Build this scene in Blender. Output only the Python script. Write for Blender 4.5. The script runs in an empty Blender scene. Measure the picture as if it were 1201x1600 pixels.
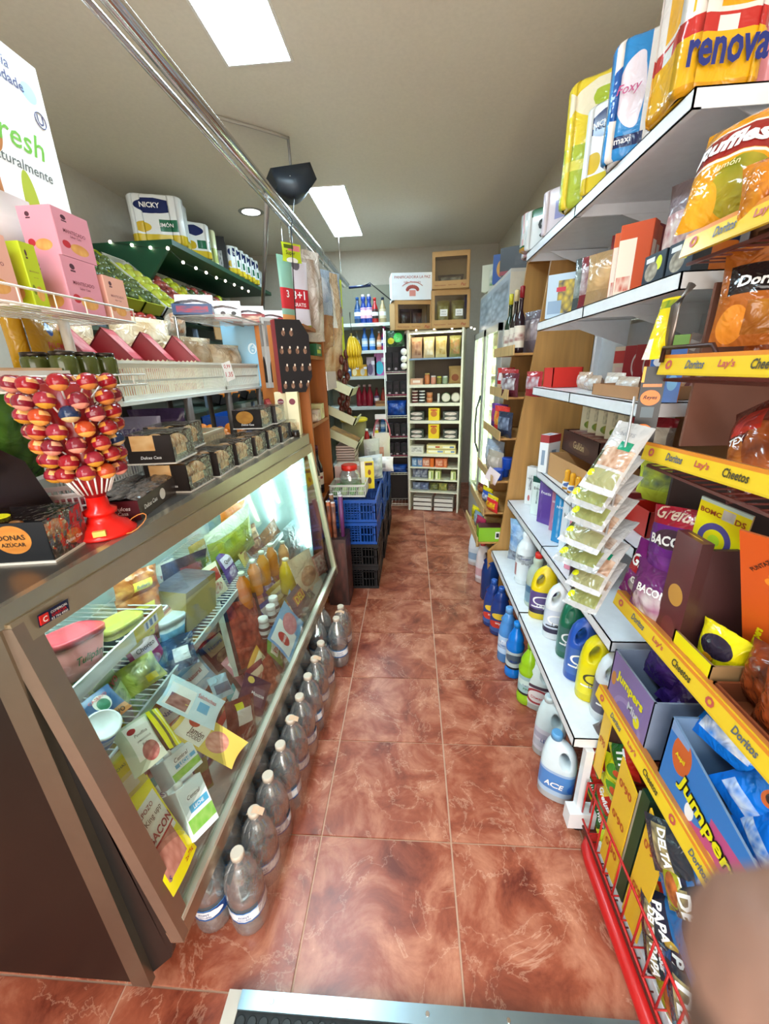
import bpy, math, random
from mathutils import Vector, Matrix, Euler, noise
PI = math.pi
S = bpy.context.scene
COL = S.collection
RND = random.Random(7)

# ------------------------------------------------------------------ camera
F_PX = 620.0
CAM_H = 1.55
AX = ((0.99753558, 0.00633926, 0.06987553), (0.06354969, 0.34044477, -0.93811449), (-0.02973571, 0.94024314, 0.33920292))
cam_d = bpy.data.cameras.new('camera'); cam = bpy.data.objects.new('camera', cam_d); COL.objects.link(cam)
cam_d.sensor_fit = 'HORIZONTAL'; cam_d.sensor_width = 36.0; cam_d.lens = 36.0 * F_PX / 1201.0
cam_d.clip_start = 0.005; cam_d.clip_end = 60
cam_d.dof.use_dof = True; cam_d.dof.focus_distance = 1.9; cam_d.dof.aperture_fstop = 11.0
cam.matrix_world = Matrix.Translation((0, 0, CAM_H)) @ Matrix(AX).to_4x4()
S.camera = cam

# ------------------------------------------------------------------ light
def lin(h):
    h = h.lstrip('#'); v = [int(h[i:i+2], 16) / 255 for i in (0, 2, 4)]
    return tuple((x / 12.92 if x <= .04045 else ((x + .055) / 1.055) ** 2.4) for x in v) + (1,)
w = bpy.data.worlds.new('world'); S.world = w; w.use_nodes = True
w.node_tree.nodes['Background'].inputs[0].default_value = (1.0, .95, .9, 1)
w.node_tree.nodes['Background'].inputs[1].default_value = 0.9
S.view_settings.view_transform = 'Standard'; S.view_settings.look = 'None'
S.view_settings.gamma = 1; S.view_settings.use_curve_mapping = False
S.view_settings.exposure = 0.55
sd = bpy.data.lights.new('shopfront_fill', 'AREA'); sd.shape = 'RECTANGLE'; sd.size = 2.1; sd.size_y = 2.2; sd.energy = 58; sd.color = (1, .93, .85)
so = bpy.data.objects.new('shopfront_fill', sd); COL.objects.link(so); so.location = (0, -1.55, 1.35); so.rotation_euler = (PI/2, 0, 0)   # fill light added behind the camera to brighten ceiling and fronts
PANEL_E = 27.0      # ceiling led panels
TUBE_E = 14.0      # tubes in the chilled cabinets

# ------------------------------------------------------------------ helpers
def ray(px, py):
    q = ((px - 600.5) / F_PX, -(py - 800) / F_PX, -1.0)
    return Vector([sum(AX[i][j] * q[j] for j in range(3)) for i in range(3)])
def A(px, py, **pl):
    """world point seen at a pixel of the photograph on the plane x=, y= or z="""
    (a, v), = pl.items(); i = 'xyz'.index(a); o = Vector((0, 0, CAM_H)); d = ray(px, py)
    return o + d * ((v - o[i]) / d[i])
def AP(px, py, P0, n):
    o = Vector((0, 0, CAM_H)); d = ray(px, py)
    return o + d * ((P0 - o).dot(n) / d.dot(n))

MATS = {}
def M(hexc, rough=.5, metal=0., kind='', bump=0., scale=30., emit=0.):
    k = (hexc, rough, metal, kind, bump, scale, emit)
    if k in MATS: return MATS[k]
    m = bpy.data.materials.new('mat_' + hexc.strip('#') + kind); m.use_nodes = True
    nt = m.node_tree; b = nt.nodes['Principled BSDF']; c = lin(hexc)
    b.inputs['Roughness'].default_value = rough; b.inputs['Metallic'].default_value = metal
    tc = nt.nodes.new('ShaderNodeTexCoord'); nz = nt.nodes.new('ShaderNodeTexNoise')
    nz.inputs['Scale'].default_value = scale; nt.links.new(tc.outputs['Object'], nz.inputs['Vector'])
    if kind == 'wood':
        mp = nt.nodes.new('ShaderNodeMapping'); mp.inputs['Scale'].default_value = (9, 9, .8)
        nt.links.new(tc.outputs['Object'], mp.inputs[0]); nt.links.new(mp.outputs[0], nz.inputs['Vector']); nz.inputs['Scale'].default_value = 3
    vary = .35 if kind in ('wood', 'food') else .08
    mx = nt.nodes.new('ShaderNodeMix'); mx.data_type = 'RGBA'
    mx.inputs[6].default_value = c; mx.inputs[7].default_value = tuple(x * (1 - vary * 1.6) for x in c[:3]) + (1,)
    nt.links.new(nz.outputs[0], mx.inputs[0])
    nt.links.new(mx.outputs[2], b.inputs['Base Color'])
    if bump:
        bp = nt.nodes.new('ShaderNodeBump'); bp.inputs['Strength'].default_value = bump; bp.inputs['Distance'].default_value = .01
        nt.links.new(nz.outputs[0], bp.inputs['Height']); nt.links.new(bp.outputs[0], b.inputs['Normal'])
    if emit:
        b.inputs['Emission Color'].default_value = c; b.inputs['Emission Strength'].default_value = emit
    if kind == 'clear':       # clear plastic film, glass
        out = nt.nodes['Material Output']; tr = nt.nodes.new('ShaderNodeBsdfTransparent'); tr.inputs[0].default_value = c
        gl = nt.nodes.new('ShaderNodeBsdfGlossy'); gl.inputs['Roughness'].default_value = rough
        lw = nt.nodes.new('ShaderNodeLayerWeight'); lw.inputs[0].default_value = .35
        mr = nt.nodes.new('ShaderNodeMapRange'); mr.inputs[3].default_value = .04 + metal; mr.inputs[4].default_value = .38 if metal < 0 else .75
        if bump: nt.links.new(bp.outputs[0], gl.inputs['Normal']); nt.links.new(bp.outputs[0], lw.inputs['Normal'])
        nt.links.new(lw.outputs['Facing'], mr.inputs[0])
        ms = nt.nodes.new('ShaderNodeMixShader'); nt.links.new(mr.outputs[0], ms.inputs[0])
        nt.links.new(tr.outputs[0], ms.inputs[1]); nt.links.new(gl.outputs[0], ms.inputs[2]); nt.links.new(ms.outputs[0], out.inputs[0])
    if kind == 'clear' and metal >= .1:       # crumpled film and pet scatter a little light
        df = nt.nodes.new('ShaderNodeBsdfDiffuse'); df.inputs[0].default_value = (.85, .86, .86, 1); m2 = nt.nodes.new('ShaderNodeMixShader')
        m2.inputs[0].default_value = metal * .5; nt.links.new(ms.outputs[0], m2.inputs[1]); nt.links.new(df.outputs[0], m2.inputs[2]); nt.links.new(m2.outputs[0], out.inputs[0])
    MATS[k] = m; return m

def _group(name, ell):
    g = bpy.data.node_groups.new(name, 'ShaderNodeTree')
    for s in ('U', 'V', 'a', 'b', 'c', 'd'): g.interface.new_socket(s, in_out='INPUT', socket_type='NodeSocketFloat')
    g.interface.new_socket('F', in_out='OUTPUT', socket_type='NodeSocketFloat')
    i = g.nodes.new('NodeGroupInput'); o = g.nodes.new('NodeGroupOutput')
    def mt(op, x, y):
        n = g.nodes.new('ShaderNodeMath'); n.operation = op
        for k, v in ((0, x), (1, y)):
            if isinstance(v, (int, float)): n.inputs[k].default_value = v
            else: g.links.new(v, n.inputs[k])
        return n.outputs[0]
    I = i.outputs
    if ell:      # centre a,b radii c,d
        x = mt('DIVIDE', mt('SUBTRACT', I[0], I[2]), I[4]); y = mt('DIVIDE', mt('SUBTRACT', I[1], I[3]), I[5])
        r = mt('LESS_THAN', mt('ADD', mt('MULTIPLY', x, x), mt('MULTIPLY', y, y)), 1)
    else:        # u a..b, v c..d
        r = mt('MULTIPLY', mt('MULTIPLY', mt('GREATER_THAN', I[0], I[2]), mt('LESS_THAN', I[0], I[3])),
               mt('MULTIPLY', mt('GREATER_THAN', I[1], I[4]), mt('LESS_THAN', I[1], I[5])))
    g.links.new(r, o.inputs[0]); return g
G_R = _group('rect_mask', False); G_E = _group('ellipse_mask', True)
def P(base, shapes=(), rough=.35, bump=0., metal=0., wav=0.):
    """printed packaging: base colour plus flat printed shapes in UV.
    ('r',u0,u1,v0,v1,col) ('e',cu,cv,ru,rv,col) ; a 7th/8th entry col2, scale makes a two-colour patch"""
    k = ('P', base, tuple(shapes), rough, bump, metal, wav)
    if k in MATS: return MATS[k]
    m = bpy.data.materials.new('print_' + base.strip('#')); m.use_nodes = True
    nt = m.node_tree; b = nt.nodes['Principled BSDF']
    b.inputs['Roughness'].default_value = rough; b.inputs['Metallic'].default_value = metal
    uv = nt.nodes.new('ShaderNodeUVMap'); uv.uv_map = 'UVMap'; sp = nt.nodes.new('ShaderNodeSeparateXYZ')
    src = uv.outputs[0]
    if wav:
        n2 = nt.nodes.new('ShaderNodeTexNoise'); n2.inputs['Scale'].default_value = 5; nt.links.new(src, n2.inputs['Vector'])
        vm = nt.nodes.new('ShaderNodeVectorMath'); vm.operation = 'MULTIPLY_ADD'; vm.inputs[1].default_value = (wav, wav, 0)
        nt.links.new(n2.outputs[1], vm.inputs[0]); nt.links.new(src, vm.inputs[2])
        v2 = nt.nodes.new('ShaderNodeVectorMath'); v2.inputs[1].default_value = (-wav / 2, -wav / 2, 0)
        nt.links.new(vm.outputs[0], v2.inputs[0]); src = v2.outputs[0]
    nt.links.new(src, sp.inputs[0])
    cur = None
    def mixer(fac, c2):
        nonlocal cur
        x = nt.nodes.new('ShaderNodeMix'); x.data_type = 'RGBA'
        nt.links.new(fac, x.inputs[0])
        if cur is None: x.inputs[6].default_value = lin(base)
        else: nt.links.new(cur, x.inputs[6])
        if isinstance(c2, str): x.inputs[7].default_value = lin(c2)
        else: nt.links.new(c2, x.inputs[7])
        cur = x.outputs[2]
    for s in shapes:
        g = nt.nodes.new('ShaderNodeGroup'); g.node_tree = G_E if s[0] == 'e' else G_R
        nt.links.new(sp.outputs[0], g.inputs[0]); nt.links.new(sp.outputs[1], g.inputs[1])
        for i in range(4): g.inputs[2 + i].default_value = s[1 + i]
        c = s[5]
        if len(s) > 6:
            v = nt.nodes.new('ShaderNodeTexVoronoi'); v.inputs['Scale'].default_value = s[7] if len(s) > 7 else 14
            nt.links.new(uv.outputs[0], v.inputs['Vector'])
            y = nt.nodes.new('ShaderNodeMix'); y.data_type = 'RGBA'; y.inputs[6].default_value = lin(s[5]); y.inputs[7].default_value = lin(s[6])
            nt.links.new(v.outputs[0], y.inputs[0]); c = y.outputs[2]
        mixer(g.outputs[0], c)
    if cur is not None: nt.links.new(cur, b.inputs['Base Color'])
    else: b.inputs['Base Color'].default_value = lin(base)
    if bump:
        tc = nt.nodes.new('ShaderNodeTexCoord'); nz = nt.nodes.new('ShaderNodeTexNoise'); nz.inputs['Scale'].default_value = 22; nz.inputs['Distortion'].default_value = 1.2
        bp = nt.nodes.new('ShaderNodeBump'); bp.inputs['Strength'].default_value = bump; bp.inputs['Distance'].default_value = .02
        nt.links.new(tc.outputs['Object'], nz.inputs['Vector']); nt.links.new(nz.outputs[0], bp.inputs['Height']); nt.links.new(bp.outputs[0], b.inputs['Normal'])
    MATS[k] = m; return m

class G:
    """collects quads/polys with material index and uv, becomes one mesh"""
    def __init__(s): s.v = []; s.f = []; s.m = []; s.u = []; s.mats = []; s.sm = []
    def mi(s, mat):
        if mat not in s.mats: s.mats.append(mat)
        return s.mats.index(mat)
    def face(s, idx, mat, uv=None, smooth=False):
        s.f.append(tuple(idx)); s.m.append(s.mi(mat)); s.u.append(uv); s.sm.append(smooth)
    def box(s, x0, x1, y0, y1, z0, z1, mat, front=None, top=None, left=None, right=None, T=None):
        b = len(s.v)
        P8 = [(x0, y0, z0), (x1, y0, z0), (x1, y1, z0), (x0, y1, z0), (x0, y0, z1), (x1, y0, z1), (x1, y1, z1), (x0, y1, z1)]
        if T: P8 = [tuple(T @ Vector(p)) for p in P8]
        s.v += P8; q = [(0, 0), (1, 0), (1, 1), (0, 1)]
        for ids, mt in (((0, 1, 5, 4), front or mat), ((1, 2, 6, 5), right or mat), ((2, 3, 7, 6), mat), ((3, 0, 4, 7), left or right or mat),
                        ((4, 5, 6, 7), top or mat), ((3, 2, 1, 0), mat)):
            s.face([b + i for i in ids], mt, q)
        return s
    def tube(s, pts, r, mat, n=6, closed=False):
        pts = [Vector(p) for p in pts]; N = len(pts); b = len(s.v)
        for i, p in enumerate(pts):
            if closed: d = pts[(i + 1) % N] - pts[i - 1]
            else: d = pts[min(i + 1, N - 1)] - pts[max(i - 1, 0)]
            d.normalize(); a = Vector((0, 0, 1)) if abs(d.z) < .9 else Vector((1, 0, 0))
            e = d.cross(a).normalized(); g = d.cross(e)
            rr = r[i] if isinstance(r, (list, tuple)) else r
            for k in range(n):
                t = 2 * PI * k / n; s.v.append(tuple(p + (e * math.cos(t) + g * math.sin(t)) * rr))
        for i in range(N if closed else N - 1):
            j = (i + 1) % N
            for k in range(n):
                l = (k + 1) % n; s.face((b + i*n + k, b + i*n + l, b + j*n + l, b + j*n + k), mat, None, n > 4)
        if not closed:
            s.face([b + k for k in range(n)][::-1], mat); s.face([b + (N-1)*n + k for k in range(n)], mat)
        return s
    def lathe(s, prof, mat, n=20, sx=1., sy=1., c=(0, 0, 0), T=None, power=2.):
        b = len(s.v); N = len(prof)
        for i, (r, z) in enumerate(prof):
            for k in range(n + 1):
                t = 2 * PI * k / n - PI / 2 - PI
                cx, cy = math.cos(t), math.sin(t)
                if power != 2.:
                    cx = math.copysign(abs(cx) ** (2 / power), cx); cy = math.copysign(abs(cy) ** (2 / power), cy)
                p = Vector((c[0] + r*sx*cx, c[1] + r*sy*cy, c[2] + z)); s.v.append(tuple(T @ p if T else p))
        z0, z1 = prof[0][1], prof[-1][1]
        for i in range(N - 1):
            for k in range(n):
                a = b + i*(n+1) + k; u0, u1 = k/n, (k+1)/n
                v0 = (prof[i][1] - z0) / ((z1 - z0) or 1); v1 = (prof[i+1][1] - z0) / ((z1 - z0) or 1)
                s.face((a, a+1, a+n+2, a+n+1), mat, [(u0, v0), (u1, v0), (u1, v1), (u0, v1)], True)
        if prof[0][0] > 1e-5: s.face([b + k for k in range(n)][::-1], mat)
        if prof[-1][0] > 1e-5: s.face([b + (N-1)*(n+1) + k for k in range(n)], mat)
        return s
    def grid(s, nu, nv, fn, mat, smooth=True, flip=False):
        b = len(s.v)
        for j in range(nv + 1):
            for i in range(nu + 1): s.v.append(tuple(fn(i / nu, j / nv)))
        for j in range(nv):
            for i in range(nu):
                a = b + j*(nu+1) + i; q = [a, a+1, a+nu+2, a+nu+1]
                uv = [(i/nu, j/nv), ((i+1)/nu, j/nv), ((i+1)/nu, (j+1)/nv), (i/nu, (j+1)/nv)]
                if flip: q = q[::-1]; uv = [(1-x, y) for x, y in uv[::-1]]
                s.face(q, mat, uv, smooth)
        return s
    def ball(s, c, r, mat, n=12, sz=1., sx=1., T=None):
        prof = [(max(1e-6, math.sin(PI*i/(n//2+1))) * r, -math.cos(PI*i/(n//2+1)) * r * sz) for i in range(n//2 + 2)]
        prof[0] = (1e-6, prof[0][1]); prof[-1] = (1e-6, prof[-1][1])
        return s.lathe(prof, mat, n, sx, 1., c, T)
    def text(s, txt, w, mat, cx=0., cz=0., h=None, fn=None, bold=.0, shear=0., y=-.0006, rot=0.):
        tv, tf = text_geo(txt, bold, shear); x0 = min(p[0] for p in tv); x1 = max(p[0] for p in tv)
        y0 = min(p[1] for p in tv); y1 = max(p[1] for p in tv); k = w / (x1 - x0); kh = (h / (y1 - y0)) if h else k
        b = len(s.v); cr, sr = math.cos(rot), math.sin(rot)
        for p in tv:
            a, c = (p[0] - (x0+x1)/2) * k, (p[1] - (y0+y1)/2) * kh
            a, c = a*cr - c*sr + cx, a*sr + c*cr + cz
            s.v.append(tuple(fn(a, c)) if fn else (a, y, c))
        for q in tf: s.face([b + i for i in q], mat)
        return s
    def mesh(s, name):
        me = bpy.data.meshes.new(name); me.from_pydata(s.v, [], s.f)
        for m in s.mats: me.materials.append(m)
        me.polygons.foreach_set('material_index', s.m); me.polygons.foreach_set('use_smooth', s.sm)
        if any(u for u in s.u):
            ul = me.uv_layers.new(name='UVMap'); fl = []
            for f, u in zip(s.f, s.u):
                for i in range(len(f)): fl += (u[i] if u else (0, 0))
            ul.data.foreach_set('uv', fl)
        me.update(); return me
    def link(s, name, parent=None, M4=None, kind=None):
        return link(s.mesh(name), name, parent, M4, kind)

TXT = {}
def text_geo(t, bold, shear):
    k = (t, bold, shear)
    if k not in TXT:
        cu = bpy.data.curves.new('t', 'FONT'); cu.body = t; cu.resolution_u = 2; cu.offset = bold * .55; cu.shear = shear; cu.align_x = 'CENTER'
        o = bpy.data.objects.new('t', cu); COL.objects.link(o); bpy.context.view_layer.update()
        me = bpy.data.meshes.new_from_object(o.evaluated_get(bpy.context.evaluated_depsgraph_get()))
        TXT[k] = ([tuple(v.co) for v in me.vertices], [tuple(p.vertices) for p in me.polygons])
        bpy.data.objects.remove(o); bpy.data.curves.remove(cu); bpy.data.meshes.remove(me)
    return TXT[k]
def link(me, name, parent=None, M4=None, kind=None):
    o = bpy.data.objects.new(name, me); COL.objects.link(o)
    if parent: o.parent = parent
    if M4 is not None: o.matrix_local = M4
    if kind: o['kind'] = kind
    return o
def thing(name, label, cat, group=None, loc=(0, 0, 0), rz=0., M4=None):
    o = bpy.data.objects.new(name, None); COL.objects.link(o); o.empty_display_size = .05
    o.location = loc; o.rotation_euler = (0, 0, rz)
    if M4 is not None: o.matrix_world = M4
    o['label'] = label; o['category'] = cat
    if group: o['group'] = group
    return o
def setm(o, label=None, cat=None, group=None, kind=None):
    for k, v in (('label', label), ('category', cat), ('group', group), ('kind', kind)):
        if v: o[k] = v
    return o
def kids(o): return [c for c in COL.objects if c.parent == o]
KID = {}
def clone(root, label=None, loc=None, rz=None, group=None, M4=None):
    if root.name not in KID: KID[root.name] = [(c, kids(c)) for c in kids(root)]
    r = root.copy(); COL.objects.link(r)
    if loc is not None: r.location = loc
    if rz is not None: r.rotation_euler = (0, 0, rz)
    if M4 is not None: r.matrix_world = M4
    if label: r['label'] = label
    if group: r['group'] = group
    for c, gs in KID[root.name]:
        d = c.copy(); COL.objects.link(d); d.parent = r
        for g in gs:
            e = g.copy(); COL.objects.link(e); e.parent = d
    return r
def best_normal(tl, tr, br, P0, n0):
    """turn the facing direction a little until the measured corner is a right angle"""
    if abs(n0.z) < 1e-6:          # upright things stay upright: only turn about the vertical
        o = Vector((0, 0, CAM_H)); rs = [ray(*p) for p in (tl, tr)]; best = None
        for i in range(-30, 31):
            n = Matrix.Rotation(i * .04, 3, 'Z') @ n0
            if n.dot((o - P0).normalized()) < .12: continue
            k = (P0 - o).dot(n); a, b = (r * (k / r.dot(n)) for r in rs); X = b - a
            e = abs(X.z) / X.length * 2 + abs(i) * .006
            if best is None or e < best[0]: best = (e, n)
        return best[1] if best else n0
    best = None; u = n0.orthogonal().normalized(); v = n0.cross(u)
    o = Vector((0, 0, CAM_H)); rs = [ray(*p) for p in (tl, tr, br)]; vw = (o - P0).normalized()
    for i in range(-12, 13):
        for j in range(-12, 13):
            n = (n0 + u * (i * .07) + v * (j * .07)).normalized()
            if n.dot(vw) < .15: continue
            k = (P0 - o).dot(n); a, b, c = (r * (k / r.dot(n)) for r in rs)
            X, Z = b - a, b - c
            e = abs(X.dot(Z)) / (X.length * Z.length) * 3 + (1 - n.dot(n0)) * .8
            if best is None or e < best[0]: best = (e, n)
    return best[1] if best else n0
def frame(tl, tr, br, P0, n):
    """upright frame of a flat-fronted thing: origin bottom centre, X right, Z up, front -Y"""
    n = best_normal(tl, tr, br, P0, Vector(n).normalized()); a, b, c = (AP(p[0], p[1], P0, n) for p in (tl, tr, br))
    if abs(n.z) < 1e-6:
        X = Vector((b.x - a.x, b.y - a.y, 0)); w = X.length; X.normalize(); Z = Vector((0, 0, 1)); h = b.z - c.z; Y = Z.cross(X); o = Vector((b.x, b.y, c.z)) - X * (w / 2)
        return Matrix(((X.x, Y.x, Z.x, o.x), (X.y, Y.y, Z.y, o.y), (X.z, Y.z, Z.z, o.z), (0, 0, 0, 1))), w, h
    X = (b - a); w = X.length; X.normalize(); Z = (b - c); Z = Z - X * Z.dot(X); h = Z.length; Z.normalize()
    Y = Z.cross(X); o = c - X * (w / 2)
    return Matrix(((X.x, Y.x, Z.x, o.x), (X.y, Y.y, Z.y, o.y), (X.z, Y.z, Z.z, o.z), (0, 0, 0, 1))), w, h
def pose(loc, rz=0., tilt=0., roll=0.):
    return Matrix.Translation(Vector(loc)) @ Euler((0, 0, rz)).to_matrix().to_4x4() @ Euler((tilt, 0, 0)).to_matrix().to_4x4() @ Euler((0, roll, 0)).to_matrix().to_4x4()
def ordw(i, n):
    w = ['first', 'second', 'third', 'fourth', 'fifth', 'sixth', 'seventh', 'eighth', 'ninth', 'tenth', 'eleventh', 'twelfth', 'thirteenth', 'fourteenth', 'fifteenth', 'sixteenth']
    return 'nearest' if i == 0 else ('farthest' if i == n - 1 else w[i] + ' nearest')

WHITE = M('#f2f2ee', .35); BLACK = M('#141414', .4); STEEL = M('#b9b4ac', .28, 1.); CHROME = M('#d8d8d8', .15, 1.)
DARKSTEEL = M('#6b6058', .3, .85); RED = M('#d02018', .3); TXW = M('#ffffff', .5); TXK = M('#111111', .5); TXR = M('#c01515', .5)
TXB = M('#123a8a', .5); TXY = M('#ffe000', .5); TXG = M('#1c7a34', .5); KRAFT = M('#b98d5c', .8); CLEAR = M('#f2f8f8', .08, .0, 'clear')
FILM = M('#f8fafa', .1, .05, 'clear', 1.0, 45.); PET = M('#f6fafa', .12, .20, 'clear'); GLASS = M('#eef6f4', .03, -.01, 'clear')
SHELFW = M('#e6eaee', .35); PINE = M('#d9a35c', .5, kind='wood'); LEDW = M('#fff0d8', emit=8.)

# ------------------------------------------------------------------ product makers (front faces -Y, base at z=0)
def carton(t, w, d, h, front, side=None, top=None, texts=(), bev=.0015, fronts_both=False):
    """texts: (string, width, material, x, z, {options})"""
    g = G(); side = side or front; top = top or side; e = min(bev, w/8, d/8)
    x, y = w/2, d/2
    # chamfered vertical edges
    ring = [(-x+e, -y), (x-e, -y), (x, -y+e), (x, y-e), (x-e, y), (-x+e, y), (-x, y-e), (-x, -y+e)]
    for z in (0, h):
        for a, b in ring: g.v.append((a, b, z))
    fm = [front, side, side, side, front if fronts_both else side, side, side, side]
    q = [(0, 0), (1, 0), (1, 1), (0, 1)]
    for i in range(8):
        j = (i+1) % 8; g.face((i, j, 8+j, 8+i), fm[i], q if i % 2 == 0 else [(0, 0), (.01, 0), (.01, 1), (0, 1)])
    g.face(range(8, 16), top, [((a+x)/w, (b+y)/d) for a, b in ring]); g.face(list(range(8))[::-1], side)
    g.link('body', t)
    if texts: lettering(t, texts, lambda a, c: (a, -y - .0007, c), h)
    return t
def lettering(t, texts, fn, h=0, name='lettering'):
    for s, tw, mt, cx, cz, *o in texts:
        g = G(); o = o[0] if o else {}; f = fn
        if o.get('side'):      # on the right or left face
            sg = o['side']; hw = o['hw']; f = (lambda a, c, sg=sg, hw=hw: (sg * (hw + .0007), sg * a, c))
        g.text(s, tw, mt, cx, cz, fn=f, bold=o.get('b', .012), shear=o.get('s', 0), h=o.get('h'), rot=o.get('r', 0.)).link(name, t)
def bagfn(w, h, t, seed=0, crump=.3, flat=.05):
    def T(u, v):
        x = 2*u - 1; vv = min(max((v - flat) / (1 - 2*flat), 0), 1)
        return t/2 * max(0, 1 - x*x) ** .5 * (math.sin(PI * vv) ** .5 if 0 < vv < 1 else 0)
    def fr(u, v, s):
        k = T(u, v); vv = v; q = noise.noise(Vector((u*3.1 + seed*7.3, v*4.2, s + seed)))
        q2 = noise.noise(Vector((u*9 + seed, v*9, s * 3 + 4)))
        pin = 1 - .07 * math.sin(PI * v)
        cr = .0
        if v <= flat or v >= 1 - flat: cr = .0015 * math.sin(u * 60)
        return Vector(((u - .5) * w * pin, s * (-(k + crump * t * .18 * (q + .5*q2) * (k / (t/2 + 1e-6)))) + cr, v * h + .012 * h * math.sin(u*PI) * (0 if .1 < v < .9 else (-1 if v < .5 else .6))))
    return fr
def bag(t, w, h, th, front, back=None, texts=(), seed=0, crump=.3, n=(14, 18), film=None):
    f = bagfn(w, h, th, seed, crump); g = G()
    g.grid(n[0], n[1], lambda u, v: f(u, v, 1), front); g.grid(n[0], n[1], lambda u, v: f(u, v, -1), back or front, flip=True)
    g.link('body', t)
    if texts:
        def fn(a, c):
            p = f(a / w + .5, min(max(c / h, .01), .99), 1); return (p.x, p.y - .0022, p.z)
        lettering(t, texts, fn)
    return t
def bottle(t, prof, body, cap=None, capr=.014, caph=.02, label=None, lz=(.2, .6), sx=1., sy=1., texts=(), n=20, power=2., liquid=None):
    g = G(); g.lathe(prof, body, n, sx, sy, power=power); g.link('body', t)
    H = prof[-1][1]; R = max(p[0] for p in prof)
    if cap:
        c = G(); c.lathe([(capr, 0), (capr, caph*.9), (capr*.85, caph)], cap, 14, c=(0, 0, H - .003)); c.link('cap', t)
    def rad(z):
        for (r0, z0), (r1, z1) in zip(prof, prof[1:]):
            if z0 <= z <= z1 and z1 > z0: return r0 + (r1-r0)*(z-z0)/(z1-z0)
        return R
    if label:
        z0, z1 = lz[0]*H, lz[1]*H; zs = [z0 + (z1-z0)*i/5 for i in range(6)]
        l = G(); l.lathe([(rad(z) + .0009, z) for z in zs], label, n, sx, sy, power=power)
        l.f.pop(); l.f.pop(); l.m.pop(); l.m.pop(); l.u.pop(); l.u.pop(); l.sm.pop(); l.sm.pop()
        l.link('label', t)
    if liquid:
        q = G(); zz = [p for p in prof if p[1] < H*.78]; q.lathe([(max(p[0]-.002, .001), p[1]+.001) for p in zz], liquid, n, sx, sy, power=power); q.link('liquid', t)
    if texts:
        def fn(a, c):
            r = rad(c) + .0022; th = a / (R * sx) ; return (r*sx*math.sin(th), -r*sy*math.cos(th), c)
        lettering(t, texts, fn)
    return t
def jug(t, w, d, h, body, cap, label, texts=(), handle=1):
    """bleach jug: oval body, domed top with a handle hole on one side and the neck on the other"""
    g = G(); n = 28; secs = [(0, .90, .90, 0), (.012, 1, 1, 0), (.55, 1, 1, 0), (.60, .99, .97, 0), (.70, .95, .88, -.01), (.80, .86, .74, -.02), (.88, .72, .58, -.05), (.94, .52, .42, -.10), (.975, .33, .32, -.14), (1.0, .22, .24, -.16)]
    for z, fx, fy, off in secs:
        for k in range(n):
            a = 2*PI*k/n; cx, sy_ = math.cos(a), math.sin(a); p = 2.6
            cx = math.copysign(abs(cx)**(2/p), cx); sy_ = math.copysign(abs(sy_)**(2/p), sy_)
            g.v.append((w/2*fx*cx - handle*abs(off)*w*0 + handle*off*w, d/2*fy*sy_, z*h))
    for i in range(len(secs)-1):
        for k in range(n):
            l = (k+1) % n; g.face((i*n+k, i*n+l, (i+1)*n+l, (i+1)*n+k), body, None, True)
    g.face(list(range(n))[::-1], body); g.face([(len(secs)-1)*n+k for k in range(n)], body)
    key = ('jug', round(w, 3), round(d, 3), round(h, 3), body.name, handle)
    if key not in MATS:
        me = g.mesh('body'); o = link(me, 'tmp')
        c = G(); c.lathe([(1e-5, -d), (w*.15, -d), (w*.15, d), (1e-5, d)], body, 18, sx=1., sy=1.9,
                         T=Matrix.Translation((handle*w*.17, 0, h*.735)) @ Euler((PI/2, 0, 0)).to_matrix().to_4x4() @ Matrix.Rotation(handle*.25, 4, 'Z'))
        co = link(c.mesh('c'), 'tmpc'); md = o.modifiers.new('b', 'BOOLEAN'); md.object = co; md.operation = 'DIFFERENCE'; md.solver = 'EXACT'
        bpy.context.view_layer.update()
        MATS[key] = bpy.data.meshes.new_from_object(o.evaluated_get(bpy.context.evaluated_depsgraph_get()))
        bpy.data.objects.remove(o); bpy.data.objects.remove(co)
    link(MATS[key], 'body', t)
    c = G(); c.lathe([(w*.16, 0), (w*.16, .02), (w*.13, .026)], cap, 16, c=(-handle*w*.16, 0, h - .004)); c.link('cap', t)
    l = G(); pr = [(1, z) for z in (h*.12, h*.54)]
    l.lathe([(w/2 + .001, z) for _, z in pr], label, 28, 1, d/w, power=2.6)
    for q in (l.f, l.m, l.u, l.sm): q.pop(); q.pop()
    l.link('label', t)
    if texts:
        def fn(a, c):
            th = a / (w/2) * .8; cx, sy_ = math.sin(th), math.cos(th); p = 2.6
            return (w/2*1.02*math.copysign(abs(cx)**(2/p), cx), -(d/2 + .003)*abs(sy_)**(2/p), c)
        lettering(t, texts, fn)
    return t
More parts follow.
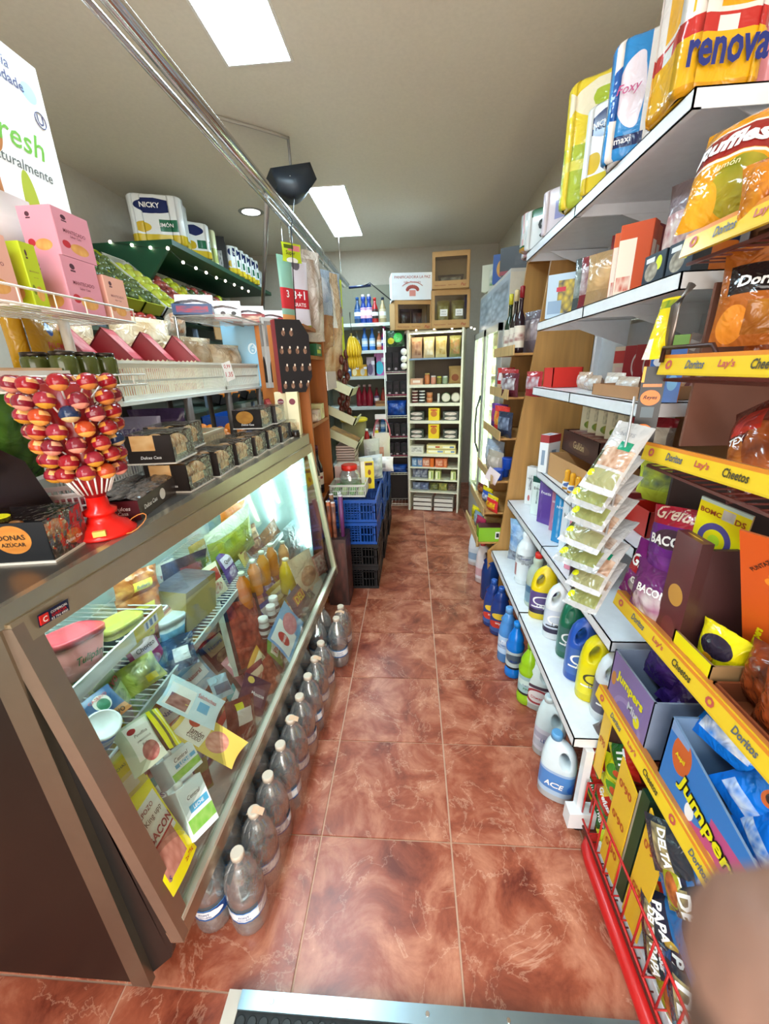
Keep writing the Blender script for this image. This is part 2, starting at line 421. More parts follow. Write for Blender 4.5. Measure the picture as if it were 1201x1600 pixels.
def rollpack(t, nx, ny, r, h, front, side, top, texts=(), nz=1):
    """kitchen / toilet rolls in film: scalloped footprint, softly domed top"""
    g = G(); w = 2*r*nx; d = 2*r*ny; per = []
    def arcs(n, a0, fx):
        for i in range(n):
            for k in range(7):
                an = a0 + PI * (k + .5) / 7; per.append(fx(i, an))
    rr = r * 1.0
    arcs(nx, PI, lambda i, a: (-w/2 + r*(2*i+1) + rr*math.cos(a), -d/2 + r + rr*math.sin(a)*.92))
    arcs(ny, -PI/2, lambda i, a: (w/2 - r + rr*math.cos(a)*.92, -d/2 + r*(2*i+1) + rr*math.sin(a)))
    arcs(nx, 0, lambda i, a: (w/2 - r*(2*i+1) + rr*math.cos(a), d/2 - r + rr*math.sin(a)*.92))
    arcs(ny, PI/2, lambda i, a: (-w/2 + r + rr*math.cos(a)*.92, d/2 - r*(2*i+1) + rr*math.sin(a)))
    # drop the deep notches: pull every point at least 80% out to the hull
    def hull(p):
        x, y = p; m = max(abs(x)/(w/2), abs(y)/(d/2)); k = max(m, .90) / m; return (x*k, y*k)
    per = [hull(p) for p in per]; N = len(per)
    zs = [(0, .9), (.02*h, .98), (.06*h, 1), (.5*h, .985), (.94*h, 1), (.975*h, .95), (h, .84)]
    if nz > 1: zs = [(0, .9), (.03*h, 1), (.25*h, 1), (.485*h, 1), (.5*h, .965), (.515*h, 1), (.75*h, 1), (.96*h, 1), (.985*h, .95), (h, .84)]
    for z, k in zs:
        for x, y in per: g.v.append((x*k, y*k, z))
    nf = 7*nx; ns = 7*ny
    for i in range(len(zs)-1):
        for k in range(N):
            l = (k+1) % N; isf = k < nf or (nf + ns <= k < 2*nf + ns)
            if k < nf: u0, u1 = k/nf, (k+1)/nf
            elif isf: u0, u1 = (k-nf-ns)/nf, (k-nf-ns+1)/nf
            else: kk = (k - nf) if k < nf+ns else k - 2*nf - ns; u0, u1 = kk/ns, (kk+1)/ns
            v0, v1 = zs[i][0]/h, zs[i+1][0]/h
            g.face((i*N+k, i*N+l, (i+1)*N+l, (i+1)*N+k), front if isf else side, [(u0, v0), (u1, v0), (u1, v1), (u0, v1)], True)
    g.face([(len(zs)-1)*N+k for k in range(N)], top); g.face(list(range(N))[::-1], side)
    g.link('body', t)
    if texts: lettering(t, texts, lambda a, c: (a, -d/2 - .004, c))
    return t
def house(t, w, d, h, wallm, roofm, side=None):
    """panettone box shaped as a little house with a scalloped red roof, gable to the front"""
    g = G(); hb = h*.58; g.box(-w/2, w/2, -d/2, d/2, 0, hb, wallm, front=wallm, right=side or wallm)
    b = len(g.v); o = .006
    for y in (-d/2, d/2): g.v += [(-w/2, y, hb), (w/2, y, hb), (0, y, h)]
    g.face((b, b+1, b+2), roofm); g.face((b+5, b+4, b+3), roofm); g.link('body', t)
    r = G(); T = .004
    for s in (-1, 1):
        dx, dz = w/2 + o, -(h - hb)*(w/2+o)/(w/2)
        r.v += [(0, -d/2 - o, h + T), (s*dx, -d/2 - o, h + dz + T), (s*dx, d/2 + o, h + dz + T), (0, d/2 + o, h + T)]
        i = len(r.v) - 4; r.face((i, i+1, i+2, i+3) if s < 0 else (i+3, i+2, i+1, i), roofm, [(0, 1), (0, 0), (1, 0), (1, 1)])
    nsc = 9
    for y in (-d/2 - o*.6,):
        for k in range(nsc):
            x0 = -w/2 + w*k/nsc; i = len(r.v); r.v += [(x0, y, hb), (x0 + w/nsc, y, hb), (x0 + w/nsc/2, y, hb - .008)]; r.face((i, i+2, i+1), roofm)
    r.link('roof', t)
    return t
def round_fruit(t, r, mat, sz=.92):
    G().ball((0, 0, r*sz), r, mat, 14, sz).link('flesh', t); return t
# ================================================================== STRUCTURE
def struct(g, name, M4=None): return g.link(name, None, M4, 'structure')
CEIL = 2.89
floor = struct(G().box(-2.35, 1.15, -1.6, 5.6, -.06, -.004, M('#c8a48c', .9)), 'floor')
def tile_material():
    m = bpy.data.materials.new('marbled_tile'); m.use_nodes = True; nt = m.node_tree; b = nt.nodes['Principled BSDF']
    ge = nt.nodes.new('ShaderNodeNewGeometry'); n1 = nt.nodes.new('ShaderNodeTexNoise'); n1.inputs['Scale'].default_value = 6; n1.inputs['Detail'].default_value = 12; n1.inputs['Roughness'].default_value = .65; n1.inputs['Distortion'].default_value = .5
    oi = nt.nodes.new('ShaderNodeObjectInfo'); ad = nt.nodes.new('ShaderNodeVectorMath'); ad.operation = 'MULTIPLY_ADD'
    ad.inputs[1].default_value = (9, 9, 9); nt.links.new(oi.outputs['Random'], ad.inputs[0]); nt.links.new(ge.outputs['Position'], ad.inputs[2])
    nt.links.new(ad.outputs[0], n1.inputs['Vector'])
    cr = nt.nodes.new('ShaderNodeValToRGB'); e = cr.color_ramp.elements
    e[0].position = .32; e[0].color = lin('#6a2c1e'); e[1].position = .70; e[1].color = lin('#cc8c70')
    x = e.new(.48); x.color = lin('#994f38')
    nt.links.new(n1.outputs[0], cr.inputs[0])
    n2 = nt.nodes.new('ShaderNodeTexNoise'); n2.inputs['Scale'].default_value = 4.5; n2.inputs['Detail'].default_value = 9; n2.inputs['Roughness'].default_value = .62; n2.inputs['Distortion'].default_value = .7
    nt.links.new(ad.outputs[0], n2.inputs['Vector'])
    s = nt.nodes.new('ShaderNodeMath'); s.operation = 'SUBTRACT'; s.inputs[1].default_value = .5; nt.links.new(n2.outputs[0], s.inputs[0])
    a = nt.nodes.new('ShaderNodeMath'); a.operation = 'ABSOLUTE'; nt.links.new(s.outputs[0], a.inputs[0])
    r = nt.nodes.new('ShaderNodeMapRange'); r.inputs[1].default_value = 0; r.inputs[2].default_value = .011; r.inputs[3].default_value = .7; r.inputs[4].default_value = 0
    nt.links.new(a.outputs[0], r.inputs[0]); ms = nt.nodes.new('ShaderNodeMath'); ms.operation = 'MULTIPLY'
    nt.links.new(r.outputs[0], ms.inputs[0]); nt.links.new(n1.outputs[0], ms.inputs[1])
    mx = nt.nodes.new('ShaderNodeMix'); mx.data_type = 'RGBA'; mx.inputs[7].default_value = lin('#e2b79c')
    nt.links.new(ms.outputs[0], mx.inputs[0]); nt.links.new(cr.outputs[0], mx.inputs[6]); nt.links.new(mx.outputs[2], b.inputs['Base Color'])
    b.inputs['Roughness'].default_value = .3
    return m
tm = tile_material(); tw, tl = .455, .385; g = G(); q = .0022; hw, hl = tw/2 - q, tl/2 - q
g.v = [(-hw, -hl, -.004), (hw, -hl, -.004), (hw, hl, -.004), (-hw, hl, -.004), (-hw+.001, -hl+.001, 0), (hw-.001, -hl+.001, 0), (hw-.001, hl-.001, 0), (-hw+.001, hl-.001, 0)]
for f in ((4, 5, 6, 7), (0, 1, 5, 4), (1, 2, 6, 5), (2, 3, 7, 6), (3, 0, 4, 7)): g.face(f, tm)
tme = g.mesh('tile')
for i in range(-4, 3):
    for j in range(-3, 13):
        link(tme, 'tile', floor, Matrix.Translation((-.328 + tw*(i + .5), .915 + tl*(j + .5), 0)))
ceilm = M('#e2d8c6', .8, bump=.02, scale=60)
P1 = [(-.83, -.54, 1.15, 2.37), (-.80, -.51, 3.70, 4.92), (-.83, -.54, -1.35, -.13)]
# ceiling with recesses for the led panels
c = G(); ys = sorted({-1.6, 5.6} | {v for p in P1 for v in p[2:]})
for a, b in zip(ys, ys[1:]):
    hole = [p for p in P1 if p[2] <= a + 1e-4 and p[3] >= b - 1e-4]
    xs = [-2.35, 1.15] if not hole else [-2.35, hole[0][0], hole[0][1], 1.15]
    for k in range(0, len(xs), 2): c.box(xs[k], xs[k+1], a, b, CEIL, CEIL + .06, ceilm)
ceiling = struct(c, 'ceiling')
struct(G().box(-2.35, -2.28, -1.6, 5.6, 0, CEIL, M('#c8c2b4', .8)), 'wall_left')
struct(G().box(1.03, 1.12, -1.6, 5.6, 0, CEIL, M('#cfc4b0', .8)), 'wall_right')
struct(G().box(-2.28, 1.03, 5.5, 5.6, 0, CEIL, M('#b8b0a0', .8)), 'wall_back')
struct(G().box(-2.28, -1.2, -1.6, -1.52, 0, CEIL, M('#a9a498', .8)), 'wall_front')
g = G(); g.box(-2.28, -2.265, -1.5, 5.5, 0, .08, M('#7a4a34', .5)); struct(g, 'baseboard_left')
g = G(); g.box(1.015, 1.03, -1.5, 5.5, 0, .08, M('#7a4a34', .5)); struct(g, 'baseboard_right')
lab = ['large rectangular led ceiling panel nearest above the aisle', 'smaller looking rectangular led panel far back on the ceiling beyond the speaker', 'led ceiling panel above the shop entrance']
for p, l in zip(P1, lab):
    t = thing('ceiling_panel_light', l, 'light', 'led panels in the ceiling', ((p[0]+p[1])/2, (p[2]+p[3])/2, CEIL))
    a, b = (p[1]-p[0])/2, (p[3]-p[2])/2
    g = G(); fr = M('#e9e4da', .5); e = .012
    for x0, x1, y0, y1 in ((-a-e, a+e, -b-e, -b), (-a-e, a+e, b, b+e), (-a-e, -a, -b, b), (a, a+e, -b, b)): g.box(x0, x1, y0, y1, -.006, -.0005, fr)
    g.link('frame', t)
    G().box(-a+.001, a-.001, -b+.001, b-.001, .006, .03, M('#d2f0ff', .4, emit=PANEL_E)).link('diffuser', t)
t = thing('ceiling_downlight', 'small round recessed white downlight in the ceiling at left', 'light', None, (-1.405, 4.12, CEIL))
g = G(); g.lathe([(.075, -.002), (.105, -.004), (.11, -.0005)], M('#8d8a82', .4), 28); g.f = g.f[:-2]; g.m = g.m[:-2]; g.u = g.u[:-2]; g.sm = g.sm[:-2]; g.link('trim_ring', t)
G().lathe([(1e-5, -.004), (.08, -.004), (.08, -.001), (1e-5, -.001)], M('#ffffff', .4, emit=1.6), 28).link('diffuser', t)

# ---- ceiling rail, brace, conduit and speaker
t = thing('hanging_rail', 'long stainless steel tube rail running along under the ceiling', 'rail', None, (-.65, 2.3, 2.33))
G().tube([(0, -2.6, -.02), (.02, 2.15, .02)], .021, CHROME, 14).link('tube', t)
G().tube([(-.038, -2.6, -.035), (-.02, 2.15, .0)], .009, CHROME, 8).link('reflection_tube', t)  # added second tube, models the reflection along the single rail
for y in (-1.2, 1.9):
    G().tube([(0, y, .0), (0, y, .56)], .006, CHROME, 6).link('hanger', t)
a = A(418, 296, x=-.69); b = A(402, 460, x=-1.2)
t = thing('brace_pole', 'slim grey steel pole slanting down from the rail beside the speaker', 'pole')
G().tube([a, b + Vector((0, .0, -.25))], .013, M('#a9a6a0', .3, .9), 10).link('tube', t)
G().lathe([(.02, -.012), (.022, 0), (.02, .012)], M('#8b8880', .3, .9), 10, c=a).link('clamp', t)
sy_ = A(441, 213, z=CEIL).y; sp = A(456, 283, y=sy_)
t = thing('speaker', 'dark grey wedge shaped speaker hanging beside the steel rail', 'speaker', None, sp)
g = G(); n = 12; prof = []
for k in range(n + 1):
    th = PI * k / n; prof.append((-.105 + .21*k/n, -.05*math.sin(th)))
for y0, zt in ((-.075, .05), (.075, .05)):
    for x, dz in prof: g.v.append((x, y0 - .035*math.sin(PI*(x + .105)/.21)*(1 if y0 < 0 else 0), -.03 + dz))
    for x, dz in prof: g.v.append((x, y0 + (.03 if y0 < 0 else 0), zt))
m_ = n + 1; dg = M('#1d242c', .45)
for s in range(n):
    g.face((s, s+1, m_+s+1, m_+s), dg, None, True); o = 2*m_
    g.face((o+s+1, o+s, o+m_+s, o+m_+s+1), dg); g.face((m_+s, m_+s+1, o+m_+s+1, o+m_+s), dg); g.face((s+1, s, o+s, o+s+1), dg, None, True)
g.face((0, m_, 3*m_, 2*m_), dg); g.face((n, 2*m_+n, 3*m_+n, m_+n), dg)
for f in list(g.v): pass
g.link('cabinet', t, Matrix.Rotation(.5, 4, 'Z') @ Matrix.Rotation(-.25, 4, 'Y') @ Matrix.Scale(sy_ / 2.45, 4))
G().tube([(0, .0, .04), (0, 0, CEIL - sp.z - .005)], .008, M('#7d7a74', .5), 8).link('bracket', t)
G().lathe([(.004, 0), (.004, .004)], CHROME, 8, c=(.02, -.115, -.02)).link('screw', t)
cd = [A(300, 172, z=CEIL - .012), A(350, 186, z=CEIL - .012), A(400, 200, z=CEIL - .012), A(430, 209, z=CEIL - .012), Vector((sp.x, sp.y, CEIL - .012))]
t = thing('cable_conduit', 'grey electrical conduit on the ceiling leading to the speaker', 'conduit')
G().tube(cd, .009, M('#a49d90', .6), 8).link('tube', t)
pts = [Vector((sp.x + .01, sp.y - .02, sp.z - .085)), A(455, 360, x=-.60), A(458, 430, x=-.62), A(462, 500, x=-.64), A(464, 520, x=-.66)]
t = thing('speaker_cable', 'thin black cable hanging down from the speaker to the counter boxes', 'cable')
G().tube(pts, .003, BLACK, 5).link('wire', t)

# ---- metal edged mat in the foreground
t = thing('entrance_ramp', 'black studded rubber platform edged by a screwed aluminium strip in the foreground', 'ramp', None, (.05, .35, 0))
al = M('#9fb4bc', .28, .9)
G().box(-.505, .62, .145, .180, .0005, .022, al, front=al).link('edge_strip', t)
G().box(-.54, -.505, -.35, .180, .0005, .018, M('#c9c4b8', .5)).link('side_strip', t)
G().box(-.505, .62, -.35, .145, .0005, .014, M('#15181a', .6)).link('rubber_sheet', t)
st = G(); st.lathe([(.0125, 0), (.012, .003), (.010, .004)], M('#23282a', .5), 12); stm = st.mesh('stud')
for i in range(37):
    for j in range(5): link(stm, 'stud', t, Matrix.Translation((-.49 + i*.0295, .127 - j*.0295, .014)))
for x in (-.42, -.22, -.02, .18, .38, .56): G().lathe([(.006, 0), (.005, .002)], CHROME, 8, c=(x, .163, .022)).link('screw', t)

# ================================================================== REFRIGERATED DISPLAY CASE (left)
Y0, Y1 = .50, 2.30
def fx(y, z):       # slanted front: x of the glass plane
    k = (y - Y0) / (Y1 - Y0); return (-.555 + .05*k) + ((-.66 + .055*k) - (-.555 + .05*k)) * (z - .32) / .85
case = thing('display_case', 'long stainless refrigerated display case with slanted glass front along the aisle', 'display case', None, (-.95, 1.4, 0))
CO = Vector((-.95, 1.4, 0))
def cpart(g, name, par=None):
    g.v = [tuple(Vector(p) - CO) for p in g.v]; return g.link(name, par or case)
BRZ = M('#9a8878', .28, .7); FRM = M('#ad9e8a', .25, .8); DKS = M('#1e1816', .38, .5)
def bar(y0, z0, y1, z1, wd, th, mat, out=.012):
    # bar lying in the slanted front plane between two (y,z) points
    g = G(); a = Vector((fx(y0, z0), y0, z0)); b = Vector((fx(y1, z1), y1, z1)); d = (b - a).normalized()
    n = Vector((.99, 0, .122)).normalized(); s = d.cross(n).normalized() * wd/2
    for p in (a, b):
        for k in ((-1, -th), (1, -th), (1, 0), (-1, 0)): g.v.append(tuple(p + s*k[0] + n*(k[1] + out)))
    for f in ((0, 1, 2, 3), (7, 6, 5, 4), (0, 4, 5, 1), (1, 5, 6, 2), (2, 6, 7, 3), (3, 7, 4, 0)): g.face(f, mat)
    return g
gf = G(); b4 = [(Y0+.02, .335), (Y1-.02, .335), (Y1-.02, 1.15), (Y0+.02, 1.15)]
for y, z in b4: gf.v.append((fx(y, z), y, z))
for y, z in b4: gf.v.append((fx(y, z) - .004, y, z))
gf.face((0, 1, 2, 3), GLASS); gf.face((7, 6, 5, 4), GLASS); cpart(gf, 'glass_pane')
cpart(bar(Y0+.02, .30, Y0+.02, 1.17, .042, .03, BRZ), 'frame_stile')
cpart(bar(Y1-.01, .30, Y1-.01, 1.135, .03, .03, M('#c9c6a8', .35, .4)), 'frame_stile')
cpart(bar(Y0, .315, Y1, .315, .04, .034, FRM), 'frame_rail')
cpart(bar(Y0+.02, .345, Y1, .345, .012, .02, M('#d9d4c4', .3, .5), .014), 'frame_seal')
cpart(bar(Y0, 1.155, Y1, 1.125, .045, .03, M('#b3a287', .28, .7)), 'frame_rail')
# counter top, its front edge and dark gasket
g = G(); g.box(-1.34, -.668, Y0 - .02, Y1, 1.185, 1.21, M('#8d8982', .3, .9)); cpart(g, 'counter_top')
g = G(); a = [(-.668, Y0-.02, 1.178), (-.612, Y1, 1.165)]
g.v = [(-.668, Y0-.02, 1.175), (-.655, Y0-.02, 1.175), (-.655, Y0-.02, 1.21), (-.668, Y0-.02, 1.21), (-.668, Y1, 1.15), (-.60, Y1, 1.15), (-.60, Y1, 1.21), (-.668, Y1, 1.21)]
for f in ((0, 1, 2, 3), (7, 6, 5, 4), (0, 4, 5, 1), (1, 5, 6, 2), (2, 6, 7, 3), (3, 7, 4, 0)): g.face(f, M('#b5ab97', .25, .8))
cpart(g, 'counter_edge')
cpart(G().box(-.70, -.672, Y0, Y1, 1.14, 1.176, BLACK), 'gasket')
# near end panel with a polished corner strip
cpart(G().box(-1.34, -.70, Y0, Y0+.02, .10, 1.185, DKS), 'end_panel')
g = G(); g.box(-.715, -.665, Y0 - .006, Y0 + .012, .10, 1.185, M('#8b8374', .3, .85)); cpart(g, 'corner_strip')
g = G()
for y in (Y0 + .012, Y0 + .03): g.v += [(-.668, y, .12), (-.60, y, .20), (fx(Y0, .30) - .02, y, .30), (fx(Y0, 1.17) - .018, y, 1.17), (-.668, y, 1.17)]
g.face((0, 1, 2, 3, 4), BLACK); g.face((9, 8, 7, 6, 5), BLACK)
for i in range(5): g.face((i, i+5, (i+1) % 5 + 5, (i+1) % 5), BLACK)
cpart(g, 'gasket')
for x in (-1.25, -.75):
    for y in (Y0 + .08, Y1 - .08): cpart(G().lathe([(.02, 0), (.02, .1)], CHROME, 12, c=(x, y, 0)), 'foot')
cpart(G().box(-1.34, -.70, Y0 + .02, Y1, .10, .26, DKS), 'base')
LIN = M('#cfe0dc', .4)
cpart(G().box(-1.34, -1.30, Y0 + .02, Y1, .26, 1.185, LIN), 'back_panel')
cpart(G().box(-1.30, -.64, Y1 - .02, Y1, .26, 1.15, M('#bfe0de', .3)), 'end_panel')
g = G(); g.v = [(-.60, Y0+.02, .30), (-.56, Y1-.02, .30), (-1.30, Y1-.02, .46), (-1.30, Y0+.02, .46), (-.60, Y0+.02, .26), (-.56, Y1-.02, .26), (-1.30, Y1-.02, .26), (-1.30, Y0+.02, .26)]
for f in ((0, 1, 2, 3), (7, 6, 5, 4), (0, 4, 5, 1), (1, 5, 6, 2), (2, 6, 7, 3), (3, 7, 4, 0)): g.face(f, M('#8a857a', .4))
cpart(g, 'deck')
# wire shelf with price rail (upper) and long wire shelf (lower)
def wireshelf(x0, x1, y0, y1, z, name, mat=WHITE, pitch=.02):
    g = G(); n = int((y1 - y0)/pitch)
    for i in range(n + 1): y = y0 + (y1 - y0)*i/n; g.box(x0, x1, y - .0015, y + .0015, z, z + .003, mat)
    for x in (x0, (x0+x1)/2, x1): g.box(x - .003, x + .003, y0, y1, z - .004, z + .002, mat)
    return g
cpart(wireshelf(-1.28, -.735, .54, .98, .90, ''), 'wire_shelf', )
p = cpart(G().box(-.735, -.729, .56, .95, .885, .925, M('#eef6f6', .4), right=P('#e8f3f4', [('r', .68, 1, 0, 1, '#e8d21c'), ('r', .78, .93, .2, .8, '#f2f2f2'), ('r', .80, .82, .25, .75, '#3060a0'), ('r', .84, .87, .25, .75, '#3060a0'), ('r', .89, .91, .25, .75, '#3060a0')])), 'price_rail')
cpart(wireshelf(-1.28, -.76, .60, 2.1, .655, ''), 'wire_shelf')
cpart(G().box(-.762, -.755, .72, 2.1, .645, .672, M('#cfdcdc', .3)), 'shelf_edge')
cpart(wireshelf(-1.28, -.90, .56, 2.2, .98, ''), 'wire_shelf')
for x, y, r, l in ((-.72, Y1-.035, .013, .62), (-.93, Y1-.035, .011, .45), (-1.12, Y1-.035, .010, .42)):  # first is the end lamp; other two model reflections as glowing tubes
    cpart(G().tube([(x, y, 1.12), (x + .06, y, 1.12 - l)], r, M('#f4ffff', .4, emit=TUBE_E), 10), 'glow_tube')
cpart(G().tube([(-.74, Y0 + .06, 1.155), (-.70, Y1 - .08, 1.135)], .013, M('#dcf8f6', .4, emit=TUBE_E*3), 10), 'glow_tube')  # unseen tube added behind the top rail to brighten the goods
# maker's sticker on the top rail
f4, w_, h_ = frame((57, 962), (105, 935), (108, 953), Vector((fx(.57, 1.15) + .014, .57, 1.15)), (.99, 0, .12))
s = G(); s.grid(12, 1, lambda u, v: Vector(((u-.5)*w_, -.001, v*h_)), P('#f2f2f0', [('r', 0, 1, 0, 1, '#101a3c')]))
s.box(-w_*.46, -w_*.20, -.003, -.001, h_*.15, h_*.85, RED)
s.text('C', w_*.14, TXW, -w_*.33, h_*.5, h=h_*.45, y=-.004, bold=.03); s.text('COMERCIAL', w_*.55, TXW, w_*.15, h_*.72, y=-.003); s.text('GARCIA', w_*.5, TXR, w_*.14, h_*.45, y=-.003, bold=.03)
s.text('93 794 4900', w_*.55, TXW, w_*.14, h_*.17, y=-.003)
so = s.link('sticker', case, Matrix.Translation(-CO) @ f4)

# ================================================================== WATER BOTTLES on the floor in front of the case
PETP = [(r*1.3, z*1.15) for r, z in [(.030, 0), (.040, .006), (.0415, .02), (.0415, .055), (.039, .06), (.0415, .066), (.0415, .10), (.038, .107), (.0415, .115), (.0415, .15), (.039, .175), (.031, .20), (.020, .222), (.0135, .235), (.0135, .245)]]
def petparts(par, x, y, lab, rz, proto=[None]):
    """one bottle of a shrink-wrapped pack: part bottle with sub-parts cap, label, lettering"""
    if proto[0] is None: proto[0] = {}
    if lab not in proto[0]:
        g = G(); g.lathe(PETP, PET, 18); b = g.mesh('bottle')
        c = G(); c.lathe([(.019, 0), (.019, .015), (.017, .018)], M('#cdbfae', .4), 12, c=(0, 0, .278)); l = G()
        l.lathe([(.0545, .072), (.0545, .118)], P(lab, [('r', 0, 1, .0, .14, '#2a5c9a'), ('e', .5, .5, .16, .34, '#eef4f8'), ('e', .1, .6, .14, .3, '#8fb8d8'), ('r', 0, 1, .9, 1, '#3a78b8')], .25), 18)
        for q in (l.f, l.m, l.u, l.sm): q.pop(); q.pop()
        t = G()
        for s_, w_, z in (('FONT', .03, .100), ('NATUREL', .04, .088)): t.text(s_, w_, TXB, 0, z, fn=lambda a, c: (.0552*math.sin(a/.0545), -.0555*math.cos(a/.0545), c), bold=.01)
        q = G(); q.lathe([(max(r - .002, .001), z + .001) for r, z in PETP if z < .22], M('#e6f0f4', .03, -.02, 'clear'), 16)
        proto[0][lab] = (b, c.mesh('cap'), l.mesh('label'), t.mesh('lettering'), q.mesh('water'))
    ms = proto[0][lab]; o = link(ms[0], 'bottle', par, Matrix.Translation((x, y, 0)) @ Matrix.Rotation(rz, 4, 'Z'))
    for m_, n_ in zip(ms[1:], ('cap', 'label', 'lettering', 'water')): link(m_, n_, o)
packs = [(.69, 3, 'nearest water bottle pack, its front bottle showing the label, under the case'), (1.03, 3, 'middle water bottle pack on the floor along the case'), (1.37, 3, 'third water bottle pack on the floor along the case'), (1.80, 2, 'farthest water bottle pack, standing next to the patterned carton')]
for k, (y, n_, l) in enumerate(packs):
    t = thing('water_bottle_pack', l, 'water pack', 'shrink wrapped packs of water bottles', (-.495 + .045*(y - .67) + (.03 if k == 3 else 0), y, 0)); D = .112
    for i in range(n_):
        for c_ in (0, 1): petparts(t, -.112*c_ + .012*i*.4, i*D, '#123a78' if (k == 0 and i == 0 and c_ == 1) else '#d3dfe8', RND.uniform(-.2, .3) + .25)
    L = (n_ - 1)*D
    f = lambda u, v: Vector((.062 + .003*math.sin(v*9) if v < .72 else .062 - (v-.72)*.17, -.05 + (L + .1)*u, .012 + v*.25))
    G().grid(12, 10, f, FILM).link('film', t)
    h = G(); h.grid(8, 2, lambda u, v: Vector((.035 - .05*u, D*(n_-1)/2 + (v-.5)*.022, .288 + .010*math.sin(PI*u))), M('#e0b898', .6)); h.link('handle', t)
# ================================================================== CONTENTS OF THE DISPLAY CASE
def Q(name, label, cat, tl, tr, br, x, n, build, group=None):
    cx, cy = (tl[0]+br[0])/2, (tl[1]+br[1])/2
    M4, w_, h_ = frame(tl, tr, br, A(cx, cy, x=x), n); t = thing(name, label, cat, group, M4=M4); build(t, w_, h_); return t
def flat(front, th=.02, texts=(), seed=0, crump=.25):
    def b(t, w_, h_): bag(t, w_, h_, th, front, None, [(s, k*w_, m_, cx*w_, cz*h_, *o) for s, k, m_, cx, cz, *o in texts], seed, crump, (10, 12))
    return b
HAM = ('#e0a79a', '#b8685c')
Q('bacon_pack', 'big yellow bacon pack leaning on the near end of the glass', 'packet', (181, 1278), (229, 1210), (307, 1323), -.60, (.9, -.15, .4),
  flat(P('#f2e21a', [('r', .08, .92, .40, .86, '#f4f0e4'), ('r', .08, .78, .12, .46, '#d89a8a', '#b5705f', 9), ('r', .08, .92, .455, .475, '#b02020')], .2), .015,
       [('ELPOZO', .5, M('#8a1420', .5), -.05, .79, {'b': .02}), ('King upp', .55, M('#4a3a2a', .5), .05, .69), ('BACON', .78, M('#9c1c2a', .5), .02, .545, {'b': .045}), ('2x75g', .3, TXR, .25, .07, {'b': .02}), ('S', .06, TXB, -.38, .14)]))
Q('ham_pack', 'pale yellow sliced ham packet lying tilted across the middle of the case front', 'packet', (290, 1100), (388, 1160), (362, 1202), -.60, (.85, -.1, .5),
  flat(P('#e6cf66', [('r', .06, .45, .1, .9, '#f6f2e6'), ('e', .62, .5, .17, .34, '#eab4a4', '#c27c6c', 8), ('e', .2, .68, .08, .14, '#b8452c')], .2), .012,
       [('Jamón', .22, TXK, -.2, .42), ('COCIDO', .2, TXK, -.2, .28)]))
Q('sausage_card', 'white and light blue meat packet behind the yellow ham packet', 'packet', (268, 1052), (352, 1096), (334, 1142), -.64, (.85, -.1, .5),
  flat(P('#cfe6ee', [('r', .05, .5, .1, .8, '#f2f2ee'), ('r', .1, .45, .12, .5, '#7a4a44', '#b98a80', 9), ('r', .6, .8, .3, .6, '#58b0d8')], .25), .01, [('Salchichas', .35, TXR, .2, .75)]))
Q('cooked_ham_packet', 'grey green packet of chopped ham beside the blue cheese pack', 'packet', (172, 1150), (226, 1114), (262, 1176), -.63, (.9, -.15, .4),
  flat(P('#b9c4ac', [('r', .25, .95, .2, .95, '#eeeae0'), ('e', .65, .28, .25, .2, '#c98a80', '#9a4f4c', 8), ('e', .42, .82, .12, .06, '#a02028')], .25), .015,
       [('Paveffina', .4, TXK, .1, .70, {'s': .2}), ('JAMONCOCK', .45, TXK, .12, .56, {'b': .02}), ('Pollo', .2, TXK, .1, .47)]))
Q('yellow_card_packet', 'narrow yellow striped packet behind the chopped ham packet', 'packet', (226, 1114), (246, 1106), (284, 1160), -.68, (.9, -.15, .4), flat(P('#e4d40e', [('r', .3, .5, 0, 1, '#3e4a1c'), ('r', .7, .8, 0, 1, '#f4f0a0')], .25), .01))
Q('yellow_cheese_packet', 'pale yellow sliced cheese packet peeping out above the bacon pack', 'packet', (140, 1215), (196, 1164), (232, 1216), -.655, (.9, -.15, .4),
  flat(P('#ece08a', [('r', .1, .9, .5, .9, '#f2e620'), ('r', .2, .8, .1, .4, '#f4f2e2')], .25), .012, [('LONCHAS', .5, TXG, 0, .7)]))
def milk(t, w_, h_):
    carton(t, w_, w_*.75, h_*.86, P('#eef6f8', [('r', 0, 1, .12, .38, '#7cc242', '#a8d470', 6), ('e', .5, .72, .3, .1, '#ffffff'), ('r', .2, .95, .46, .60, '#58b4e0')], .3), M('#e4f0f2', .3), M('#e8f2f4', .3),
           [('Central', w_*.5, TXK, 0, h_*.64, {'s': .2}), ('LECHE', w_*.4, TXW, w_*.05, h_*.455, {'b': .03})])
    g = G(); g.box(-w_/2, w_/2, -.003, .003, h_*.86, h_*.93, M('#e4f0f2', .3)); g.link('gable_fold', t)
    G().lathe([(.011, 0), (.011, .012), (.009, .014)], WHITE, 14, c=(-w_*.22, -w_*.2, h_*.86)).link('cap', t)
Q('milk_carton', 'white and light blue milk carton with screw cap beside the bacon pack', 'carton', (256, 1232), (296, 1200), (330, 1281), -.60, (.9, -.1, .4), milk)
Q('milk_carton', 'second milk carton lying higher behind the white one with the cap', 'carton', (240, 1190), (283, 1155), (306, 1196), -.66, (.85, -.1, .5), milk)
Q('cheese_pack', 'flat blue cheese portions pack with orange band in the lower left corner', 'packet', (110, 1112), (168, 1068), (206, 1103), -.68, (.8, -.2, .6),
  flat(P('#1d4f80', [('r', 0, 1, .0, .26, '#c98a4c'), ('e', .55, .62, .22, .26, '#e8e4dc'), ('e', .55, .56, .16, .18, '#2f7a5a')], .3), .02, [('CASERIO', .5, TXR, .04, .8, {'b': .02}), ('POLVO', .5, TXK, .1, .12, {'b': .04})]))
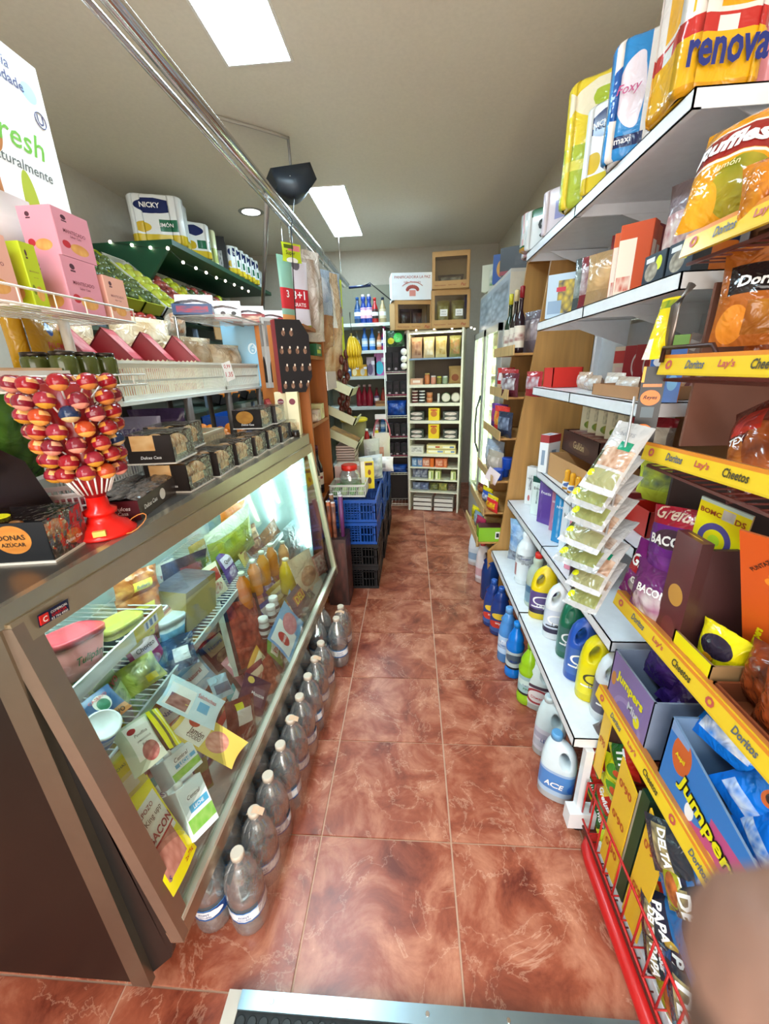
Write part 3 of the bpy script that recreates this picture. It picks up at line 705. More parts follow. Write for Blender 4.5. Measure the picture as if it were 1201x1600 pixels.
def tub(lidm, bodym, txt, tm_):
    def b(t, w_, h_):
        T_ = None; g = G(); g.lathe([(.40*w_, 0), (.47*w_, h_*.8)], bodym, 24, 1, .62, power=3.4); g.link('body', t)
        l = G(); l.lathe([(.50*w_, h_*.8), (.50*w_, h_*.93), (.46*w_, h_*.97), (.46*w_, h_*.95)], lidm, 24, 1, .62, power=3.4); l.link('lid', t)
        lettering(t, [(txt, w_*.5, tm_, 0, h_*.4, {'s': .2, 'b': .02})], lambda a, c: (a, -.30*w_, c))
    return b
TUL = P('#2c4a58', [('e', .5, .5, .4, .4, '#3d6a70', '#1d3038', 6)], .3)
Q('margarine_tub', 'red rimmed margarine tub on the top shelf at the near end', 'tub', (62, 1008), (148, 966), (156, 1028), -.78, (.95, -.2, .2), tub(P('#c2404c', rough=.3), P('#e8908c', [('r', .62, .88, .2, .9, '#eef4ee')], .3), 'Tulipán', TXG))
Q('margarine_tub', 'yellow margarine tub beside the red rimmed one', 'tub', (150, 986), (212, 950), (220, 996), -.80, (.95, -.2, .2), tub(P('#b8b452', rough=.3), P('#c8c060', [('r', .1, .9, .3, .8, '#30403a')], .3), 'Tulipán', TXW))
Q('margarine_tub', 'lower yellow tub stacked under the red rimmed margarine tub', 'tub', (70, 1060), (152, 1022), (156, 1045), -.79, (.95, -.2, .2), tub(P('#d8cc5c', rough=.3), P('#c9c04c', rough=.3), 'Light', TXG))
def cup(t, w_, h_):
    G().lathe([(w_*.36, 0), (w_*.46, h_)], P('#2272c8', [('r', 0, 1, .3, .7, '#5aa6e8', '#ffffff', 4)], .3), 24).link('body', t)
    G().lathe([(w_*.50, h_), (w_*.50, h_*1.05), (w_*.44, h_*1.06), (w_*.43, h_*1.04), (1e-5, h_*1.04)], P('#eef2f4', rough=.3), 24).link('lid', t)
    lettering(t, [('7', w_*.2, TXR, 0, h_*.5, {'b': .03})], lambda a, c: (a, -w_*.44, c))
t = thing('yogurt_cup', 'round blue cup with a white lid at the near stile of the case', 'cup', None, A(140, 1178, x=-.68)); cup(t, .07, .06); t.rotation_euler = (.1, .45, 0); t.location.y = .60
def brio(seed):
    return lambda t, w_, h_: bag(t, w_, h_, .05, P('#b8622c', [('r', .3, .75, .25, .6, '#e8dc4a'), ('r', 0, 1, .6, 1, '#d08a48', '#8a3e18', 7), ('r', .0, .3, 0, .6, '#e0a85c', '#a04e20', 6)], .2, .5), None, [('Bollería', w_*.3, TXB, .0, h_*.42)], seed, .5, (12, 10))
for i, (a, b, c, l) in enumerate((((172, 906), (243, 880), (250, 916), 'topmost brown bag of buns stacked on the case wire shelf'), ((178, 940), (248, 910), (254, 952), 'middle brown and yellow bag of buns on the case wire shelf'), ((190, 962), (248, 944), (250, 996), 'lowest brown bag of buns with orange seal on the case wire shelf'))):
    Q('bun_bag', l, 'bag', a, b, c, -.86, (.9, -.3, .3), brio(i), 'bags of buns in the display case')
def kbox(t, w_, h_): carton(t, w_, w_*.6, h_, P('#c0ae6c', [('r', .0, 1, .85, 1, '#8d7f48')], .7), M('#b3a162', .7), M('#5a5560', .3, bump=.5))
Q('khaki_box', 'khaki cardboard tray with film wrapped meat under the top glass frame', 'box', (262, 925), (312, 890), (314, 946), -.86, (.97, -.2, .1), kbox)
Q('meat_bag', 'dark purple glossy bag standing in the khaki tray', 'bag', (250, 884), (322, 856), (326, 916), -.93, (.9, -.3, .2), flat(P('#3a3140', [('r', .3, .8, .3, .8, '#6d4a5c', '#a04858', 7)], .12, .6), .05, crump=.6))
Q('plastic_cup', 'pale plastic tub standing on the lower wire shelf', 'tub', (240, 972), (284, 950), (288, 1000), -.84, (.95, -.2, .2), tub(M('#dcebee', .2), P('#cfe0e6', [('r', .3, .7, .2, .8, '#6aa4c8')], .3), 'QUESO', TXB))
Q('bread_bag', 'clear bag of pale bread rolls right of the plastic tub', 'bag', (283, 950), (336, 925), (344, 985), -.84, (.9, -.2, .3), flat(P('#c9b8a4', [('r', .1, .9, .1, .9, '#e0cdb4', '#a8998c', 5)], .12, .7), .05, crump=.6))
Q('fish_pack', 'dark blue and green vacuum pack on the lower wire shelf', 'packet', (215, 1018), (300, 985), (312, 1034), -.80, (.6, -.3, .8), flat(P('#243a54', [('r', .1, .5, .2, .8, '#6d8f94', '#1c2c3c', 6), ('r', .6, .9, .2, .6, '#d8dce0')], .15, .6), .03, crump=.5))
Q('lettuce_bag', 'yellow green salad bag under the glass by the middle of the case', 'bag', (178, 1052), (236, 1016), (262, 1052), -.76, (.6, -.3, .8), flat(P('#a8ac5c', [('r', .2, .8, .2, .9, '#c9cc88', '#6d7a34', 5), ('r', .5, .8, .1, .3, '#e2d018')], .15, .5), .04, crump=.5))
Q('salad_bag', 'large green lettuce bag hanging high in the far half of the case', 'bag', (318, 838), (388, 786), (398, 850), -.86, (.9, -.3, .2), flat(P('#a9b95c', [('r', .1, .9, .1, .75, '#c4d23c', '#6f8a30', 4), ('r', 0, 1, .8, 1, '#d4e0c8')], .12, .6), .09, crump=.5))
Q('carrot_bag', 'small orange bag behind the lettuce bag under the counter', 'bag', (342, 798), (382, 780), (384, 806), -.92, (.9, -.3, .2), flat(P('#e07a28', [('r', .1, .9, .1, .9, '#f0a050', '#c8561c', 6)], .2, .5), .04, crump=.5))
Q('sliced_meat_pack', 'flat amber packet standing between the lettuce bag and the glowing tubes', 'packet', (385, 862), (428, 808), (440, 832), -.82, (.8, -.3, .5), flat(P('#8a5a30', [('r', .1, .9, .2, .8, '#c08040', '#6a3c20', 6)], .15, .5), .03, crump=.5))
def foam(t, w_, h_):
    g = G(); g.box(-w_/2, w_/2, -.005, .03, 0, h_, M('#dfeadd', .5), front=M('#22262a', .3)); g.link('tray', t)
    g = G(); g.grid(8, 12, lambda u, v: Vector(((u-.5)*w_*.82, -.006 - .02*math.sin(PI*u)*math.sin(PI*v) - .004*noise.noise(Vector((u*6, v*9, 3))), h_*(.06 + .88*v))), P('#9c3a28', [('r', 0, 1, 0, 1, '#b8503a', '#5c1c18', 8)], .12, .5)); g.link('meat', t)
Q('meat_tray', 'pale foam tray of red chorizo meat tilted sideways in mid case', 'tray', (342, 940), (398, 926), (426, 1030), -.72, (.85, -.45, .3), foam)
JP = [(.022, 0), (.030, .008), (.031, .06), (.028, .075), (.031, .09), (.028, .13), (.014, .155), (.0125, .17)]
jb = None
for i, (px, py, l, c_) in enumerate(((386, 950, 'nearest orange juice bottle in the case', '#e07c14'), (402, 928, 'orange juice bottle second in the case row', '#ee9012'), (415, 912, 'orange juice bottle third in the case row', '#f0a018'), (428, 898, 'orange juice bottle fourth in the case row', '#e8901c'), (446, 890, 'pale orange juice bottle farthest in the case row', '#f2b878'))):
    t = thing('juice_bottle', l, 'bottle', 'juice bottles in the display case', A(px, py, x=-.74)); bottle(t, JP, M(c_, .15), M('#e2ead2', .35), .0145, .014, n=16)
t = thing('juice_bottle', 'big yellow juice bottle with a waisted body in front of the small ones', 'bottle', None, A(452, 925, x=-.68)); bottle(t, [(r*1.45, z*1.15) for r, z in JP], M('#e8c81c', .15), M('#f0ecd8', .35), .018, .014, n=20)
for i, (px, py, l) in enumerate(((415, 972, 'white capped small milk drink bottle nearest the meat tray'), (426, 952, 'white capped small milk drink bottle beside the nearest one'), (430, 938, 'white capped small milk drink bottle farthest from the meat tray'))):
    t = thing('milk_drink_bottle', l, 'bottle', 'white drink bottles in the display case', A(px, py + 22, x=-.66)); bottle(t, [(.022, 0), (.025, .006), (.025, .05), (.02, .07), (.019, .08)], M('#e8ecee', .25), M('#f4f6f6', .3), .022, .022, P('#2c3238', [('r', 0, 1, .3, .7, '#d8dce0')], .3), (.1, .7), texts=[('BULEVAR', .04, TXW, 0, .03)])
Q('sausage_pack', 'light blue and white pack of pink sausages by the lower glass frame', 'packet', (417, 998), (444, 938), (474, 972), -.59, (.9, -.1, .4), flat(P('#5aa0d4', [('r', .05, .55, .1, .9, '#eef0f0'), ('e', .66, .5, .25, .3, '#e08a9c', '#c05a70', 8), ('e', .25, .5, .1, .25, '#c02a2a')], .2), .014, [('Frankfurt', .3, TXW, -.24, .5)]))
Q('purple_pack', 'purple snack pack leaning behind the pink sausages pack', 'packet', (446, 935), (470, 905), (486, 938), -.60, (.9, -.1, .4), flat(P('#33244c', [('r', .2, .8, .4, .8, '#c0603c')], .2), .02, [('DELI', .5, TXY, 0, .6)]))
Q('ham_leg_bag', 'clear bag with a beige pork piece at the far lower glass corner', 'bag', (448, 878), (482, 856), (500, 905), -.60, (.9, -.2, .3), flat(P('#c4ac8c', [('e', .5, .35, .35, .28, '#b88458', '#8c5c3c', 5)], .12, .6), .06, crump=.6))
Q('raw_meat_bag', 'reddish meat bag in the far lower corner of the case', 'bag', (484, 872), (505, 858), (512, 890), -.60, (.9, -.2, .3), flat(P('#b06858', [('r', .1, .9, .1, .9, '#a84c44', '#dcb8a8', 6)], .15, .6), .04, crump=.5))
Q('clear_bag', 'crumpled clear bag with grey contents in the far half of the case', 'bag', (430, 838), (470, 800), (484, 846), -.74, (.9, -.3, .2), flat(P('#7d9a9c', [('r', .1, .9, .1, .9, '#a8c4c4', '#4c6468', 4)], .12, .7), .06, crump=.6))
Q('salami_pack', 'round dark red salami in film with a yellow price tag by the glass', 'packet', (350, 1100), (396, 1082), (402, 1146), -.595, (.9, -.1, .4), flat(P('#5c2420', [('e', .5, .5, .42, .45, '#7a342c', '#3a1412', 9), ('r', .25, .75, .4, .75, '#eceae4'), ('r', .25, .5, .75, .9, '#e8e22a')], .15, .5), .04, crump=.4))
Q('jelly_pack', 'reddish brown glossy meat bag below the foam meat tray', 'bag', (384, 1066), (420, 1020), (448, 1064), -.60, (.9, -.1, .4), flat(P('#8a3a28', [('r', .1, .9, .1, .9, '#b8644c', '#5a2014', 8)], .1, .7), .05, crump=.6))
Q('dark_purple_packet', 'dark violet triangular chocolate packet under the glossy meat bag', 'packet', (383, 1050), (424, 1068), (410, 1122), -.60, (.9, -.1, .4), flat(P('#2e2240', [('e', .25, .85, .12, .1, '#e0c060'), ('r', .4, .85, .2, .7, '#574a62')], .2), .02, [('Mousse', .5, TXW, .1, .5)]))
Q('blue_vacuum_pack', 'small pale blue vacuum pack above the round salami', 'packet', (322, 1062), (352, 1050), (366, 1082), -.66, (.8, -.1, .6), flat(P('#9cc0d0', [('r', .1, .9, .2, .6, '#4a6a80')], .15, .6), .02, crump=.5))
Q('crisp_green_pack', 'green brown packet of cold cuts right of the milk cartons', 'packet', (300, 1195), (322, 1180), (334, 1226), -.63, (.9, -.1, .4), flat(P('#5d7038', [('r', .1, .9, .1, .6, '#8a5a44', '#5c3a2c', 5)], .2), .015))
bb = None
for i in range(10):       # dark blue bottles lying in the depth of the case
    y = 1.15 + .07*(i % 5); x = -.98 - .1*(i // 5)
    l = '%s dark blue bottle in the %s row deep inside the case' % (ordw(i % 5, 5), 'front' if i < 5 else 'back')
    if bb is None: bb = thing('soda_bottle', l, 'bottle', 'dark blue bottles deep in the display case', (x, y, .40)); bottle(bb, [(r*1.1, z*.95) for r, z in JP], M('#14365e', .15), M('#3cae8c', .3), .0145, .014, P('#1d4f9a', [('r', .3, .7, .2, .8, '#e8a838')], .3), (.3, .7), n=14)
    else: clone(bb, l, (x, y, .40), i)
for i in range(9):        # assorted packets filling the back of the shelves
    y = 1.25 + .11*i; z = .659 if i % 2 == 0 else .984
    hc = ('#7c8f94', '#a85c4c', '#d8d4c4', '#3a5c7c', '#b89c5c', '#8a3c40', '#90a878', '#dcdce0', '#5c4c6c')[i]
    nm = ('steel blue', 'brick red', 'off-white', 'navy', 'tan', 'maroon', 'sage green', 'silver white', 'dusty violet')[i]
    t = thing('cold_cut_pack', '%s packet standing on the wire shelves in the far half of the case' % nm, 'packet', None, (-1.0 - .04*(i % 3), y, z), PI/2 + RND.uniform(-.4, .3))
    bag(t, .12, .13, .04, P(hc, [('r', .15, .85, .3, .8, '#e8e4dc', hc, 6), ('r', .2, .8, .08, .2, '#f0f0ea')], .15, .5), None, [('FRESCO', .07, TXR, 0, .08)], i, .5, (9, 10))

# ================================================================== ON THE COUNTER
CT = 1.2102
def clearbox(t, w_, d_, h_, front, side, topc, texts=(), n=(2, 3)):
    """pastry tray: carton base with a cut-out window, round pastries under a clear lid, white board below"""
    g = G(); g.box(-w_/2-.004, w_/2+.004, -d_/2-.004, d_/2+.004, 0, .004, M('#e4ddd2', .5)); g.link('board', t)
    g = G(); th = .002
    g.box(-w_/2, w_/2, -d_/2, -d_/2+th, .004, h_, side, front=front); g.box(-w_/2, w_/2, d_/2-th, d_/2, .004, h_, side)
    g.box(-w_/2, -w_/2+th, -d_/2, d_/2, .004, h_*.55, side, left=front, right=side); g.box(w_/2-th, w_/2, -d_/2, d_/2, .004, h_*.55, side, right=front); g.link('tray', t)
    pm = M(topc, .5, kind='food', bump=.3)
    for i in range(n[0]):
        for j in range(n[1]):
            x = -w_/2 + w_*(i+.5)/n[0]; y = -d_/2 + d_*(j+.5)/n[1]; r = min(w_/n[0], d_/n[1])*.46
            G().ball((x, y, h_*.52), r, pm, 12, min(1, h_*.42/r)).link('pastry', t)
    g = G(); e = .001; g.grid(6, 6, lambda u, v: Vector(((u-.5)*(w_+.002), (v-.5)*(d_+.002), h_ + .004 + .004*noise.noise(Vector((u*5, v*5, w_*9))))), FILM)
    for s in (-1, 1): g.grid(4, 4, lambda u, v: Vector((s*(w_/2+e), (u-.5)*d_, h_*(.06+.96*v))), FILM)
    g.link('film', t)
    if texts: lettering(t, texts, lambda a, c: (a, -d_/2 - .0012, c))
    return t
# dark pastry box, nearest at the left edge
p0 = A(87, 878, z=CT); p1 = A(141, 843, z=CT); dr = (p1 - p0); rz = math.atan2(dr.y, dr.x) - PI/2
ctr = p0 + Vector((math.cos(rz), math.sin(rz), 0))*(-.085) + Vector((-math.sin(rz), math.cos(rz), 0))*.055
t = thing('donut_box', 'black box of sugar donuts with a gold disc at the near left of the counter', 'box', None, ctr, rz)
clearbox(t, .17, .11, .085, P('#1c1e22', [('e', .62, .58, .20, .36, '#c9873c', '#b06c2c', 5)], .3), P('#1c1e22', rough=.3), '#c98446', [('DONAS', .05, TXK, .02, .056, {'b': .02}), ('AZÚCAR', .045, TXK, .02, .042, {'b': .02})])
lettering(t, [('Dulces Casa', .05, TXW, .01, .025, {'side': 1, 'hw': .086, 's': .2})], lambda a, c: (a, 0, c), name='side_lettering')
G().lathe([(.02, 0), (.02, .001)], M('#e8e21c', .4), 14, 1.4, c=(-.02, -.03, .0905)).link('price_sticker', t)
# lollipop tree
lp = A(166, 832, z=CT)
t = thing('lollipop_tree', 'red lollipop display stand full of wrapped lollipops on the counter', 'lollipop stand', None, lp)
R_ = M('#e01a12', .2)
G().lathe([(.062, 0), (.064, .006), (.058, .010), (.050, .022), (.032, .032), (.026, .046), (.034, .050), (.034, .058), (.022, .064), (.020, .09)], R_, 32).link('base', t)
G().lathe([(.020, .09), (.036, .12), (.042, .20), (.044, .33), (.02, .335)], M('#9c1418', .3), 24).link('core', t)
s_ = G(); s_.box(-.012, .012, -.062, -.052, .012, .024, M('#e8c25a', .4), T=Matrix.Rotation(.5, 4, 'Z')); s_.link('sticker', t)
BM = [P(c_, [('r', .12, .34, .60, .86, '#d89c40', c2, 9), ('r', .62, .82, .58, .84, '#e0b888', c2, 9), ('r', 0, 1, .0, .25, c2)], .12, .3) for c_, c2 in (('#8c1420', '#c87c3c'), ('#741828', '#d88c78'), ('#b0401c', '#e8a04c'), ('#8c2030', '#c88c2c'), ('#1c2c4c', '#c8a878'))]
bme = []
for m_ in BM:
    g = G(); g.ball((0, -.010, 0), .0185, m_, 12, .9); bme.append(g.mesh('lollipop'))
gs = G(); gs.tube([(0, 0, 0), (0, .05, -.03)], .0018, WHITE, 5); stick = gs.mesh('stick')
for row in range(7):
    z = .150 + row*.0300; R0 = .050 + .0042*row - (.004 if row == 6 else 0)
    for k in range(10):
        a = 2*PI*(k + .5*(row % 2))/10 + RND.uniform(-.05, .05)
        o = link(bme[RND.choice([0, 0, 1, 1, 1, 2, 3, 3]) if RND.random() < .93 else 4], 'lollipop', t, Matrix.Translation((R0*math.sin(a), -R0*math.cos(a), z + RND.uniform(-.003, .003))) @ Matrix.Rotation(a, 4, 'Z') @ Matrix.Rotation(-.25, 4, 'X'))
        link(stick, 'stick', o)
g = G()
for k in range(22): a = 2*PI*k/22; g.tube([(.03*math.sin(a), -.03*math.cos(a), .10), (.052*math.sin(a), -.052*math.cos(a), .145)], .0019, WHITE, 5)
g.link('lower_sticks', t)
t = thing('rubber_band', 'thin orange rubber band lying over the red lollipop base', 'rubber band', None, lp + Vector((.05, .02, .02)))
G().tube([(.02*math.cos(a/12*2*PI)+.01, .035*math.sin(a/12*2*PI), .012*math.sin(a/12*2*PI) - .005) for a in range(12)], .0012, M('#e08a3c', .5), 5, True).link('loop', t)
# steel cased scale at the left edge
sc = A(0, 790, x=-.93)
t = thing('counter_scale', 'dark metallic sloped housing at the left edge of the counter', 'scale', None, (-.95, sc.y - .02, CT))
g = G(); w2 = .09
for x in (-w2, w2): g.v += [(x, -.1, 0), (x, .10, 0), (x, .045, .17), (x, .0, .205), (x, -.1, .21)]
sm_ = M('#55484a', .22, .8)
g.face((0, 1, 2, 3, 4), sm_); g.face((9, 8, 7, 6, 5), sm_)
for i in range(5): j = (i+1) % 5; g.face((i, i+5, j+5, j), sm_)
g.link('housing', t); G().box(-.07, .07, -.09, -.01, .211, .214, STEEL).link('platter', t)
Q('cucumber_bag', 'dark green salad bag with black label behind the metallic housing', 'bag', (-30, 610), (58, 600), (70, 740), -1.02, (.8, -.6, .1), flat(P('#3d6a28', [('r', 0, 1, .1, .9, '#5c8a34', '#1c3c14', 4), ('r', .45, .95, .55, .8, '#141c18')], .15, .5), .06, [('Florette', .42, TXW, .2, .67, {'s': .2})], crump=.5))
def vbasket(t, w_, d_, h_, mat, slots=8, th=.003):
    g = G(); g.box(-w_/2, w_/2, -d_/2, d_/2, 0, th, mat)
    for (x0, x1, y0, y1, ln, ax) in ((-w_/2, w_/2, -d_/2, -d_/2+th, w_, 0), (-w_/2, w_/2, d_/2-th, d_/2, w_, 0), (-w_/2, -w_/2+th, -d_/2, d_/2, d_, 1), (w_/2-th, w_/2, -d_/2, d_/2, d_, 1)):
        g.box(x0, x1, y0, y1, th, h_*.14, mat); g.box(x0, x1, y0, y1, h_*.82, h_, mat); g.box(x0, x1, y0, y1, h_*.46, h_*.52, mat)
        n = max(2, int(ln/.012))
        for i in range(n + 1):
            q_ = ln*i/n - ln/2
            if ax == 0: g.box(q_ - .0018, q_ + .0018, y0, y1, h_*.14, h_*.82, mat)
            else: g.box(x0, x1, q_ - .0018, q_ + .0018, h_*.14, h_*.82, mat)
    g.box(-w_/2-.005, w_/2+.005, -d_/2-.005, -d_/2, h_*.93, h_, mat); g.box(w_/2, w_/2+.005, -d_/2, d_/2, h_*.93, h_, mat)
    g.link('basket', t); return t
t = thing('plastic_basket', 'pinkish plastic basket behind the lollipop stand', 'basket', None, (-.90, .93, CT), .5); vbasket(t, .13, .10, .07, M('#dcc8c0', .4))
G().box(-.055, .055, -.04, .04, .004, .05, P('#b03040', [('r', 0, 1, 0, 1, '#c84a54', '#7a1824', 6)], .4)).link('contents', t)
# dark cake packs along the counter
CAKE = P('#2a2422', [('r', .12, .62, .45, 1, '#d89a58', '#f0c890', 4)], .25); CAKS = P('#251f1e', rough=.25)
def loaf(t, w_, d_, h_, txts=1):
    g = G(); g.grid(10, 12, lambda u, v: Vector(((u-.5)*w_, (v-.5)*d_, h_*(.82 + .1*math.sin(PI*u)) + .006*noise.noise(Vector((u*5, v*14, 2))))), P('#3a3434', [('r', 0, 1, 0, 1, '#8c8078', '#1a1616', 9)], .12, .6)); g.link('film_top', t)
    G().box(-w_/2, w_/2, -d_/2, d_/2, 0, h_*.82, P('#2c2020', rough=.3), front=P('#4a1820', rough=.3), right=P('#3a2e28', [('e', .55, .5, .07, .3, '#e8e4dc')], .25)).link('body', t)
    lettering(t, [('Dulces', w_*.5, TXW, 0, h_*.5, {'s': .2}), ('Casa', w_*.3, TXW, 0, h_*.3, {'s': .2})], lambda a, c: (a, -d_/2 - .001, c))
    lettering(t, [('Dulces Casa', d_*.3, TXW, -d_*.25, h_*.4, {'s': .2})], lambda a, c: (w_/2 + .001, a, c), name='side_lettering')
a = A(223, 812, z=CT); b = A(281, 766, z=CT); dr = b - a; rz = math.atan2(dr.y, dr.x) - PI/2; L = dr.length
c_ = a + dr*.5 + Vector((-math.cos(rz), -math.sin(rz), 0))*.042
t = thing('loaf_cake_pack', 'long dark loaf cake pack with oval white seal at the counter front', 'packet', None, c_, rz); loaf(t, .08, L, .062)
t = thing('loaf_cake_pack', 'second dark loaf cake pack lying behind the first at the lollipop stand', 'packet', None, c_ + Vector((-.10, .03, 0)), rz + .15); loaf(t, .08, L*.95, .055)
def cake(t, w_=.135, d_=.15, h_=.085, disc=False):
    clearbox(t, w_, d_, h_, P('#221e1e', [('e', .42, .6, .3, .36, '#b8853c', '#9a6a30', 5)], .25) if disc else CAKE, CAKS, '#cf9450', [('Dulces Casa', .06, TXW, -.0, h_*.24, {'s': .2})], (2, 2))
cy = [(1.205, 0), (1.38, 0), (1.545, 0), (1.71, 0), (1.875, 1), (2.04, 1), (2.20, 1)]
for i, (y, dsc) in enumerate(cy):
    x = -.735 + .03*(y - 1.2)
    t = thing('cake_box', '%s dark film wrapped cake box in the lower row on the counter' % ordw(i, len(cy)), 'box', 'dark cake boxes on the counter', (x - .012, y, CT), .06*(i % 2)); cake(t, disc=bool(dsc))
for i, (y, l, dx) in enumerate(((1.19, 'black cake box with bun picture stacked on the nearest cake box', -.02), (1.38, 'crumpled film cake box stacked second in the upper row', -.09), (1.92, 'black cake box with gold disc stacked high near the far end', -.03), (2.09, 'open sided cake box stacked at the far end of the counter', -.02))):
    t = thing('cake_box', l, 'box', 'dark cake boxes on the counter', (-.76 + .03*(y-1.2) + dx, y, CT + .092), .12 - .1*(i > 1)); cake(t, disc=i > 1)
t = thing('plastic_basket', 'cream slotted basket standing behind the dark cake boxes', 'basket', None, (-.92, 1.62, CT)); vbasket(t, .12, .34, .11, M('#e2d8bc', .4)); KB = t
t = thing('plastic_basket', 'white slotted basket behind the loaf cake packs', 'basket', None, (-.93, 1.16, CT)); vbasket(t, .12, .30, .10, M('#dfe4e4', .35))
t = thing('biscuit_bag', 'purple and white biscuit bag leaning behind the white basket', 'bag', None, (-1.06, 1.42, CT), .3); bag(t, .26, .20, .06, P('#8c86a0', [('r', .0, 1, .55, .7, '#5c4a84'), ('e', .65, .25, .16, .16, '#a06a40', '#6a3c20', 6)], .2, .4), None, [('GALLETAS', .12, M('#4a3878', .5), 0, .15)], 3, .4)
t = thing('biscuit_bag', 'plum purple pouch behind the purple and white biscuit bag', 'bag', None, (-1.08, 1.66, CT), .1); bag(t, .24, .21, .07, P('#4c3860', [('r', 0, 1, .5, .8, '#6a5080', '#3c2a4c', 3), ('e', .8, .3, .12, .12, '#a03c40')], .2, .4), None, (), 5, .4)
# far end of the counter: cream panettone cartons and a small red roofed house box
cc = P('#ece2b8', [('e', .5, .78, .28, .07, '#7a2438'), ('r', .1, .9, .05, .3, '#d8b87c', '#f0e8cc', 4)], .4)
for i, (x, y) in enumerate(((-.735, 2.235), (-.665, 2.22))):
    t = thing('panettone_carton', 'tall cream carton %s at the far counter end' % ('with an oval crest' if i == 0 else 'with wavy side next to the crested one'), 'carton', None, (x, y + .055, CT), 0.1)
    carton(t, .065, .06, .235, cc, P('#e4d9a4', [('r', .2, .3, 0, 1, '#c4b46c'), ('r', .5, .56, 0, 1, '#8aa04c'), ('r', .75, .8, 0, 1, '#c4b46c')], .4), M('#e8e0b8', .5), [('Bauli', .03, TXW, 0, .183)] if 0 else [('NATALE', .03, TXW, 0, .183)] if i == 0 else ())
t = thing('honey_jar', 'small black lidded jar at the far front edge of the counter', 'jar', None, (-.66, 2.11, CT) if 0 else (-.638, 2.17, CT)); bottle(t, [(.018, 0), (.022, .004), (.022, .022), (.018, .028)], M('#2c1c14', .15), BLACK, .019, .012, n=16)

# ---- upper glass shelf on posts with white slotted baskets
SX, SZ = -.90, 1.475
t = thing('counter_shelf', 'white shelf on dark posts above the counter carrying slotted baskets', 'shelf', None, (-1.07, 2.05, CT)); st_ = t
G().box(-.17, .17, -.82, .85, SZ - CT - .012, SZ - CT, M('#dfe6e4', .3)).link('shelf_board', t)
for y in (1.62, 2.0, 2.42):
    for x, r in ((-.91, .016), (-1.22, .014)):
        G().tube([(x + 1.07, y - 2.05, 0 if y < 2.3 else -.3), (x + 1.07, y - 2.05, SZ - CT - .012)], r, M('#57504c', .5), 12).link('post', t)
ym = [1.24, 1.99, 2.44, 2.88]
for i, l in enumerate(('long white slotted basket nearest on the counter shelf holding house boxes', 'middle white slotted basket on the counter shelf holding bread bags', 'farthest white slotted basket on the counter shelf')):
    L = ym[i+1] - ym[i] - .015; t = thing('slotted_basket', l, 'basket', 'white slotted baskets on the counter shelf', (-1.06, (ym[i]+ym[i+1])/2, SZ)); vbasket(t, .30, L, .125, M('#e6e6da', .35))
HW = P('#f0e2c4', [('r', .1, .9, .35, .75, '#c88a5c', '#f4e8d0', 5), ('r', .1, .9, .05, .3, '#b8503c', '#e8c890', 7)], .4)
HR = P('#8c1420', [('r', .02, .98, .05, .95, '#c04c54'), ('r', .1, .9, .25, .8, '#e0a4a4', '#c85c64', 6)], .35)
for i, y in enumerate((1.17, 1.355, 1.54, 1.73)):
    t = thing('house_cake_box', '%s red roofed house shaped cake box in the long slotted basket' % ordw(i, 4), 'box', 'red roofed house cake boxes', (-1.05 + .012*i, y + .07, SZ + .004), .32)
    house(t, .15, .10, .225, HW, HR); lettering(t, [('Panettone', .08, TXR, 0, .095, {'s': .2})], lambda a, c: (a, -.052, c))
t = thing('house_cake_box', 'small red roofed house box standing before the cream cartons', 'box', 'red roofed house cake boxes', (-.742, 2.20, CT + .003), .05)
t.location = (-.80, 2.235, CT); house(t, .06, .07, .20, HW, HR)
bm_ = P('#d9c4a0', [('r', 0, 1, .1, .9, '#e8d8bc', '#b08a5c', 4)], .12, .8)
for i, (x, y, z, w_, h_, l) in enumerate(((-1.12, 2.12, 1.53, .28, .20, 'clear bag of pale rolls in the middle slotted basket'), (-1.03, 2.30, 1.53, .24, .17, 'clear bag of toasted bread by the blue box'), (-1.10, 2.62, 1.50, .24, .16, 'clear bag of chips in the farthest slotted basket'), (-1.32, 2.05, 1.60, .34, .22, 'large clear bread bag piled behind the house boxes'), (-1.35, 1.6, 1.60, .26, .20, 'clear bag of bread sticks left of the large bread bag'))):
    t = thing('bread_bag', l, 'bag', None, (x, y, z), PI/2 - .3); bag(t, w_, h_, .12, bm_, None, (), i + 10, .7)
t = thing('price_card', 'small white price card hanging on the slotted baskets', 'price card', None, A(352, 566, x=-.885)); t.rotation_euler = (.0, .0, 1.2)
g = G(); g.box(-.028, .028, -.001, .001, -.085, 0, M('#f2ece4', .6)); g.link('card', t, Matrix.Rotation(-.25, 4, 'Y')); lettering(t, [('0,99', .04, TXR, 0.004, -.02), ('1.35', .045, TXR, .012, -.055)], lambda a, c: (a, -.0018, c))
# blue box, bear patterned box and biscuit trays on top
t = thing('gift_box', 'light blue gift carton with a round white sticker standing on the counter shelf', 'box', None, (-1.10, 2.66, SZ + .003), .75)
M4, w_, h_ = frame((342, 494), (405, 494), (412, 604), A(375, 545, x=-1.0), (.45, -.9, 0)); t.matrix_world = M4
carton(t, w_, .06, h_, P('#8ec4de', [('e', .72, .55, .11, .075, '#dfeef4'), ('e', .72, .55, .08, .055, '#c4dfea')], .4), M('#7ab4d0', .4), None, [('6', .03, M('#8ec4de', .5), w_*.22, h_*.55)])
t = thing('star_pattern_box', 'dark brown eight sided gift box with pale figure pattern at the counter end', 'box')
M4, w_, h_ = frame((428, 498), (480, 500), (486, 612), Vector((-.66, 2.27, 1.6)), (.3, -.95, 0)); t.matrix_world = M4
g = G(); oc = [(-.5, .0), (.25, .0), (.5, .22), (.5, .8), (.25, 1), (-.5, 1)]
for y in (0, .07): g.v += [(x*w_, y, z*h_) for x, z in oc]
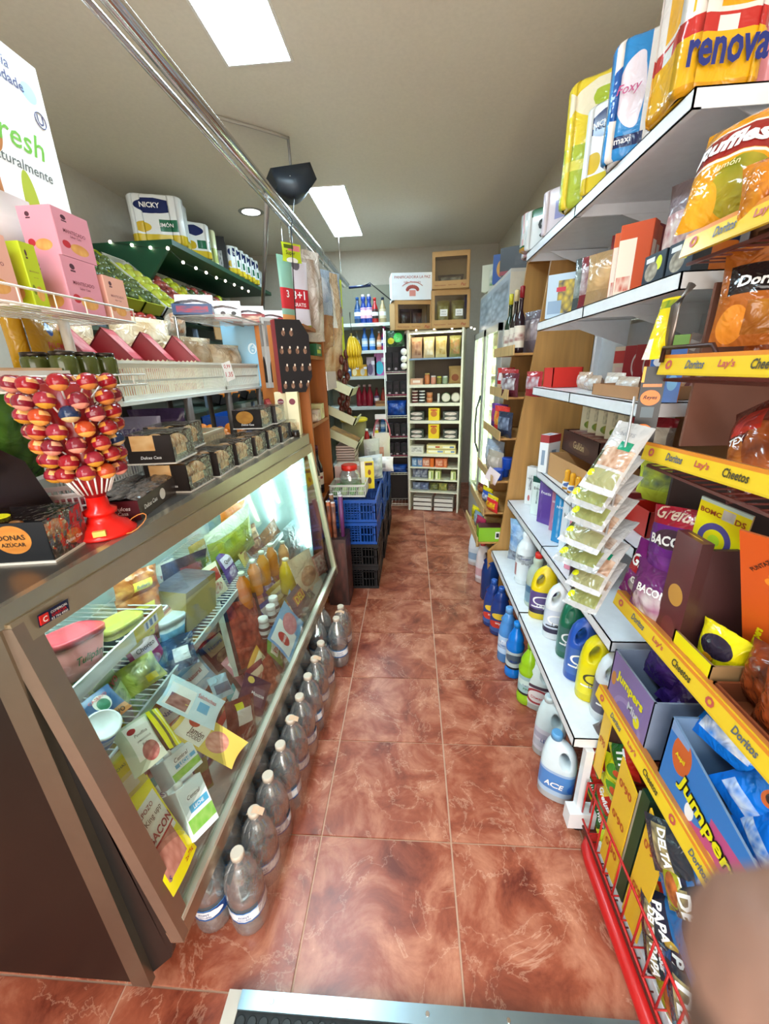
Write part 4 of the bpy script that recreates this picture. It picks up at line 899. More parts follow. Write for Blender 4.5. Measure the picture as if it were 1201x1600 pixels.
bm2 = P('#140a0c', [s for k in range(14) for s in (('e', .12 + .24*(k % 4) + .1*((k//4) % 2), .1 + .24*(k//4), .055, .04, '#b08468', '#4a2c20', 20), ('e', .14 + .24*(k % 4) + .1*((k//4) % 2), .15 + .24*(k//4), .025, .018, '#ecdcc8'))], .7)
g.face(range(6), bm2, [(x + .5, z) for x, z in oc]); g.face([11, 10, 9, 8, 7, 6], bm2)
for i in range(6): j = (i+1) % 6; g.face((i, i+6, j+6, j), M('#a83034', .4))
g.link('body', t)
t = thing('arch_carton', 'grey white carton with a dark arch window between blue box and patterned box', 'carton')
M4, w_, h_ = frame((404, 496), (430, 498), (436, 605), Vector((-.80, 2.45, 1.6)), (.3, -.95, 0)); t.matrix_world = M4
carton(t, w_, .05, h_, P('#b8b4ae', [('e', .5, .28, .32, .18, '#1c1818'), ('r', .18, .82, .08, .28, '#1c1818'), ('r', .1, .9, .6, .95, '#5c5454', '#9c948c', 6)], .4))
BT = [('dark blue and red', '#23426c', '#b8242c'), ('white with dark drawings', '#e8e4e0', '#c02a30'), ('red and cream', '#8c2028', '#e8c8a8'), ('red with star print', '#a82430', '#f0e4d0'), ('white and red', '#e8dcd4', '#c03038')]
for i, (px, l) in enumerate(((332, 0), (368, 1), (402, 2), (428, 3), (452, 4))):
    nm, c1, c2 = BT[l]; p = A(px, 493, x=-.95); p.z = 1.812; p.y = 2.02 + .20*i; p.x = -1.02 + .055*i
    t = thing('biscuit_tray', '%s Christmas biscuit tray on top of the gift boxes' % nm, 'tray', 'biscuit trays above the counter', p, .35)
    g = G(); W_ = .17; g.box(-W_/2, W_/2, -.05, .05, 0, .045, P(c1, rough=.3), front=P(c1, [('r', 0, 1, 0, .2, c2), ('e', .2, .6, .07, .2, '#1c1c1c'), ('e', .5, .6, .07, .2, '#3a2a2a'), ('e', .8, .6, .07, .2, '#1c1c1c')] if l == 1 else [('r', .1, .9, .2, .8, c2, c1, 5)], .3), right=P(c1, [('r', 0, 1, 0, .3, c2)], .3)); g.link('tray', t)
    g = G(); g.grid(8, 6, lambda u, v: Vector(((u-.5)*W_*.96, (v-.5)*.09, .045 + .02*math.sin(PI*u) + .006*noise.noise(Vector((u*4, v*4, i))))), P('#c49a80', [('r', 0, 1, 0, 1, '#8c5a48', '#ece0d8', 7)], .15, .6)); g.link('biscuits', t)
    g = G(); g.grid(6, 3, lambda u, v: Vector(((u-.5)*W_, .05 + .02*v, .04 + .06*v)), P('#efe6e2', [('r', .1, .9, .2, .9, '#d8a0a0', '#f4f0ee', 5)], .4)); g.link('flap', t)
t = thing('tray_shelf', 'narrow white wire shelf holding the biscuit trays above the counter', 'shelf', None, (-.92, 2.45, 1.807))
g = wireshelf(-.17, .10, -.50, .45, -.004, '', M('#b8b4ac', .4), .04); g.link('wires', t)
for y in (-.5, .48): G().tube([(-.16, y, -.005), (-.16, y, 1.475 - 1.807 + .002)], .006, STEEL, 8).link('leg', t)

# ---- white wire racks at the near left with pink cartons
t = thing('wire_rack', 'white coated wire rack with two levels at the near left of the counter', 'rack', None, (-.98, .93, CT)); W0 = M('#f0ece0', .35)
def rackshelf(z, y0, y1, rim=.035):
    g = G(); x0, x1 = -.17, .17
    for k in range(int((x1 - x0)/.024) + 1): x = x0 + k*.0243; g.tube([(x, y0, z), (x, y1, z)], .0016, W0, 4)
    for zz in (z, z + rim): g.tube([(x0, y0, zz), (x1, y0, zz), (x1, y1, zz), (x0, y1, zz)], .0028, W0, 6, True)
    for k in range(9): y = y0 + (y1 - y0)*k/8; g.tube([(x1, y, z), (x1, y, z + rim)], .0018, W0, 4)
    for k in range(5): x = x0 + (x1 - x0)*k/4; g.tube([(x, y1, z), (x, y1, z + rim)], .0018, W0, 4)
    g.tube([(x0, (y0+y1)/2, z), (x1, (y0+y1)/2, z)], .003, W0, 6); return g
rackshelf(1.70 - CT, -.42, .31, .033).link('wire_shelf', t); rackshelf(1.528 - CT, -.16, .30, .028).link('wire_shelf', t)
for p_ in ((.03, .21), (-.14, -.40)): G().tube([(p_[0], p_[1], 0), (p_[0], p_[1], 1.70 - CT)], .013, M('#e8e2d4', .4), 12).link('post', t)
PK, PE, GR = '#d890a0', '#e0a896', '#b4c41c'
def mant(base, fruit, txt):
    return P(base, [('e', .55, .22, .26, .12, '#e0a85c', '#c4823c', 5), ('e', .2, .27, .11, .08, fruit), ('e', .28, .84, .07, .05, '#4a2030'), ('r', .21, .35, .75, .78, '#4a2030')], .45)
zz = 1.704; 
for i, (px, w_, col, fr, lab_, up) in enumerate(((-48, .105, PE, '#c07a44', 'peach mantecado carton at the left picture edge on the wire rack', 0), (46, .04, GR, '#6c7a10', 'lime green mantecado carton between the peach and pink ones', 0), (103, .115, PK, '#b8202c', 'pink mantecado carton in the bottom row on the wire rack', 0), (162, .085, PE, '#c07a44', 'peach mantecado carton at the right end of the wire rack', 0), (90, .115, PK, '#b8202c', 'pink mantecado carton stacked on top of the others', 1))):
    e0 = A(px, 445 if not up else 375, x=-.83); h_ = .10 if up else (.125 if i != 3 else .108)
    d_ = .085; y0 = e0.y
    t = thing('mantecado_carton', lab_, 'carton', 'mantecado cartons on the wire rack', (-.83 - d_/2, y0 + w_/2 + .002, zz if not up else zz + .1262), PI/2)
    carton(t, w_, d_, h_, mant(col, fr, ''), mant(col, fr, ''), M(col, .5), [('MANTECADO', w_*.6, M('#7a3040', .5), 0, h_*.56), ('Sabor Casa', w_*.3, M('#7a3040', .5), 0, h_*.47, {'s': .3})])
sg_n = (.80, -.6, 0)
w_, h_ = .62, .575; M4 = Matrix.Translation((-.935, 1.255 - w_/2, 1.708)) @ Matrix.Rotation(PI/2, 4, 'Z')
t = thing('advert_board', 'white printed advert board with fruit picture at the upper left corner', 'sign', M4=M4)
g = G(); g.box(-w_/2, w_/2, 0, .006, 0, h_, M('#f0f0ee', .5), front=P('#f2f4f4', [('r', 0, .68, .40, .84, '#7c4020', '#e0a868', 7), ('e', .70, .72, .05, .14, '#b87840'), ('e', .80, .42, .035, .14, '#a8b83c'), ('e', .84, .30, .045, .09, '#b8c83c'), ('e', .89, .22, .06, .09, '#84bc2c'), ('e', .89, .12, .08, .06, '#eda23c', '#f0c060', 4), ('e', .96, .10, .05, .05, '#e8c818'),
    ('r', 0, .78, .12, .44, '#5c3c30', '#f4f0ec', 5), ('r', 0, .80, 0, .13, '#2c2428', '#58484c', 14), ('e', .93, .88, .035, .035, '#a8d4ec')], .35)); g.link('board', t)
lettering(t, [('galicia', .075, M('#3a3a70', .5), w_*.30, h_*.93, {'s': .2}), ('calidade', .095, M('#3a3a70', .5), w_*.33, h_*.885, {'b': .03}), ('Fresh', .16, M('#6cb42c', .5), w_*.30, h_*.68, {'s': .3}), ('naturalmente', .17, M('#5c6460', .5), w_*.30, h_*.58, {'s': .2}), ('U', .018, M('#3a3a70', .5), w_*.455, h_*.80, {'b': .02})], lambda a, c: (a, -.0008, c))
g = G(); g.tube([(w_*.455 + .016*math.cos(k/8*PI), -.001, h_*.80 + .016*math.sin(k/8*PI)) for k in range(16)], .0012, M('#3a3a70', .5), 4, True); g.link('ring_mark', t)
for i, (tl, tr, br, l) in enumerate((((-10, 478), (28, 480), (62, 575), 'plain gold popcorn bag at the left edge under the wire rack'), ((28, 484), (95, 500), (128, 578), 'gold popcorn bag with red lettering under the wire rack'))):
    Q('popcorn_bag', l, 'bag', tl, tr, br, -1.02, (.75, -.65, 0), flat(P('#b8881c', [('e', .55, .22, .26, .2, '#9a8c80', '#c8b8a8', 5), ('e', .72, .82, .09, .09, '#d8a06c'), ('e', .42, .74, .08, .12, '#1c4c8c')] if i else '' or [], .2, .3), .04, [('PALOMITAS', .62, TXR, .06, .44, {'b': .02})] if i else (), i, .25), 'popcorn bags')
Q('snack_pouch', 'small yellow pouch behind the gold popcorn bags', 'bag', (56, 484), (96, 486), (98, 508), -1.15, (.75, -.65, 0), flat(P('#f0d414', [('e', .7, .3, .2, .4, '#c04828')], .25), .03))
Q('snack_pouch', 'pale blue pouch behind the popcorn bags at the left', 'bag', (4, 474), (54, 478), (56, 500), -1.17, (.75, -.65, 0), flat(P('#9cbcdc', [('r', .3, .8, .2, .8, '#e8eef4')], .25), .03))
t = thing('foam_tray', 'white foam tray wrapped in film lying on the lower wire rack', 'tray', None, (-.93, .80, 1.531), .1); g = G(); g.box(-.15, .12, -.10, .16, 0, .038, M('#e6e2dc', .4)); g.box(-.14, .11, -.09, .15, .038, .044, P('#c9a07c', [('r', 0, 1, 0, 1, '#dcb890', '#a87c5c', 5)], .3)); g.link('tray', t)
jr = None
for i in range(6):
    x = -.86 - .075*(i % 2); y = 1.0 + .07*(i // 2); l = '%s olive jar with dark lid in the %s column on the wire rack' % (ordw(i // 2, 3), 'front' if i % 2 == 0 else 'rear')
    if jr is None: jr = thing('olive_jar', l, 'jar', 'olive jars on the lower wire rack', (x, y, 1.531)); bottle(jr, [(.026, 0), (.03, .005), (.03, .065), (.026, .075)], M('#4c5424', .12), M('#3c342c', .25, .6), .027, .012, n=18)
    else: clone(jr, l, (x, y, 1.531))
t = thing('egg_bag', 'clear bag of white eggs behind the red house boxes', 'bag', None, (-1.42, 1.72, 1.62), .6)
G().box(-.16, .16, -.09, .09, -.42, 0, DKS).link('stand', t)
for i in range(6): G().ball((-.08 + .05*(i % 3), -.04 + .06*(i//3), .03), .026, M('#e8dcc8', .5), 12, 1.2).link('egg', t)
G().grid(6, 6, lambda u, v: Vector(((u-.5)*.26, (v-.5)*.2, .075 + .01*noise.noise(Vector((u*5, v*5, 1))))), FILM).link('film', t)

PK = [('teal', '#2c8c8c', '#dce8e4'), ('crimson', '#a82434', '#e8d8d0'), ('lemon', '#e4d42c', '#b8642c'), ('navy blue', '#1c3464', '#c8d4e4'), ('coral', '#d87c64', '#f0e4dc'), ('lime', '#8cb82c', '#e8ecd0'), ('chocolate', '#4c2c20', '#c89c6c'), ('powder blue', '#9cc4dc', '#f0f4f4'), ('olive', '#6c7434', '#d8d0a8'), ('rose', '#d898a4', '#f4ece8'), ('black', '#24242c', '#b8a87c'), ('amber', '#c8842c', '#f0e0b8'), ('sea green', '#3c7c5c', '#d8e4d4'), ('burgundy', '#5c1c2c', '#c8a8a0'), ('ivory', '#e8e4d4', '#a85c4c'), ('cobalt', '#2454a8', '#e4e8f0'), ('salmon', '#e09c84', '#b85c4c'), ('slate', '#4c5c6c', '#c4ccd4'), ('mustard', '#b89c2c', '#ecdca4'), ('plum', '#5c3464', '#d0c0d4'), ('mint', '#a8d4bc', '#4c8c6c'), ('brick', '#9c4430', '#e4c8b8'), ('ochre', '#b07c34', '#e8d4ac'), ('ash grey', '#9c9c98', '#e8e8e4')]
for i, (nm, c1, c2) in enumerate(PK):
    r_ = i % 3; y = .74 + .062*i; x = (-.68, -.80, -.93)[r_]; zb = .315 + .04*r_ + .012
    t = thing('food_packet', '%s coloured food packet lying on the sloping deck of the display case' % nm, 'packet', None, M4=Matrix.Translation((x, y, zb)) @ Euler((0, 0, PI/2 - .3 + .25*math.sin(i*2.3))).to_matrix().to_4x4() @ Euler((-.62, .25*math.sin(i*1.7), 0)).to_matrix().to_4x4())
    bag(t, .12 + .02*(i % 2), .15, .035, P(c1, [('r', .1, .9, .45, .85, c2), ('e', .5, .28, .3, .16, c2, c1, 6)], .18, .4), None, [(('FRESCO', 'Natural', 'EXTRA')[i % 3], .07, TXR if i % 2 else TXB, 0, .10)], 400+i, .4, (9, 10))

PK2 = [('scarlet', '#c83428', '#f0e0d8'), ('turquoise', '#3ca8b0', '#e8f0f0'), ('wine red', '#6c1c30', '#e0c4a8'), ('honey', '#d8a038', '#f4e8c0'), ('leaf green', '#5c9c3c', '#ecf0d8'), ('indigo', '#2c2c6c', '#d8b85c'), ('terracotta', '#b0583c', '#f0d8c4'), ('sky blue', '#6cb0e0', '#f4f4f0'), ('charcoal', '#34343c', '#c8b890'), ('peach', '#e8b090', '#a84838'), ('pistachio', '#b4cc84', '#5c7c34'), ('magenta', '#a83c74', '#f0dce4'), ('copper', '#a86438', '#e8d0b0'), ('azure', '#2c74bc', '#e8eef4'), ('cream', '#ece4c8', '#b04838'), ('violet', '#5c4490', '#e0d8ec'), ('straw', '#dcc874', '#8c3c28'), ('russet', '#84381c', '#e4bc94')]
for i, (nm, c1, c2) in enumerate(PK2):
    if i < 10: y = .98 + .115*i; M4 = Matrix.Translation((fx(y, .36) - .055 - .02*(i % 2), y, .325)) @ Euler((0, 0, PI/2 + .3*math.sin(i*2.1))).to_matrix().to_4x4() @ Euler((-.38, .3*math.sin(i*1.3), 0)).to_matrix().to_4x4(); l = '%s packet leaning near the lower edge of the case glass' % nm
    else: y = .82 + .15*(i - 10); M4 = Matrix.Translation((-.82, y, .661)) @ Euler((0, 0, PI/2 + .25*math.sin(i*2.1))).to_matrix().to_4x4() @ Euler((-.3, 0, 0)).to_matrix().to_4x4(); l = '%s packet standing on the lower wire shelf of the case' % nm
    t = thing('food_packet', l, 'packet', None, M4=M4)
    bag(t, .115, .14, .03, P(c1, [('r', .1, .9, .5, .86, c2), ('e', .5, .28, .3, .16, c2, c1, 8)], .18, .4), None, [(('Queso', 'Pavo', 'Chorizo')[i % 3], .07, TXK if i % 2 else TXR, 0, .095)], 500+i, .4, (9, 10))
# ================================================================== LEFT WALL: fruit stand with green canopy
GRN = M('#0f4a30', .45); GRD = M('#0c3324', .5)
t = thing('fruit_stand', 'dark green fruit stand with flat canopy along the left wall', 'stand', None, (-2.0, 4.0, 0)); FS = t
def fp(g, n): g.v = [(p[0] + 2.0, p[1] - 4.0, p[2]) for p in g.v]; return g.link(n, t)
fp(G().box(-2.27, -1.68, 3.18, 5.3, 2.42, 2.455, GRN), 'canopy_board')
g = G(); g.v = [(-2.27, 3.18, 1.80), (-2.27, 3.18, 2.42), (-1.70, 3.18, 2.42), (-2.0, 3.18, 2.10), (-2.27, 3.21, 1.80), (-2.27, 3.21, 2.42), (-1.70, 3.21, 2.42), (-2.0, 3.21, 2.10)]
g.face((3, 2, 1, 0), GRN); g.face((4, 5, 6, 7), GRN)
for i in range(4): g.face((i, (i+1) % 4, (i+1) % 4 + 4, i+4), GRN)
fp(g, 'side_panel')
g = G(); q = [(-2.2, 2.33), (-1.72, 1.90), (-1.70, 1.92), (-2.2, 2.37)]
for y in (2.45, 4.95): g.v += [(x, y, z) for x, z in q]
g.face((0, 1, 2, 3), GRD); g.face((7, 6, 5, 4), GRD)
for i in range(4): g.face((i, i+4, (i+1) % 4 + 4, (i+1) % 4), GRD)
fp(g, 'sloping_shelf')
for z in (1.82, 1.28, .85): fp(G().box(-2.2, -1.72, 2.3, 5.2, z - .02, z, M('#4a5c50', .5)), 'shelf_board')
fp(G().box(-2.27, -2.25, 2.3, 5.3, .0, 2.4, M('#8c9088', .6)), 'back_panel')
for y in (2.35, 3.4, 4.4, 5.15): fp(G().box(-1.76, -1.73, y, y + .03, 0, 1.9, M('#7c8ca0', .4, .4)), 'post')
ld = thing('fairy_lights', 'string of small warm lights along the green canopy edge', 'string lights')
pts = [A(px, py, x=-1.67) for px, py in ((262, 388), (286, 410), (306, 419), (322, 426), (338, 434), (352, 439), (366, 445), (378, 450), (388, 455))]
p2 = [A(px, py, y=3.17) for px, py in ((172, 378), (206, 383), (235, 387))]
G().tube(p2 + pts, .002, M('#2c3c30', .6), 4).link('cord', ld)
for p in p2 + pts: G().ball(tuple(p), .011, LEDW, 8).link('bulb', ld)
# fruit crates on the slope
def crate_tilt(name, label, cat, y, w_, fruits, crc, r=.038, group='tilted fruit crates on the stand', big=1):
    sl = math.atan2(.43, .48); L = .52
    M4 = Matrix.Translation((-1.70, y, 1.925)) @ Matrix.Rotation(PI/2, 4, 'Z') @ Matrix.Rotation(sl, 4, 'X')
    t = thing(name, label, cat, group, M4=M4); m = M(crc, .6); g = G()
    g.box(-w_/2, w_/2, 0, L, .004, .012, m)
    for x0, x1, y0, y1 in ((-w_/2, w_/2, 0, .01), (-w_/2, w_/2, L-.01, L), (-w_/2, -w_/2+.008, 0, L), (w_/2-.008, w_/2, 0, L)): g.box(x0, x1, y0, y1, .004, .08, m)
    g.link('crate', t)
    nx = max(2, int(w_/(2*r*.92))); ny = int(L/(2*r*.95)); k = 0
    me = []
    for c1, c2 in fruits:
        g = G(); g.ball((0, 0, 0), r, P(c1, [('r', 0, 1, .0, 1, c1, c2, 3)], .25), 12, .9); me.append(g.mesh('fruit'))
    for i in range(nx):
        for j in range(ny):
            o = link(RND.choice(me), 'fruit', t, Matrix.Translation(((i + .5)/nx*w_*.94 - w_*.47 + RND.uniform(-.004, .004), .02 + r + j*(L-.06-r)/ny + (r*.5 if i % 2 else 0), .05 + RND.uniform(0, .025))) @ Euler((RND.uniform(-1, 1), RND.uniform(-1, 1), RND.uniform(0, 6))).to_matrix().to_4x4())
YA, GA, RA, DG = ('#c4c83c', '#a8b41c'), ('#a4b83c', '#ccc84c'), ('#7c2c2c', '#b85c4c'), ('#3c4c28', '#5c6c3c')
crate_tilt('fruit_crate', 'crate of dark green avocados nearest on the sloping shelf', 'crate', 2.56, .20, [DG, ('#54643c', '#2c3c1c')], '#a8b020', .032)
crate_tilt('fruit_crate', 'second crate of dark green avocados beside the yellow apples', 'crate', 2.78, .20, [DG, ('#465430', '#6c7844')], '#a8b020', .032)
crate_tilt('fruit_crate', 'white crate heaped with yellow apples on the sloping shelf', 'crate', 3.03, .23, [YA, GA], '#dcdcd4', .042)
crate_tilt('fruit_crate', 'crate of dark red apples beside the yellow apples', 'crate', 3.28, .20, [RA, ('#8c3c34', '#5c1c20')], '#d8d8d0', .038)
crate_tilt('fruit_crate', 'crate of yellow green pears with orange ones beyond the red apples', 'crate', 3.56, .24, [YA, ('#c8a82c', '#a8b41c')], '#d8d0c4', .040)
for i in range(3): crate_tilt('fruit_crate', '%s dim crate of mixed fruit far along the sloping shelf' % ordw(i, 3), 'crate', 3.85 + .3*i, .24, [DG, RA, YA], '#b8b4a8', .042)
t = thing('cardboard_sheet', 'brown cardboard sheet standing before the far fruit crates', 'cardboard', None, (-1.66, 3.7, 1.83), PI/2); G().box(-.12, .12, -.004, .004, 0, .22, KRAFT).link('sheet', t)
t = thing('tomato_basket', 'wire basket of red tomatoes below the avocado crates', 'basket', None, (-1.80, 2.62, 1.822)); vbasket(t, .28, .42, .06, M('#5c5c58', .4))
for i in range(12): G().ball((-.09 + .09*(i % 3), -.15 + .1*(i//3), .075), .045, M('#b03c30', .25), 14, .85).link('tomato', t)
t = thing('snack_bag_pile', 'clear bag of orange snacks beside the tomatoes', 'bag', None, (-1.70, 3.05, 1.822), PI/2); bag(t, .26, .2, .1, P('#d8c8b4', [('r', .1, .9, .1, .7, '#d88a4c', '#f0e4d4', 5)], .12, .7), None, (), 31, .7)
og = G(); og.ball((0, 0, 0), .042, M('#e8821c', .4, bump=.1, scale=200), 14, .95); ome = og.mesh('orange')
def ocrate(label, x, y, z, w_, d_, h_, col, n, tl=.35, nm='orange_crate'):
    M4 = Matrix.Translation((x, y, z)) @ Matrix.Rotation(PI/2, 4, 'Z') @ Matrix.Rotation(tl, 4, 'X')
    t = thing(nm, label, 'crate', 'crates of oranges', M4=M4); m = M(col, .5); g = G(); g.box(-w_/2, w_/2, 0, d_, 0, .01, m)
    for x0, x1, y0, y1 in ((-w_/2, w_/2, 0, .01), (-w_/2, w_/2, d_-.01, d_), (-w_/2, -w_/2+.01, 0, d_), (w_/2-.01, w_/2, 0, d_)): g.box(x0, x1, y0, y1, 0, h_, m)
    g.link('crate', t)
    for i in range(n[0]):
        for j in range(n[1]):
            link(ome, 'orange', t, Matrix.Translation((-w_/2 + w_*(i+.5)/n[0] + RND.uniform(-.01, .01), d_*(j+.5)/n[1] + (.02 if i % 2 else 0), .05 + RND.uniform(0, .045))))
ocrate('black crate heaped with oranges left in the lower row of the fruit stand', -1.70, 3.75, 1.29, .42, .36, .09, '#2a2624', (5, 5))
ocrate('second crate heaped with oranges right of the first in the lower row', -1.70, 4.45, 1.29, .60, .36, .09, '#2a2624', (7, 5))
ocrate('wooden tray of mandarins low behind the purple biscuit bags', -1.34, 2.95, 1.03, .62, .34, .05, '#8c6a3c', (8, 4), .15, 'mandarin_tray')
G().box(-.3, .3, .02, .32, -.9, -.01, DKS).link('plinth', bpy.data.objects['mandarin_tray'])
t = thing('crate', 'bright blue plastic crate under the oranges with a white sticker', 'crate', None, (-1.40, 3.42, 1.09), PI/2); t.rotation_euler = (0, 0, PI/2)
g = G(); BL = M('#164a9c', .35)
for x0, x1, y0, y1 in ((-.25, .25, 0, .01), (-.25, .25, .29, .3), (-.25, -.24, 0, .3), (.24, .25, 0, .3)): g.box(x0, x1, y0, y1, 0, .14, BL)
g.box(-.25, .25, 0, .3, -1.085, .01, BL); g.link('crate', t); G().lathe([(.02, 0), (.02, .002)], M('#b8d4e8', .4), 14, T=Matrix.Translation((-.1, -.001, .08)) @ Matrix.Rotation(PI/2, 4, 'X')).link('sticker', t)
# packs of rolls and bottles on the canopy
NK = lambda: (P('#eef2f2', [('r', 0, 1, 0, .20, '#dcc02c'), ('e', .42, .76, .30, .15, '#1c2a60'), ('r', .50, .86, .26, .5, '#1f6a4a'), ('e', .24, .34, .16, .12, '#d8b428')], .2), P('#e6ecec', [('r', 0, 1, 0, .20, '#d2b828')], .2), M('#e8ecec', .3))
nt = [('NICKY', .13, TXW, -.03, .235, {'b': .04}), ('LIMÓN', .10, TXW, .055, .12, {'b': .02})]
t = thing('kitchen_roll_pack', 'large lemon kitchen roll pack at the near end of the green canopy', 'roll pack', 'kitchen roll packs on the canopy', (-1.86, 3.40, 2.457), .25); rollpack(t, 3, 2, .062, .31, *NK(), nt)
t.rotation_euler.z = .35
t = thing('kitchen_roll_pack', 'lemon kitchen roll pack behind the large pack', 'roll pack', 'kitchen roll packs on the canopy', (-1.80, 3.76, 2.457), .7); rollpack(t, 2, 2, .058, .25, *NK())
t = thing('brandy_carton', 'black carton with bottle picture on the green canopy', 'carton', None, (-1.80, 4.22, 2.457), .5)
carton(t, .13, .13, .28, P('#17181a', [('r', .3, .7, .1, .6, '#3a3c40', '#dcdce0', 8)], .35), P('#14161a', [('r', 0, 1, .86, 1, '#c4bca0'), ('r', .3, .62, .28, .55, '#c8c8cc', '#4c4c54', 5)], .35))
t = thing('towel_pack', 'pale green paper towel roll before the black carton', 'roll pack', None, (-1.78, 4.02, 2.457), .4); rollpack(t, 1, 1, .058, .28, P('#dfe4b8', [('r', 0, 1, .1, .5, '#b8c46c')], .2), P('#dfe4b8', [('r', 0, 1, .1, .5, '#b8c46c')], .2), M('#e8e8d8', .3))
t = thing('crisps_box', 'dark red box behind the kitchen roll pack', 'box', None, (-1.98, 3.98, 2.457), .4); carton(t, .12, .12, .27, P('#3a1a1c', [('r', .1, .9, .6, .9, '#8c2c2c'), ('r', .1, .9, .2, .4, '#b8a888')], .4), None, None, [('MUSIC', .08, TXW, 0, .08)])
for i in range(5):
    t = thing('kitchen_roll_pack', '%s lemon kitchen roll pack in the far row on the canopy' % ordw(i, 5), 'roll pack', 'kitchen roll packs on the canopy', (-1.77, 4.36 + .13*i, 2.457), .9); rollpack(t, 1, 2, .06, .235, *NK(), [('Y', .03, TXW, 0, .17)] if i == 0 else ())
rp = None
for i in range(2):
    for j in range(2):
        l = '%s white paper roll pack in the %s row at the far left' % (ordw(i, 2), 'front' if j == 0 else 'rear')
        if rp is None: rp = thing('roll_pack', l, 'roll pack', 'white roll packs at the far left end', (-1.78, 5.02, 2.457)); rollpack(rp, 1, 1, .052, .2, P('#e4e8e8', [('r', .2, .8, .3, .6, '#b8c4c8')], .2), M('#e0e4e4', .2), M('#e8eaea', .3))
        else: clone(rp, l, (-1.78 - .14*j, 5.02 + .14*i, 2.457))

# ================================================================== ORANGE CABINET AND THINGS ON IT
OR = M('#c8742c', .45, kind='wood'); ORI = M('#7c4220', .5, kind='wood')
cb = thing('wooden_cabinet', 'orange brown wooden cabinet with open shelves at the far end of the counter', 'cabinet', None, (-.60, 2.40, 0)); t = cb
G().box(-.28, 0, 0, .022, 0, 1.80, OR).link('side_panel', t)
G().box(-.28, 0, .50, .522, 0, 1.80, OR).link('side_panel', t)
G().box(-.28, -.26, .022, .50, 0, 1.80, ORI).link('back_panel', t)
for z in (.12, .72, 1.22, 1.62, 1.78): G().box(-.26, -.002, .022, .50, z, z + .02, OR).link('shelf_board', t)
t = thing('garlic', 'pale head of garlic on the middle shelf of the orange cabinet', 'garlic', None, (-.64, 2.55, 1.24)); g = G()
for k in range(8): g.ball((.022*math.cos(k*PI/4), .022*math.sin(k*PI/4), .03), .02, M('#e4d0b8', .5), 8, 1.3)
g.link('bulb', t)
for i, (y, c_, l) in enumerate(((2.66, '#e8d8c8', 'pink white carton beside the garlic in the orange cabinet'), (2.78, '#e0dca0', 'pale yellow packet at the far side of the cabinet shelf'))):
    t = thing('small_packet', l, 'packet', None, (-.65, y, 1.24), PI/2); carton(t, .08, .08, .07 + .03*i, P(c_, [('r', .2, .8, .3, .7, '#d0906c', c_, 5)], .4))
WBP = [(.034, 0), (.037, .006), (.037, .17), (.030, .20), (.014, .235), (.0135, .29), (.015, .292), (.015, .305)]
for i, (y, z) in enumerate(((2.56, .742), (2.66, .742), (2.6, .142), (2.72, .142))):
    t = thing('wine_bottle', '%s wine bottle in the %s compartment of the orange cabinet' % (('first', 'second')[i % 2], 'middle' if i < 2 else 'lower'), 'bottle', None, (-.655, y, z)); bottle(t, WBP, M('#1a1214', .08), M('#5c1c2c', .35), .0155, .03, P('#d8c8b0', [('r', .3, .7, .5, .7, '#8c2c2c')], .5), (.2, .48), n=18, texts=[('RIOJA', .04, TXR, 0, .11)])
for i, (x, y, l) in enumerate(((-.72, 2.55, 'green yellow display tray on the upper shelf of the orange cabinet'), (-.64, 2.72, 'green tray with leaf print on the upper shelf of the orange cabinet'))):
    t = thing('display_tray', l, 'tray', None, (x, y, 1.641), PI/2); G().box(-.07, .07, -.05, .05, 0, .07, P('#1c5c34', rough=.4), front=P('#1c6a3a', [('r', .1, .8, .2, .5, '#c8d838'), ('r', .5, .9, .6, .8, '#e8e0c0')], .4), top=P('#e0b090', [('r', 0, 1, 0, 1, '#c85c3c', '#f0e0c8', 5)], .3)).link('tray', t)
# socks cards and bread bags hanging from the rail
def hook(t, dz):
    G().tube([(0, .0, 0), (0, 0, dz*.6), (.01, 0, dz*.8), (0, 0, dz)], .0022, CHROME, 5).link('hook', t)
def hang(name, label, cat, px, py, x, rz, w_, h_, th, mt, texts=(), seed=1, cr=.4, ztop=None, group=None):
    p = A(px, py, x=x); t = thing(name, label, cat, group, (p.x, p.y, p.z - h_), rz); bag(t, w_, h_, th, mt, None, texts, seed, cr)
    G().tube([(0, 0, h_ - .004), (0, .004, h_ + .02), (0, 0, 2.315 - (p.z - h_))], .0022, CHROME, 5).link('hook', t); return t
SK = P('#d8d4e0', [('r', 0, 1, .32, .60, '#c01c2c'), ('r', 0, 1, 0, .08, '#8c9c28'), ('e', .5, .95, .18, .08, '#6c6470')], .6)
hang('sock_pack', 'lilac sock multipack with a red 3+1 band hanging from the rail', 'socks', 460, 408, -.66, .75, .15, .36, .03, SK, [('3+1', .085, TXW, 0, .185, {'b': .03}), ('GRATIS', .09, TXW, 0, .135, {'b': .02})], 41, .1)
hang('sock_pack', 'mint green sock multipack hanging left of the lilac one', 'socks', 444, 400, -.70, 1.1, .13, .38, .03, P('#8cb8a4', [('r', 0, 1, .30, .58, '#c42830'), ('r', 0, 1, 0, .22, '#e0a060')], .6), [('3', .02, TXW, -.02, .19, {'b': .03})], 42, .1)
hang('card_header', 'lime yellow product card hanging above the sock packs', 'card', 454, 380, -.65, .8, .12, .09, .004, P('#b8c81c', [('r', .3, .95, .6, .9, '#d87c84'), ('r', .1, .6, .7, .9, '#4c5c14'), ('e', .5, .1, .3, .15, '#e8e8e0')], .5), [('Super', .06, TXK, -.01, .04)], 43, .1)
